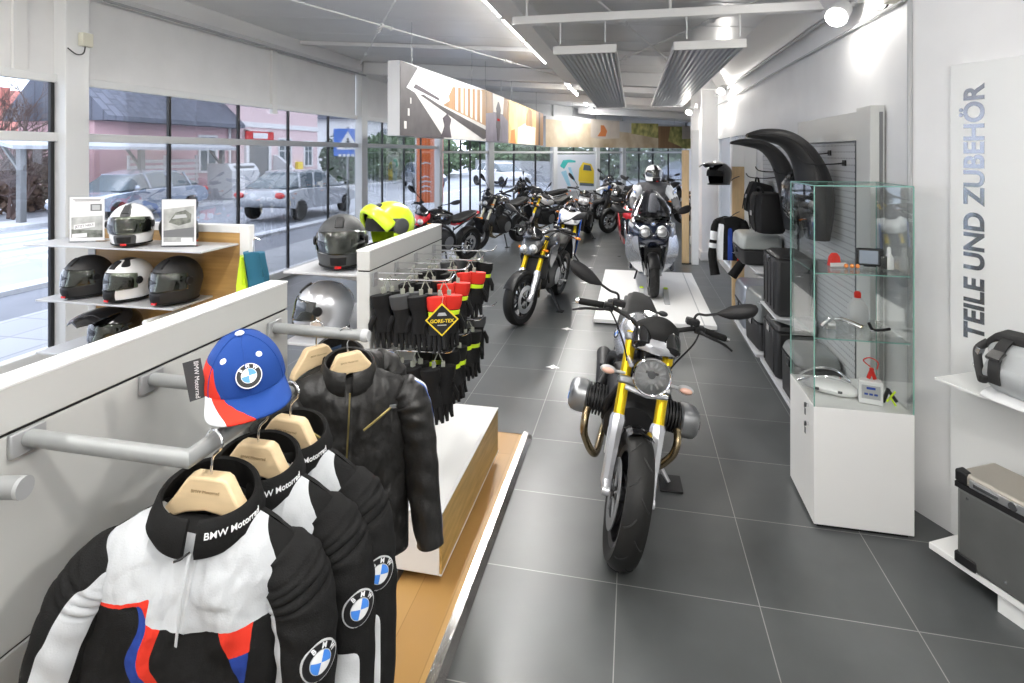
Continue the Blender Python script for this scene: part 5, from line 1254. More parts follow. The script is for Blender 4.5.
    mb = MB(); mb.tube([(-.13, .30, .26), (-.15, .38, .30), (-.165, .62, .42), (-.17, .85, .52 if not hero else .40), (-.17, .86, .52 if not hero else .40)], [.03, .05, .055, .055, .03], 18); mb.build('muffler', 'aluminium' if not hero else 'engine_black', root)
    # frame
    mb = MB()
    for sx in (-1, 1):
        mb.tube(spline([(sx*.04, -.40, .88+up), (sx*.12, -.25, .80), (sx*.16, .0, .70), (sx*.15, .20, .52), (sx*.13, .26, .38)], 6), .024, 10)
        mb.tube(spline([(sx*.04, -.42, .80+up), (sx*.14, -.34, .60), (sx*.15, -.22, .42)], 6), .02, 10); mb.tube([(sx*.13, .18, .66), (sx*.12, .45, .76), (sx*.09, .85, .86)], .016, 8)
    mb.cyl((0, -.43, .76+up), (0, -.36, .98+up), .04, n=16); mb.build('frame', st.get('frame', 'engine_black'), root)
    mb = MB(); 
    mb.rings([[(-.10*a, y, z+.035), (-.14*a, y, z+.035), (-.14*a, y, z-.03), (-.10*a, y, z-.03)] for y, z, a in ((.24, .40, 1), (.5, .37, .95), (ry+.03, RR, .9))]); mb.build('swingarm', 'engine_black' if not hero else 'silver_paint', root, bevel=.012)
    # tank
    mb = MB(); z0 = .80+up*.7
    loft(mb, [(-.345, z0+.06, .05, .05, .06), (-.32, z0+.06, .115, .10, .08), (-.24, z0+.06, .165, .15, .12), (-.10, z0+.055, .175, .165, .13), (.05, z0+.04, .145, .15, .12), (.15, z0+.02, .105, .11, .09), (.19, z0, .07, .06, .06)], 28, 2.6); tk = mb.build('fuel_tank', pa, root)
    mb = MB(); mb.lathe([(0, .012), (.035, .012), (.04, .0), (0, -.01)], (0, -.10, z0+.222), (0, 0, 1), 24); mb.build('tank_cap', 'chrome', tk)
    for sx in (-1, 1): roundel(tk, (sx*.171, -.20, z0+.10), (sx*.94, -.34, .22), .032 if hero else .028, name='tank_badge')
    # seat and tail
    mb = MB(); zs = .79+up*.8
    loft(mb, [(.13, zs, .07, .03, .04), (.18, zs+.005, .11, .04, .04), (.32, zs, .15, .045, .04), (.46, zs+.02, .14, .05, .04), (.62, zs+.06, .12, .05, .04), (.80, zs+.09, .09, .04, .035), (.86, zs+.10, .05, .02, .02)], 22, 3); mb.build('seat', 'seat_vinyl', root)
    mb = MB(); loft(mb, [(.25, zs-.05, .12, .04, .04), (.55, zs+.0, .12, .045, .05), (.82, zs+.06, .09, .035, .04), (.93, zs+.09, .05, .02, .02)], 20, 3); mb.build('tail', pb, root)
    mb = MB(); mb.ell((0, .93, zs+.07), (.05, .03, .025)); mb.build('tail_light', 'lens_red', root)
    mb = MB(); mb.rings([[(x, y, z) for x in (-.09, .09)]+[(x, y+.008, z-.008) for x in (.09, -.09)] for y, z in ((.86, zs+.0), (1.0, zs-.14), (1.06, zs-.32))]); mb.build('plate_holder', 'black_plastic', root)
    # headlight assembly
    hd = st.get('head', 'twin')
    if hd == 'round':
        c = (0, -.60, .86+up); r = .092 if hero else .085
        roundlamp(root, 'headlight', c, r, S, hero)
        mb = MB(S)
        for sx in (-1, 1): mb.tube([(sx*.1, -.56, .87+up), (sx*.105, -.46, .87+up)], .012, 8)
        mb.tube([(-.105, -.57, .76+up), (0, -.60, .755+up), (.105, -.57, .76+up)], .014, 8)
        mb.build('headlight_bracket', 'silver_paint', root)
        mb = MB(S); loft(mb, [(-.60, .985+up, .04, .02, .02), (-.57, .99+up, .115, .035, .03), (-.50, 1.0+up, .125, .045, .03), (-.45, 1.0+up, .10, .03, .03)], 20, 3); ins = mb.build('instrument_housing', 'silver_paint', root)
        for sx in (-1, 1):
            mb = MB(S); mb.lathe([(0, .05), (.045, .05), (.052, .03), (.052, -.04), (.03, -.055), (0, -.058)], (sx*.07, -.53, 1.005+up), (0, .75, .66), 24); mb.build('instrument', 'black_gloss', ins)
            mb = MB(S); mb.lathe([(0, .004), (.04, .004), (.047, 0)], V((sx*.07, -.53, 1.005+up))+V((0, .75, .66)).normalized()*.05, (0, .75, .66), 24); mb.build('instrument_glass', 'chrome', ins)
        mb = MB(S)
        mb.rings([[(x, -.52-.03*(1-(x/.11)**2)*1.5+dz*.30, 1.02+up+dz*(1-.55*(x/.11)**2)) for x in [-.11+.22*i/16 for i in range(17)]] for dz in (0, .05, .09, .12)], closed=False, cap=False); mb.build('fly_screen', 'seat_vinyl', root, solid=.006)
        for sx in (-1, 1):
            mb = MB(S); mb.tube([(sx*.11, -.50, .80+up), (sx*.17, -.51, .80+up)], .008, 8); mb.ell((sx*.20, -.51, .80+up), (.042, .026, .022), n=16); o = mb.build('turn_signal', 'light_grey', root)
            mb = MB(S); mb.ell((sx*.20, -.522, .80+up), (.034, .018, .017), n=14); mb.build('signal_lens', 'lens_orange' if not hero else 'signal_clear', o)
    elif hd == 'twin' or hd == 'sport':
        big = hd == 'sport'
        mb = MB(S if not big else None); w = .12 if not big else .20
        loft(mb, [(-.70 if big else -.62, .84+up, .05, .03, .05), (-.66 if big else -.59, .86+up, w*.75, .07, .09), (-.55, .90+up, w, .11, .10), (-.44, .93+up, w*.95, .09, .07)], 24, 2.6); cw = mb.build('front_cowl', pa if big else ac, root)
        for sx in (-1, 1):
            mb = MB(S if not big else None); mb.ell((sx*(.075 if big else .062), -.655 if big else -.61, .85+up+(0.01*sx if not big else 0)), (.058 if big else .055, .035, .05 if not big else .034), (0, R(sx*18), 0), 18, 10); hl = mb.build('headlight', 'reflector', cw)
            mb = MB(S if not big else None); mb.ell((sx*(.075 if big else .062), -.668 if big else -.622, .85+up+(0.01*sx if not big else 0)), (.05, .032, .04), (0, R(sx*18), 0), 16, 8); mb.build('lens', 'lamp_lens', hl)
            mb = MB(S); mb.tube([(sx*.12, -.50, .84+up), (sx*.20, -.50, .84+up)], [.008, .016], 8); mb.build('turn_signal', 'lens_orange', root)
        mb = MB(S if not big else None)
        hs = .14 if not big else .20
        mb.rings([[(x, -.56-.05*(1-(x/.13)**2)+dz*.55, .96+up+dz*(1-.5*(x/.13)**2)) for x in [-.13+.26*i/14 for i in range(15)]] for dz in (0, hs*.5, hs)], closed=False, cap=False); mb.build('windscreen', 'screen_tint' if big else 'black_gloss', root, solid=.003)
        # side panels
        for sx in (-1, 1):
            mb = MB(); F = frame((sx*.165, 0, 0), (0, 1, 0), (0, 0, 1), (1, 0, 0))
            if big: poly = [(-.62, .92), (-.40, .98), (-.16, .88), (-.02, .62), (.22, .34), (.18, .22), (-.16, .20), (-.40, .34), (-.52, .56)]
            else: poly = [(-.44, .88), (-.30, .90), (-.14, .80), (-.20, .70), (-.36, .62), (-.46, .72)]
            mb.prism([(a, b+up*.5) for a, b in poly], sx*.0, sx*.025, F); sp_ = mb.build('side_panel', pb if big else pa, root, bevel=.012)
            if big:
                mb = MB(); mb.prism([(-.56, .86), (-.30, .88), (-.12, .60), (-.30, .52), (-.46, .60)], sx*.024, sx*.029, F); mb.build('colour_stripe', ac, sp_)
                roundel(sp_, (sx*.197, -.25, .72), (sx, 0, 0), .045, name='panel_badge')
    if st.get('beak'):
        mb = MB(); loft(mb, [(-1.02, .78+up, .02, .01, .01), (-.90, .80+up, .05, .02, .02), (-.72, .85+up, .07, .04, .03), (-.52, .93+up, .12, .09, .09), (-.42, .95+up, .13, .10, .1)], 18, 2.6); mb.build('beak', pa, root)
        mb = MB(S); mb.rings([[(x, -.52-.05*(1-(x/.15)**2)+dz*.5, 1.02+up+dz*(1-.35*(x/.15)**2)) for x in [-.15+.3*i/14 for i in range(15)]] for dz in (0, .12, .24)], closed=False, cap=False); mb.build('windscreen', 'screen_tint', root, solid=.003)
        for sx in (-1, 1):
            mb = MB(); mb.tube(spline([(sx*.24, -.30, .70), (sx*.30, -.20, .55), (sx*.26, .0, .36), (sx*.12, -.1, .25)], 6), .014, 8); mb.build('crash_bar', 'rail_silver', root)
            mb = MB(S); mb.box((sx*(bw*.80), by-.06, bz+.02), (.17, .03, .10), (0, 0, R(sx*20))); mb.build('hand_guard', 'black_plastic', bar, bevel=.02)
            mb = MB(); mb.tube([(sx*.19, .55, .72), (sx*.2, .9, .74), (sx*.19, .95, .50), (sx*.19, .60, .46), (sx*.19, .55, .72)], .010, 8); mb.build('pannier_frame', 'engine_black', root)
    # rear extras, pegs, stand
    for sx in (-1, 1):
        mb = MB(); mb.tube([(sx*.13, .22, .36), (sx*.25, .24, .36)], .012, 8); mb.build('foot_peg', 'engine_silver', root)
        mb = MB(); mb.tube([(sx*.10, .80, zs+.02), (sx*.17, .82, zs+.02)], .008, 8); mb.ell((sx*.19, .82, zs+.02), (.035, .02, .02)); mb.build('rear_signal', 'lens_orange' if not hero else 'dark_grey', root)
        mb = MB(); mb.tube([(sx*.1, .42, .62), (sx*.14, .50, .44), (sx*.20, .50, .44)], .01, 8); mb.build('pillion_peg', 'engine_black', root)
    tb = math.tan(lean); xk = .30
    mb = MB(); mb.tube([(.11, .06, .26), (xk, -.06, xk*tb+.012)], [.017, .013], 10); ks = mb.build('side_stand', 'engine_black' if not hero else 'engine_silver', root)
    mb = MB(); mb.box((xk+.01, -.06, xk*tb+.008), (.13 if hero else .08, .17 if hero else .09, .012), (0, -lean, 0)); mb.build('stand_foot', 'black_plastic', ks, bevel=.004)
    return root
mat('signal_clear', (.75, .45, .35), .12, coat=.5)
HERO = dict(paint='paint_silver', paint2='black_plastic', head='round', boxer=True, hero=True, fork='gold_fork', bar=.405, mir=(.14, -.0, .15))
motorcycle('silver roadster motorcycle with gold forks and round headlight in the foreground', (-.085, 2.76), R(1.5), R(11.2), R(4), HERO)
motorcycle('dark grey naked motorcycle with gold forks on the aisle, second from the camera', (-1.286, 6.27), R(-9), R(9), R(-14), dict(paint='paint_grey', paint2='paint_grey', head='twin', fork='gold_fork', accent='paint_grey'))
motorcycle('blue and white sport motorcycle behind the dark grey one', (-1.12, 9.2), R(8), R(8), R(-10), dict(paint='paint_white', paint2='paint_blue', head='sport', accent='paint_white', fork='gold_fork', bar=.34, bz=.96))
motorcycle('tall black motorcycle with pale fork legs near the left window', (-3.09, 10.85), R(-24), R(9), R(-12), dict(paint='paint_black', head='twin', fork='pale_fork', accent='black_plastic', up=.10, tw=.10, rf=.32, mir=(.10, -.02, .24)))
mat('pale_fork', (.55, .53, .42), .3, .6)
motorcycle('red and black motorcycle partly hidden behind the glove hooks', (-3.6, 8.55), R(-24), R(9), R(5), dict(paint='paint_black', paint2='paint_red', head='twin', fork='engine_black', accent='paint_red'))
motorcycle('black touring motorcycle seen side-on by the back left glazing', (-3.3, 15.0), R(-72), R(8), R(0), dict(paint='paint_black', head='twin', beak=True, up=.08, fork='engine_black', accent='paint_black'))
motorcycle('pale grey motorcycle with a tall mirror behind the blue and white one', (-1.25, 12.3), R(-6), R(9), R(12), dict(paint='paint_silver', head='twin', fork='engine_black', accent='paint_white', mir=(.12, -.02, .22), up=.05))
motorcycle('black naked motorcycle leaning toward the scooter at the back', (-.62, 13.9), R(-34), R(11), R(-12), dict(paint='paint_black', head='round', fork='engine_black', accent='paint_black'))
motorcycle('white and blue travel motorcycle with windscreen by the poster', (-1.0, 16.6), R(-40), R(8), R(8), dict(paint='paint_white', paint2='paint_blue', head='twin', beak=True, up=.08, fork='engine_black', accent='paint_blue'))
motorcycle('farthest dark grey motorcycle in front of the back right glazing', (.15, 15.4), R(-55), R(8), R(0), dict(paint='paint_grey', head='twin', fork='engine_black', accent='paint_black'))
motorcycle('grey motorcycle between the travel motorcycle and the scooter', (-.15, 12.4), R(-28), R(9), R(6), dict(paint='paint_grey', head='twin', beak=True, up=.06, fork='engine_black', accent='paint_grey'))
motorcycle('white and silver naked motorcycle between the red framed and the pale grey ones', (-2.45, 12.5), R(-30), R(9), R(-8), dict(paint='paint_white', paint2='paint_silver', head='round', fork='gold_fork', accent='paint_black', mir=(.10, -.02, .2)))
motorcycle('black motorcycle with tall screen at the back between the poster and the parking sign', (.6, 18.6), R(-30), R(8), R(0), dict(paint='paint_black', head='twin', beak=True, up=.08, fork='engine_black', accent='paint_black'))
# ------------------------------------------------------------ scooter platform + scooters
t = thing('scooter_platform', 'low white display platform under the big scooter', 'platform', (.22, 7.83, 0))
mb = MB(); mb.b2((-.66, -1.36, .015), (.68, 1.42, .06)); mb.build('top_sheet', 'white_paint', t, bevel=.003)
mb = MB(); mb.b2((-.64, -1.34, 0), (.66, 1.40, .015)); mb.build('plinth', 'black_line', t)
mb = MB(); mb.b2((.66-.12, -1.36, .0601), (.665-.112, 1.42, .0612)); mb.build('joint_line', 'light_grey', t)
for x in (-.11, .20):
    t2 = thing('wheel_chock', 'grey wheel block on the white platform %s of the scooter wheel' % ('left' if x < 0 else 'right'), 'wheel chock', (.22+x, 7.55, .061), group='wheel blocks on the scooter platform')
    mb = MB(); mb.rings([[(-.035, y, 0), (.035, y, 0), (.035, y, z), (-.035, y, z)] for y, z in ((-.30, .008), (-.05, .02), (.10, .10), (.16, .10))]); mb.build('block', 'light_grey', t2, bevel=.004)
    mb = MB(); mb.b2((-.025, .09, .1), (.025, .15, .112)); mb.build('pad', 'neon', t2)
def scooter(label, loc, yaw, pa, pb, lean=0):
    t = thing('scooter', label, 'scooter', loc, (0, lean, yaw), 'maxi scooters')
    wheel(t, 'front_wheel', -.78, .28, .28, .12, None, 2, 'tyre_hero', groove=True); wheel(t, 'rear_wheel', .78, .28, .28, .16, None, 1)
    for s in (-1, 1):
        mb = MB(); mb.cyl((s*.095, -.78, .28), (s*.095, -.60, .66), .022, n=14); mb.build('fork_tube', 'light_grey', t)
    mb = MB(); mb.rings([[(x, -.78+math.cos(R(a))*.30, .28+math.sin(R(a))*(.30-d)) for x, d in ((-.07, .03), (-.05, 0), (0, -.006), (.05, 0), (.07, .03), (0, .004))] for a in range(150, 40, -10)]); mb.build('front_fender', 'black_plastic', t)
    # nose
    mb = MB(); loft(mb, [(-.90, .80, .05, .03, .04), (-.86, .82, .17, .08, .12), (-.76, .84, .26, .12, .20), (-.62, .86, .31, .15, .26), (-.45, .88, .30, .15, .3)], 32, 2.8); nose = mb.build('front_cowl', pa, t)
    for s in (-1, 1):
        mb = MB(); F = frame((0, 0, 0), (1, 0, 0), (0, 0, 1), (0, -1, 0))
        mb.rings([[(s*x, y-.10*k*0, z) for x, z in ((.03, .80), (.16, .84), (.175, .91), (.12, .95), (.05, .92))] for y in (-.80, -.892+.0)]); hl = mb.build('headlight', 'reflector', nose, bevel=.02)
        mb = MB(); mb.ell((s*.105, -.905, .85), (.088, .035, .072), n=18); mb.build('lens', 'lamp_lens', hl)
        mb = MB(); mb.ell((s*.105, -.90, .85), (.062, .024, .050), n=14); mb.build('projector', 'reflector', hl)
        # lower side wings
        mb = MB(); mb.rings([[(s*x1, y1, z1), (s*x2, y2, z2), (s*(x2+.01), y2+.03, z2), (s*(x1-.02), y1+.05, z1)] for (x1, y1, z1, x2, y2, z2) in ((.20, -.84, .80, .315, -.66, .80), (.19, -.86, .68, .345, -.66, .66), (.165, -.86, .54, .33, -.64, .50), (.145, -.82, .42, .25, -.62, .38), (.12, -.74, .31, .16, -.60, .29))]); mb.build('side_wing', pb, t, bevel=.01)
        mb = MB(); mb.prism([(-.5, .84), (-.2, .56), (.35, .50), (.95, .80), (.9, .56), (.5, .34), (-.1, .26), (-.5, .30)], 0, s*.03, frame((s*.25, 0, 0), (0, 1, 0), (0, 0, 1), (1, 0, 0))); mb.build('side_panel', pa, t, bevel=.015)
        mirror(t, s, None, (s*.24, -.58, 1.02), (s*.36, -.56, 1.10), hh=.055)
        mb = MB(); mb.tube([(s*.10, -.36, 1.08), (s*.34, -.28, 1.06)], .018, 10); mb.build('handlebar', 'rubber', t)
        mb = MB(); mb.box((s*.27, -.70, .93), (.02, .10, .05), (R(20), 0, R(s*-30))); mb.build('turn_signal', 'light_grey', t, bevel=.008)
    mb = MB(); loft(mb, [(-.76, .56, .11, .18, .26), (-.66, .56, .13, .22, .26), (-.5, .56, .14, .22, .26)], 20, 3); mb.build('fork_cover', 'black_gloss', t)
    mb = MB(); N = 18; mb.rings([[(x, -.74-.05*(1-(x/w)**2)+q*.30, .97+q*.42*(1-.25*(x/w)**2)) for x in [-w+2*w*i/N for i in range(N+1)]] for q, w in ((0, .22), (.25, .25), (.5, .25), (.8, .21), (1, .16))], closed=False, cap=False); mb.build('windscreen', 'screen_tint', t, solid=.004)
    mb = MB(); loft(mb, [(-.62, .98, .14, .06, .05), (-.5, 1.02, .17, .06, .06), (-.40, 1.0, .16, .05, .06)], 20, 3); mb.build('dashboard', 'black_plastic', t)
    mb = MB(); loft(mb, [(-.05, .74, .10, .05, .2), (.05, .76, .16, .06, .3), (.3, .76, .18, .06, .3), (.42, .83, .17, .07, .3), (.75, .85, .16, .06, .24), (.98, .86, .08, .04, .08)], 24, 3); mb.build('seat', 'seat_vinyl', t)
    mb = MB(); loft(mb, [(-.5, .40, .16, .12, .14), (-.1, .36, .22, .08, .12), (.3, .42, .22, .2, .16), (.7, .5, .2, .16, .1)], 20, 4); mb.build('floor_body', 'black_plastic', t)
    mb = MB(); mb.ell((0, .98, .82), (.12, .03, .03)); mb.build('tail_light', 'lens_red', t)
    roundel(nose, (0, -.845, .965), (0, -.6, .8), .03, name='nose_badge')
    for s in (-1, 1):
        mb = MB(); mb.tube([(s*.10, .22, .22), (s*.16, .28, .0)], .014, 8); mb.build('centre_stand', 'engine_black', t)
    return t
scooter('dark blue and silver maxi scooter on the white platform', (.20, 8.38, .061), R(4), 'paint_navy', 'paint_silver')
scooter('red maxi scooter mostly hidden behind the dark blue one', (.06, 10.9, 0), R(6), 'paint_red', 'paint_black')
# rider dummy seated on the scooter
def skin(name, V_, E_, m, parent, sub=2):
    me = bpy.data.meshes.new(name); me.from_pydata([v[:3] for v in V_], E_, []); o = bpy.data.objects.new(name, me); C.objects.link(o); o.parent = parent
    md = o.modifiers.new('k', 'SKIN'); 
    for i, v in enumerate(V_):
        r = v[3]; me.skin_vertices[0].data[i].radius = r if isinstance(r, tuple) else (r, r)
    me.skin_vertices[0].data[0].use_root = True
    sb = o.modifiers.new('s', 'SUBSURF'); sb.levels = sub; sb.render_levels = sub
    me.materials.append(M[m])
    for p in me.polygons: p.use_smooth = True
    md.use_smooth_shade = True
    return o
t = thing('rider_mannequin', 'rider mannequin in white and grey suit and helmet sitting on the scooter', 'mannequin', (.29, 8.55, .06), R(4))
Vs = [(0, .05, .93, (.16, .13)), (0, .02, 1.10, (.15, .11)), (0, -.02, 1.28, (.17, .12)), (0, -.03, 1.40, (.13, .09)), (0, -.04, 1.48, .055), (0, -.06, 1.56, .07)]
Es = [(0, 1), (1, 2), (2, 3), (3, 4), (4, 5)]
def limb(a, pts):
    for p in pts:
        Vs.append(p); Es.append((a, len(Vs)-1)); a = len(Vs)-1
for s in (-1, 1):
    limb(3, [(s*.19, -.03, 1.39, .065), (s*.30, -.16, 1.20, .052), (s*.30, -.40, 1.12, .042), (s*.28, -.58, 1.12, .034)])
    limb(0, [(s*.11, .02, .90, .10), (s*.20, -.32, .86, .085), (s*.21, -.42, .62, .065), (s*.20, -.40, .34, .05), (s*.20, -.52, .27, .04)])
skin('body', Vs, Es, 'suit_grey', t)
Vs = [(0, .055, .95, (.172, .142)), (0, .02, 1.10, (.163, .123)), (0, -.02, 1.28, (.182, .133)), (0, -.03, 1.40, (.142, .10)), (0, -.04, 1.46, .07)]; Es = [(0, 1), (1, 2), (2, 3), (3, 4)]
for s in (-1, 1): limb(3, [(s*.195, -.03, 1.39, .076), (s*.30, -.155, 1.20, .062), (s*.30, -.39, 1.12, .05)])
jk = skin('jacket', Vs, Es, 'suit_grey', t)
for s in (-1, 1):
    Vs = [(s*.16, -.03, 1.41, .080), (s*.21, -.05, 1.36, .082), (s*.28, -.13, 1.24, .070), (s*.305, -.18, 1.18, .062)]; Es = [(0, 1), (1, 2), (2, 3)]
    skin('sleeve_panel', Vs, Es, 'cloth_white', jk, 1)
    roundel(jk, (s*.285, -.15, 1.31), (s*.7, -.7, .2), .045, name='sleeve_badge')
Vs = [(0, -.10, 1.0, (.10, .06)), (0, -.125, 1.16, (.09, .04)), (0, -.13, 1.32, (.06, .03))]; Es = [(0, 1), (1, 2)]
skin('chest_panel', Vs, Es, 'cloth_white', jk, 1)
helmet('', (0, -.07, 1.46), R(14), ['white_gloss', 'black_plastic'], acc_white, visor='visor_dark', parent=t)
mat('suit_grey', (.10, .10, .105), .75)
# white arrow stickers along the aisle
for k in range(7):
    y = 5.09+1.135*k
    t = thing('floor_sticker', '%s white arrow sticker on the dark aisle floor, counted from the camera' % ['first', 'second', 'third', 'fourth', 'fifth', 'sixth', 'seventh'][k], 'floor sticker', (-.715, y, .0004), group='white floor stickers along the aisle')
    mb = MB(); mb.prism([(-.065, -.02), (-.02, -.03), (0, -.055), (.02, -.03), (.065, -.02), (.03, .01), (0, .05), (-.03, .01)], 0, .0008); mb.build('sticker', 'white_paint', t)
# ------------------------------------------------------------ right side display wall
def pegwall(y0, y1, label):
    t = thing('pegboard', label, 'pegboard', (1.495, (y0+y1)/2, 0), group='grey pegboards on the right wall'); h = (y1-y0)/2
    mb = MB(); mb.b2((-.05, -h, .12), (-.035, h, 2.02)); mb.build('perforated_sheet', 'peg_side', t)
    mb = MB(); mb.b2((-.034, -h, .1), (0, h, 2.02)); mb.build('backing', 'frame_white', t)
    mb = MB(); mb.b2((-.062, -h-.012, .1), (-.03, -h+.006, 2.03)); mb.build('slot_strip', 'dark_grey', t)
pegwall(4.10, 5.42, 'near grey pegboard panel behind the display case')
pegwall(5.45, 6.86, 'far grey pegboard panel behind the bags and top cases')
t = thing('pegboard_surround', 'white post and header framing the near pegboard panel', 'display frame', (1.49, 5.0, 0))
mb = MB(); mb.b2((-.08, -1.20, 0), (0, -.98, 2.24)); mb.build('post', 'panel_grey_white', t, bevel=.004); mb = MB(); mb.b2((-.06, -.975, 2.03), (0, .42, 2.22)); mb.build('header', 'panel_grey_white', t, bevel=.004)
mb = MB(); mb.b2((-.03, -1.206, 0), (-.012, -1.2005, 2.2)); mb.build('shadow_joint', 'mid_grey', t)
for k, (y0, y1, x, z, l) in enumerate(((4.15, 5.42, 1.12, .10, 'low grey base shelf of the near pegboard'), (5.5, 6.85, 1.10, .10, 'low grey base shelf of the far pegboard'))):
    t = thing('base_shelf', l, 'shelf', (1.44, (y0+y1)/2, 0), group='base shelves along the right wall'); h = (y1-y0)/2
    mb = MB(); mb.b2((x-1.44, -h, .08), (-.01, h, .11)); mb.build('board', 'shelf_metal', t, bevel=.003); mb = MB(); mb.b2((x-1.36, -h+.02, 0), (-.01, h-.02, .08)); mb.build('plinth', 'white_paint', t)
def wshelf(y0, y1, x, z, l):
    t = thing('wall_shelf', l, 'shelf', (1.44, (y0+y1)/2, z), group='steel shelves on the right pegboards'); h = (y1-y0)/2
    mb = MB(); mb.b2((x-1.44, -h, -.012), (-.01, h, 0)); mb.build('board', 'shelf_metal', t, bevel=.002)
    for s in (-1, 1):
        mb = MB(); mb.prism([(0, 0), (x-1.46, 0), (0, -.10)], -.002, .002, frame((-.012, s*(h-.03), -.012), (1, 0, 0), (0, 0, 1), (0, -1, 0))); mb.build('bracket', 'steel_grey', t)
wshelf(5.55, 6.75, 1.12, .84, 'upper steel shelf under the grey top case')
wshelf(4.85, 5.42, 1.12, .62, 'middle steel shelf under the ribbed black case')
# --- luggage
def rcase(name, label, cat, loc, size, m, yaw=0, lid=None, lidh=.5, group=None, taper=.86, ribs=0, extra=None, bevel=.03, tilt=(0, 0)):
    t = thing(name, label, cat, loc, (tilt[0], tilt[1], yaw), group); w, d, h = size
    def sec(z, k): return [(x*w/2*k, y*d/2*k, z) for x, y in ((-1, -.8), (-.85, -1), (.85, -1), (1, -.8), (1, .8), (.85, 1), (-.85, 1), (-1, .8))]
    zl = h*lidh
    mb = MB(); mb.rings([sec(0, taper), sec(.02, taper+.03), sec(zl-.006, 1)]); mb.build('body', m, t, bevel=bevel*.5)
    mb = MB(); mb.rings([sec(zl+.002, 1), sec(h*.86, .97), sec(h*.97, .88), sec(h, .72)]); mb.build('lid', lid or m, t, bevel=bevel*.5)
    mb = MB(); mb.rings([sec(zl-.008, 1.015), sec(zl+.006, 1.015)]); mb.build('seal_band', 'black_plastic', t)
    mb = MB(); mb.box((-w/2*1.0, 0, zl-.03), (.02, .09, .06)); mb.build('latch', 'black_gloss', t, bevel=.005)
    for i in range(ribs):
        mb = MB(); y = -d/2*.7+d*.7*i/(ribs-1) if ribs > 1 else 0; mb.box((-w/2*.985, y, h*.48), (.02, .022, h*.78)); mb.build('rib', m, t, bevel=.006)
    return t
def softbag(label, loc, size, yaw, tilt=0):
    t = thing('soft_bag', label, 'bag', loc, (0, tilt, yaw)); w, d, h = size
    mb = MB(); mb.rings([[(x*w/2*k+.008*math.sin(z*60+y*5), y*d/2*k, z*h) for x, y in ((-1, -.7), (-.8, -1), (0, -1.03), (.8, -1), (1, -.7), (1, .7), (.8, 1), (0, 1.03), (-.8, 1), (-1, .7))] for z, k in ((0, .78), (.06, .92), (.3, 1.0), (.6, 1.02), (.85, .95), (.97, .84), (1, .7))]); mb.build('bag_body', 'bag_fabric', t, sub=1)
    mb = MB(); mb.tube(spline([(-w*.2, -d*.25, h*.98), (-w*.25, -d*.15, h*1.1), (-w*.25, d*.15, h*1.1), (-w*.2, d*.25, h*.98)], 6), .010, 8); mb.build('handle', 'rubber', t)
    mb = MB(); [mb.rings([[(x*w/2*1.015*k, yy*d+dy, z*h) for x, dy in ((-1, -.015), (-1.02, .0), (-1, .015), (-.96, .015), (-.96, -.015))] for z, k in ((.05, .92), (.5, 1.03), (.95, .88))]) for yy in (-.25,)]; mb.build('strap', 'rubber', t)
    mb = MB(); mb.rings([[(x*w/2*1.015*k, .25*d+dy, z*h) for x, dy in ((-1, -.015), (-1.02, .0), (-1, .015), (-.96, .015), (-.96, -.015))] for z, k in ((.05, .92), (.5, 1.03), (.95, .88))]); mb.build('strap', 'rubber', t)
    mb = MB(); mb.b2((-w*.53, -.03, h*.42), (-w*.515, .03, h*.54)); mb.build('logo_patch', 'light_grey', t)
    return t
mat('bag_fabric', (.016, .016, .017), .8, bump=.5, bscale=120, spec=.2); mat('case_grey', (.16, .17, .17), .35, coat=.3); mat('case_black', (.02, .02, .021), .5, bump=.3, bscale=200); mat('case_silver', (.26, .28, .32), .3, .5, coat=.4); mat('case_lid_grey', (.30, .32, .31), .3, coat=.4)
softbag('black soft bag hanging tilted at the far end of the pegboard', (1.27, 6.45, 1.30), (.24, .34, .34), 0, R(14))
softbag('black rounded soft bag with a pale logo hanging in the middle of the pegboard', (1.24, 5.70, 1.20), (.28, .46, .38), 0, 0)
rcase('top_case', 'grey lidded black top case on the upper steel shelf', 'top case', (1.24, 6.15, .842), (.40, .54, .30), 'case_black', 0, 'case_lid_grey', .52)
rcase('ribbed_case', 'upright black ribbed side case on the middle steel shelf', 'side case', (1.27, 5.13, .622), (.28, .46, .50), 'case_black', R(0), None, .93, ribs=4, taper=.95)
rcase('top_case', 'silver grey rounded case on the far base shelf', 'top case', (1.28, 6.45, .112), (.34, .50, .46), 'case_silver', 0, 'case_silver', .55, taper=.9)
rcase('side_case', 'grey and black angular side case beside the silver one', 'side case', (1.27, 5.80, .112), (.32, .48, .52), 'case_black', R(4), 'case_grey', .5, taper=.92)
rcase('side_case', 'tall black side case with metal edge on the near base shelf', 'side case', (1.28, 5.13, .112), (.30, .46, .44), 'case_black', 0, 'case_black', .88, taper=.95, ribs=2)
rcase('side_case', 'black side case hidden behind the display case on the base shelf', 'side case', (1.28, 4.52, .112), (.30, .46, .40), 'case_black', 0, 'case_grey', .8, taper=.95)
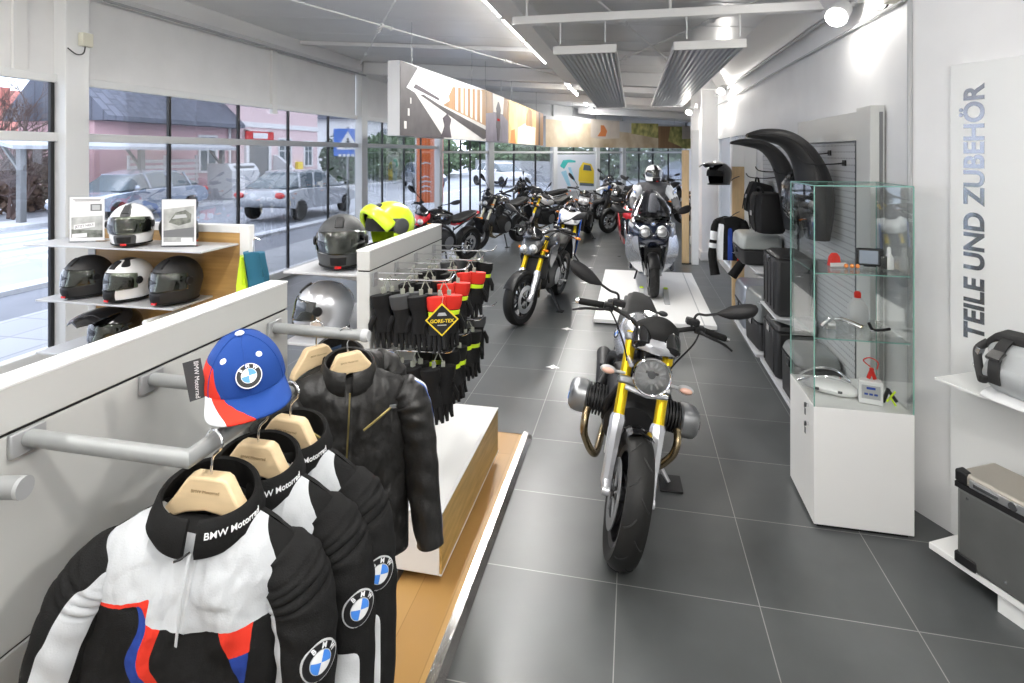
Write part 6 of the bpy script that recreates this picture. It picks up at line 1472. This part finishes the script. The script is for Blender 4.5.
# long saddle pieces hung on the pegboard
def saddle(label, loc, yaw, path, widths, thick, hook=True):
    t = thing('saddle_unit', label, 'motorcycle saddle', loc, yaw, 'black seats hung on the pegboard'); pts = spline(path, 8); m = len(pts); rings = []
    ws = [x[0] for x in spline([(w, 0, 0) for w in widths], 8)]; hs = [x[0] for x in spline([(w, 0, 0) for w in thick], 8)]
    for i, p in enumerate(pts):
        tg_ = (pts[min(i+1, m-1)]-pts[max(i-1, 0)]).normalized(); u = V((0, 1, 0)); w = tg_.cross(u).normalized()
        rings.append([p+u*(ws[i]*math.cos(q))+w*(hs[i]*math.sin(q)) for q in [2*PI*k/18 for k in range(18)]])
    mb = MB(); mb.rings(rings); b = mb.build('cushion', 'seat_rubber', t)
    mb = MB(); mb.tube([p+V((.0, ws[i]*.98, 0)) for i, p in enumerate(pts)], .006, 6); mb.tube([p-V((.0, ws[i]*.98, 0)) for i, p in enumerate(pts)], .006, 6); mb.build('piping', 'black_plastic', t)
    return t
mat('seat_rubber', (.018, .018, .019), .5, spec=.35, bump=.2, bscale=150)
SP = [(-.44, 0, .42), (-.32, 0, .425), (-.16, 0, .39), (-.04, 0, .27), (.03, 0, .08), (.05, 0, -.12), (.06, 0, -.34)]
saddle('large black motorcycle seat hanging beside the white post', (1.265, 4.50, 1.66), R(6), SP, [.02, .07, .10, .12, .15, .16, .13], [.015, .045, .065, .09, .115, .11, .07])
saddle('smaller black motorcycle seat hanging in the middle of the pegboard', (1.29, 5.35, 1.62), R(4), SP, [.02, .06, .09, .11, .12, .12, .09], [.012, .035, .05, .065, .075, .06, .04])
# plastic wrapped part
t = thing('wrapped_part', 'black part in clear plastic wrap hanging between the two seats', 'wrapped part', (1.30, 4.92, 1.60))
mb = MB(); mb.ell((0, 0, 0), (.06, .15, .12), n=20); mb.build('part_body', 'seat_rubber', t)
rnd = random.Random(4); mb = MB(); N = 22; rings = []
for i in range(10):
    e = -1.3+2.6*i/9; rings.append([((.11+.02*rnd.random())*math.cos(2*PI*k/N)*math.cos(e), (.20+.03*rnd.random())*math.sin(2*PI*k/N)*math.cos(e), .21*math.sin(e)+.02*rnd.random()) for k in range(N)])
mb.rings(rings); mb.tube([(0, 0, .2), (.0, 0, .27), (.06, 0, .30)], .02, 6); mb.build('plastic_wrap', 'plastic_film', t, sharp=20)
for k, (y, z, l) in enumerate(((4.32, 1.88, 'nearest upper'), (4.62, 1.95, 'second upper'), (5.02, 1.78, 'third upper'), (5.75, 1.78, 'fourth upper'), (6.2, 1.70, 'farthest'))):
    t = thing('display_hook', l+' black hook on the right pegboards', 'display hook', (1.444, y, z), group='black hooks on the right pegboards')
    mb = MB(); mb.tube(spline([(0, 0, 0), (-.12, 0, -.01), (-.26, 0, .0), (-.30, 0, .04)], 5), .005, 6); mb.build('wire', 'black_plastic', t)
    mb = MB(); mb.b2((-.008, -.03, -.02), (0, .03, .02)); mb.build('backplate', 'black_plastic', t)
# wooden divider with helmet hook and suit
t = thing('wooden_divider', 'pale wooden divider board with hooks at the end of the pegboards', 'divider', (1.32, 7.45, 0))
mb = MB(); mb.b2((-.11, -.03, .02), (.03, .03, 1.78)); mb.build('board', 'wood_light', t, bevel=.003)
mb = MB(); mb.b2((.03, -.035, .02), (.172, .035, 2.05)); mb.b2((-.11, -.032, 1.78), (.03, .032, 2.05)); mb.build('white_panel', 'white_paint', t, bevel=.003)
for z in (1.66, 1.22):
    mb = MB(); mb.tube(spline([(-.03, -.03, z), (-.10, -.12, z-.02), (-.16, -.18, z-.05), (-.24, -.20, z-.06)], 6), .006, 6); mb.build('hook_arm', 'dark_grey', t)
helmet('black open face helmet with peak held on a hook at the wooden divider', (1.03, 7.26, 1.55), R(-52), ['black_gloss', 'light_grey'], None, visor=None, openface=True, peak=True, s=1.12)
t = thing('racing_suit', 'black white and blue riding jacket hanging on the wooden divider', 'riding suit', (1.16, 7.28, 1.20), R(-15))
def tz(x): return interp([(0, -.03), (.06, -.02), (.17, -.06), (.22, -.13)], abs(x))
torso(tz, .16, .08, 40, 40, -.55, lambda x, z, v, s: 1 if x < -.06 and z < -.12 else 2 if -.02 < x < .035 and z < -.16 else 3 if x > .08 and z < -.2 else 0, None).build('body', ['cloth_black', 'cloth_white', 'cloth_blue', 'cloth_red'], t)
for s in (-1, 1): sleeve([(s*.14, 0, -.08), (s*.17, 0, -.16), (s*.19, -.03, -.32), (s*(.20 if s < 0 else .16), -.05, -.52), (s*(.16 if s < 0 else .03), -.08, -.74)], [.05, .062, .055, .06, .07], lambda v, a: 1 if (v > .55 and v < .62) or (.35 < v < .5) else 0, seed=2).build('sleeve', ['cloth_black', 'cloth_white'], t)
# white upright posts at back
t = thing('room_divider', 'narrow white and wood upright panels beside the white wall block', 'divider', (.90, 10.3, 0))
mb = MB(); mb.b2((.10, -.05, 0), (.22, .05, 2.35)); mb.build('white_upright', 'white_paint', t, bevel=.004); mb = MB(); mb.b2((-.06, -.03, 0), (.06, .03, 2.0)); mb.build('wood_upright', 'wood_light', t, bevel=.004); mb = MB(); mb.b2((-.06, -.03, 0), (.22, .03, .02)); mb.build('foot', 'dark_grey', t)
# ------------------------------------------------------------ glass display case
x0, x1, y0, y1 = .92, 1.385, 3.19, 3.64
t = thing('display_case', 'glass display case on a white cabinet at the right of the aisle', 'display case', ((x0+x1)/2, (y0+y1)/2, 0)); w, d = (x1-x0)/2, (y1-y0)/2
mb = MB(); mb.b2((-w, -d, .02), (w, d, .63)); cb = mb.build('cabinet', 'white_paint', t, bevel=.002)
mb = MB(); mb.b2((-w+.02, -d+.02, 0), (w-.02, d-.02, .02)); mb.build('plinth', 'black_plastic', t)
for nme, lo, hi in (('glass_front', (-w+.005, -d+.004, .63), (w-.005, -d+.010, 1.775)), ('glass_side', (-w+.004, -d+.012, .63), (-w+.010, d-.012, 1.775)), ('glass_back', (-w+.005, d-.010, .63), (w-.005, d-.004, 1.775)), ('glass_side', (w-.010, -d+.012, .63), (w-.004, d-.012, 1.775)), ('glass_top', (-w+.004, -d+.004, 1.776), (w-.004, d-.004, 1.782))):
    mb = MB(); mb.b2(lo, hi); mb.build(nme, 'cabinet_glass', t)
for z in (.98, 1.32):
    mb = MB(); mb.b2((-w+.012, -d+.012, z), (w-.012, d-.012, z+.006)); sh = mb.build('glass_shelf', 'cabinet_glass', t)
    mb = MB(); mb.b2((-w+.012, -d+.0115, z+.0005), (w-.012, -d+.0125, z+.0055)); mb.b2((-w+.0115, -d+.012, z+.0005), (-w+.0125, d-.012, z+.0055)); mb.build('polished_edge', 'glass_edge', sh)
    for (a, b) in ((-w+.02, -d+.03), (w-.02, -d+.03), (-w+.02, d-.03), (w-.02, d-.03)):
        mb = MB(); mb.cyl((a-.008 if a < 0 else a+.008, b, z-.006), (a, b, z-.006), .009, n=10); mb.build('shelf_stud', 'chrome', t)
mb = MB()
for a, b in ((-w+.003, -d+.003), (w-.003, -d+.003), (-w+.003, d-.003), (w-.003, d-.003)): mb.b2((a-.0025, b-.0025, .63), (a+.0025, b+.0025, 1.78))
for b in (-d+.003, d-.003): mb.b2((-w+.004, b-.002, 1.777), (w-.004, b+.002, 1.783))
for a in (-w+.003, w-.003): mb.b2((a-.002, -d+.004, 1.777), (a+.002, d-.004, 1.783))
mb.build('glass_edges', 'glass_edge', t)
for z in (.60, .50):
    mb = MB(); mb.cyl((-w-.012, -d+.09, z), (-w+.001, -d+.09, z), .010, n=14); lk = mb.build('lock', 'chrome', cb)
    mb = MB(); mb.b2((-w-.022, -d+.086, z-.012), (-w-.012, -d+.094, z+.012)); mb.b2((-w-.020, -d+.078, z-.05), (-w-.017, -d+.094, z-.016)); mb.build('key', 'dark_grey', lk)
# case contents
CX, CY = (x0+x1)/2, (y0+y1)/2
t = thing('tail_fairing', 'white and silver curved fairing part on the cabinet floor', 'fairing part', (1.06, 3.40, .655), R(-18))
mb = MB(); rr = []
for i, (x, wd, h, z) in enumerate(((-.14, .02, .012, .028), (-.11, .05, .028, .024), (-.03, .075, .036, .018), (.06, .075, .036, .012), (.11, .055, .03, .008), (.135, .025, .015, .004))):
    rr.append([(x, wd*math.cos(q), z+h*math.sin(q)-.005) for q in [2*PI*k/18 for k in range(18)]])
mb.rings(rr); mb.build('shell', 'white_gloss', t)
mb = MB(); mb.tube(spline([(-.15, -.05, .03), (-.08, -.07, .07), (.02, -.06, .085), (.10, .0, .05)], 8), .006, 8); mb.tube(spline([(-.15, .05, .03), (-.08, .07, .07), (.02, .06, .085), (.10, .02, .05)], 8), .006, 8); mb.build('metal_hoop', 'chrome', t)
for k, (x, y) in enumerate(((-.06, -.07), (.05, -.072))):
    mb = MB(); mb.box((x, y, .01), (.022, .006, .014)); mb.build('slot', 'dark_grey', t, bevel=.002)
t = thing('battery_charger', 'white battery charger with red clamps on the cabinet floor', 'battery charger', (1.225, 3.30, .632), R(-14))
mb = MB(); mb.b2((-.055, -.03, 0), (.055, .03, .12)); mb.build('housing', 'white_gloss', t, bevel=.006); mb = MB(); mb.b2((-.042, -.032, .03), (.042, -.03, .10)); p_ = mb.build('display_panel', 'light_grey', t)
mb = MB(); mb.b2((-.02, -.0335, .08), (.02, -.032, .092)); [mb.b2((x-.008, -.0335, .05), (x+.008, -.032, .06)) for x in (-.022, .0, .022)]; mb.build('buttons', 'blue_deep', p_)
mb = MB(); mb.box((-.0, .0, .155), (.018, .016, .06), (0, R(18), 0)); mb.box((.012, 0, .155), (.018, .016, .06), (0, R(-18), 0)); cl = mb.build('red_clamp', 'red_bright', t, bevel=.003)
mb = MB(); mb.tube(spline([(.0, 0, .19), (-.03, .01, .215), (0, .02, .23), (.035, .01, .215), (.03, 0, .18)], 6), .003, 6); mb.build('red_cable', 'red_bright', t)
t = thing('jumper_clamps', 'black and yellow clamps right of the battery charger', 'clamps', (1.318, 3.30, .632))
mb = MB(); mb.box((-.02, 0, .045), (.016, .016, .08), (0, R(20), 0)); mb.box((.016, .01, .04), (.016, .016, .07), (0, R(-35), 0)); mb.build('black_clamp', 'black_plastic', t, bevel=.003); mb = MB(); mb.box((.0, -.012, .045), (.008, .006, .07), (0, R(35), 0)); mb.box((.01, -.012, .02), (.008, .006, .05), (0, R(-30), 0)); mb.build('yellow_stripe', 'neon', t)
t = thing('navigation_device', 'black framed navigation device on the top glass shelf', 'navigation device', (1.26, 3.40, 1.327), R(-8))
mb = MB(); mb.b2((-.065, -.012, .01), (.065, .012, .105)); mb.build('case', 'black_plastic', t, bevel=.01); mb = MB(); mb.b2((-.052, -.0135, .022), (.036, -.012, .093)); mb.build('screen', 'car_silver', t); mb = MB(); mb.b2((-.03, -.014, .005), (.03, .03, .012)); mb.b2((.045, -.03, .0), (.075, .03, .07)); mb.build('cradle', 'black_gloss', t, bevel=.004)
t = thing('spray_bottle', 'small white bottle at the right end of the top glass shelf', 'bottle', (1.345, 3.38, 1.3265))
mb = MB(); mb.lathe([(0, 0), (.022, 0), (.024, .004), (.023, .06), (.012, .08), (.010, .085)], n=20); mb.build('bottle_body', 'white_gloss', t); mb = MB(); mb.lathe([(.011, .085), (.010, .11), (.006, .118), (0, .118)], n=16); mb.build('cap', 'frame_white', t)
t = thing('bulb_pack', 'red and white bulb pack on the left of the top glass shelf', 'bulb pack', (1.09, 3.42, 1.3265), R(20))
mb = MB(); mb.rings([[(x*k, y*k, z) for x, y in ((-.03, -.018), (.03, -.018), (.03, .018), (-.03, .018))] for z, k in ((0, 1), (.05, .8), (.07, .4))]); mb.build('red_top', 'red_bright', t); mb = MB(); mb.b2((-.04, -.03, 0), (.05, -.02, .02)); mb.build('white_card', 'white_gloss', t)
t = thing('signal_bulbs', 'row of small amber indicator lamps on the top glass shelf', 'indicator lamps', (1.16, 3.36, 1.3265))
for k in range(3):
    mb = MB(); mb.ell((k*.028-.03, 0, .012), (.011, .011, .012), n=12); mb.build('lamp', 'lens_orange', t)
t = thing('lever_set', 'chromed control levers on the lower glass shelf', 'levers', (1.10, 3.40, .987))
for k in range(3):
    mb = MB(); mb.tube(spline([(-.09+.02*k, .03*k-.03, .012), (-.04, .02*k-.02, .05-.01*k), (.03, .015*k, .045), (.11+.01*k, .01*k-.02, .015)], 6), [.014]*6+[.010]*13, 10, flat=.7); mb.build('lever', 'chrome' if k != 1 else 'header_pipe', t)
mb = MB(); mb.cyl((-.06, -.02, .02), (-.02, -.02, .02), .022, n=16); mb.build('pump_body', 'aluminium', t)
t = thing('oil_bottle', 'clear bottle with a red cap at the back of the lower glass shelf', 'bottle', (1.235, 3.50, .987))
mb = MB(); mb.rings([[(x*.05*k, y*.025*k, z) for x, y in ((-1, -.7), (-.7, -1), (.7, -1), (1, -.7), (1, .7), (.7, 1), (-.7, 1), (-1, .7))] for z, k in ((0, .95), (.005, 1), (.10, 1), (.135, .55), (.15, .35))]); mb.build('bottle_body', 'light_grey', t, bevel=.003); mb = MB(); mb.lathe([(.017, .15), (.018, .175), (.012, .185), (0, .186)], n=16); mb.build('red_cap', 'red_bright', t)
t = thing('brake_lever', 'black folded lever on the right of the lower glass shelf', 'lever', (1.29, 3.36, .987))
mb = MB(); mb.tube(spline([(-.05, 0, .05), (-.03, 0, .015), (.02, .01, .012), (.06, .02, .018)], 6), [.008]*19, 8); mb.build('lever_blade', 'black_plastic', t); mb = MB(); mb.cyl((-.035, -.01, .008), (-.035, .01, .008), .008, n=10); mb.build('pivot', 'chrome', t)
# ------------------------------------------------------------ angled right wall: sign panel, shelves, bag, pannier
def A(u, z, o): p = AO+AU*u+AN*o; return V((p.x, p.y, z))
AF = frame(A(0, 0, 0), AU, V((0, 0, 1)), AN)
t = thing('sign_panel', 'white wall panel with vertical chrome lettering at the right edge', 'sign panel', A(0, 0, 0))
AL = frame((0, 0, 0), AU, V((0, 0, 1)), AN)
mb = MB(); mb.prism([(.215, .02), (.545, .02), (.545, 2.395), (.215, 2.395)], 0, .03, AL); pn = mb.build('board', 'panel_edge', t, bevel=.003)
tx = AL @ Matrix.Translation((.335, 1.66, .0305)) @ Matrix.Rotation(PI/2, 4, 'Z')
text('TEILE UND ZUBEHÖR', .128, 'chrome_text', tx, 'lettering', pn, .0015, bold=.004)
mat('chrome_text', (.30, .31, .34), .18, .85)
t = thing('pegboard', 'grey pegboard cut off by the right photo edge', 'pegboard', A(0, 0, 0))
mb = MB(); mb.prism([(.56, .02), (2.2, .02), (2.2, 2.34), (.56, 2.34)], 0, .015, AL); mb.build('backing', 'panel_edge', t)
mb = MB(); mb.prism([(.66, 1.0), (2.2, 1.0), (2.2, 2.16), (.66, 2.16)], .0155, .025, AL); mb.build('perforated_sheet', 'peg_near', t)
for z in (2.165, 1.72, 1.35, 1.0):
    mb = MB(); mb.prism([(.60, z-.003), (.66, z-.003), (.66, z+.003), (.60, z+.003)], .0155, .018, AL); mb.build('slot_joint', 'dark_grey', t)
for u, z, l in ((.74, 1.90, 'upper'), (.74, 1.72, 'lower')):
    t = thing('display_hook', l+' black hook on the right edge pegboard', 'display hook', A(u, z, .026), group='black hooks on the right edge pegboard')
    mb = MB(); mb.tube([V((0, 0, 0)), AN*.10+V((0, 0, .0)), AN*.13+V((0, 0, .03))], .006, 8); mb.build('wire', 'black_plastic', t); mb = MB(); mb.prism([(-.03, -.012), (.03, -.012), (.03, .012), (-.03, .012)], 0, .006, AL); mb.build('backplate', 'black_plastic', t)
t = thing('wall_shelf', 'pale grey steel shelf under the roll bag at the right edge', 'shelf', A(.335, .885, .03))
mb = MB(); mb.prism([(0, 0), (1.9, 0), (1.9, .27), (.0, .27)], -.012, 0, frame((0, 0, 0), AU, AN, V((0, 0, 1))) if AU.cross(AN).z > 0 else frame((0, 0, 0), AN*0+AU, AN, V((0, 0, 1)))); mb.build('board', 'panel_edge', t, bevel=.002)
for u in (.05, .92):
    mb = MB(); mb.prism([(0, 0), (.22, 0), (0, -.10)], -.002, .002, frame(AU*u+V((0, 0, -.012)), AN, V((0, 0, 1)), AU)); mb.build('bracket', 'steel_grey', t)
t = thing('base_shelf', 'white low base shelf under the aluminium pannier', 'shelf', A(.34, 0, .03))
FB = frame((0, 0, 0), AU, AN, V((0, 0, 1)))
mb = MB(); mb.prism([(0, 0), (1.9, 0), (1.9, .31), (0, .31)], .085, .115, FB); mb.build('board', 'white_paint', t, bevel=.003)
mb = MB(); mb.prism([(.28, .01), (1.9, .01), (1.9, .29), (.28, .29)], 0, .084, FB); mb.build('plinth', 'panel_edge', t)
# aluminium pannier
ay = math.atan2(AU.y, AU.x)
t = thing('aluminium_pannier', 'grey aluminium pannier with black corners on the low shelf', 'pannier', A(.72, .116, .22), ay, None)
mb = MB(); mb.rings([[(x*wd, y, z) for x, y in ((-.25, -.13), (.33, -.13), (.33, .10), (-.25, .10))] for z, wd in ((0, .98), (.03, 1), (.345, 1.0))]); mb.build('body', 'pannier_grey', t, bevel=.018)
mb = MB(); mb.rings([[(x*wd, y, z) for x, y in ((-.25, -.13), (.33, -.13), (.33, .10), (-.25, .10))] for z, wd in ((.362, 1.0), (.40, 1.0), (.415, .97))]); ld = mb.build('lid', 'pannier_top', t, bevel=.012)
mb = MB(); mb.b2((-.253, -.133, .338), (.333, .103, .362)); mb.build('black_seal', 'black_plastic', t)
mb = MB(); mb.rings([[(x, y, z) for x, y in ((-.254, -.134), (-.20, -.134), (-.20, -.10), (-.254, -.08))] for z in (.365, .418)]); mb.build('corner_guard', 'black_plastic', ld, bevel=.008)
mb = MB(); mb.rings([[(x, y, z) for x, y in ((-.256, -.136), (-.16, -.136), (-.17, -.12), (-.256, -.06))] for z in (-.0, .05)]); mb.build('corner_guard', 'black_plastic', t, bevel=.008)
mb = MB(); mb.b2((-.19, -.137, .366), (.32, -.131, .402)); pl = mb.build('lid_rail', 'aluminium', ld, bevel=.003)
mb = MB(); mb.lathe([(0, .004), (.016, .004), (.018, 0)], (-.02, -.138, .384), (0, -1, 0), 18); mb.b2((-.17, -.142, .378), (-.07, -.137, .392)); mb.build('lock', 'chrome', ld)
mb = MB(); [mb.cyl((x, -.131, z), (x, -.134, z), .006, n=10) for x, z in ((-.20, .31), (.05, .31), (.25, .31), (-.05, .05), (.1, .05), (.25, .05))]; mb.build('rivet', 'chrome', t)
mb = MB(); mb.tube(spline([(.06, 0, .415), (.08, 0, .437), (.16, 0, .437), (.18, 0, .415)], 5), .008, 8); mb.tube([(-.02, .05, .417), (.04, .02, .425)], .012, 8); mb.build('handle', 'black_plastic', ld)
mat('pannier_grey', (.17, .175, .17), .38, .55, noise=.1, nscale=6); mat('pannier_top', (.42, .39, .34), .45, .4)
# roll bag
t = thing('roll_bag', 'light grey roll bag with black straps on the pale shelf', 'bag', A(.66, .886, .19), ay)
mb = MB(); rr = []
for x, k, zz in ((-.13, .55, 0), (-.115, .85, 0), (-.06, 1.0, 0), (.05, 1.03, .0), (.2, 1.03, 0), (.38, 1.0, 0)):
    rr.append([(x+.01*math.sin(q*5), .135*k*math.cos(q)*(1 if math.sin(q) < .3 else .82), .125+(.13*math.sin(q) if math.sin(q) > 0 else .121*math.sin(q))*(.5+.5*k)+.006*math.sin(q*7+x*40)) for q in [2*PI*i/32 for i in range(32)]])
mb.rings(rr); mb.build('bag_body', 'bag_grey', t, sub=1)
mb = MB(); mb.rings([[(x, .13*k*math.cos(q), .006+.03*k*max(0, math.sin(q))) for q in [2*PI*i/24 for i in range(24)]] for x, k in ((-.135, .6), (-.12, .9), (-.05, 1.06), (.4, 1.08))]); mb.build('base_panel', 'paint_white', t)
mb = MB(); mb.rings([[(x, y, z) for y, z in ((-.05, .235+d), (.03, .25+d), (.03, .285+d), (-.05, .275+d))] for x, d in ((-.14, -.04), (-.10, .0), (.04, .005), (.38, .01))]); mb.build('roll_closure', 'black_rub', t, bevel=.01)
for xx in (-.05, .18):
    mb = MB(); mb.rings([[(xx+dx+xs, .141*math.cos(q)-.004, .125+.142*math.sin(q)) for dx in (-.022, .022)]+[(xx+dx+xs, .134*math.cos(q)-.003, .125+.134*math.sin(q)) for dx in (.022, -.022)] for q, xs in [(R(20+18*i), .0) for i in range(11)]]); st_ = mb.build('strap', 'black_rub', t)
    mb = MB(); q = R(150); mb.box((xx, .146*math.cos(q), .125+.146*math.sin(q)), (.055, .016, .055), (R(-60), 0, 0)); mb.build('buckle', 'black_gloss', st_, bevel=.004)
mb = MB(); mb.tube(spline([(-.14, -.03, .22), (-.17, -.05, .18), (-.15, -.08, .13), (-.10, -.13, .07), (-.085, -.142, .10)], 6), .017, 8, flat=.35); mb.build('side_strap', 'black_rub', t)
mb = MB(); mb.box((-.165, -.05, .17), (.02, .035, .04), (0, R(20), 0)); mb.tube([(-.165, -.06, .15), (-.18, -.065, .11), (-.16, -.075, .09)], .005, 6); mb.build('side_buckle', 'chrome', t, bevel=.003)
mat('bag_grey', (.42, .44, .45), .42, bump=.2, bscale=80); mat('black_rub', (.02, .02, .02), .6)
# ------------------------------------------------------------ world, sun, camera
w = bpy.data.worlds.new('World'); bpy.context.scene.world = w; w.use_nodes = True; nt = w.node_tree
bg = nt.nodes['Background']; tc = nt.nodes.new('ShaderNodeTexCoord'); sp = nt.nodes.new('ShaderNodeSeparateXYZ'); rp = nt.nodes.new('ShaderNodeValToRGB')
nt.links.new(tc.outputs['Generated'], sp.inputs[0]); nt.links.new(sp.outputs[2], rp.inputs[0]); nt.links.new(rp.outputs[0], bg.inputs[0])
rp.color_ramp.elements[0].color = (.80, .86, .98, 1); rp.color_ramp.elements[1].color = (.78, .85, 1.0, 1); bg.inputs[1].default_value = 2.9
cam = bpy.data.cameras.new('Camera'); co = bpy.data.objects.new('Camera', cam); C.objects.link(co); bpy.context.scene.camera = co
cam.sensor_width = 36; cam.lens = 562/1024*36; cam.shift_y = -188.5/1024; cam.clip_start = .05; cam.clip_end = 300
co.location = (0, 0, 1.95); co.rotation_euler = (PI/2, 0, R(12.15))
sc = bpy.context.scene
sc.view_settings.view_transform = 'Standard'; sc.view_settings.look = 'None'; sc.view_settings.gamma = 1; sc.view_settings.exposure = .34
sc.view_settings.use_curve_mapping = False
sc.cycles.use_denoising = True; sc.cycles.max_bounces = 8; sc.cycles.diffuse_bounces = 4; sc.cycles.glossy_bounces = 4; sc.cycles.transparent_max_bounces = 24; sc.cycles.transmission_bounces = 6
sc.cycles.sample_clamp_indirect = 6; sc.cycles.caustics_reflective = False; sc.cycles.caustics_refractive = False
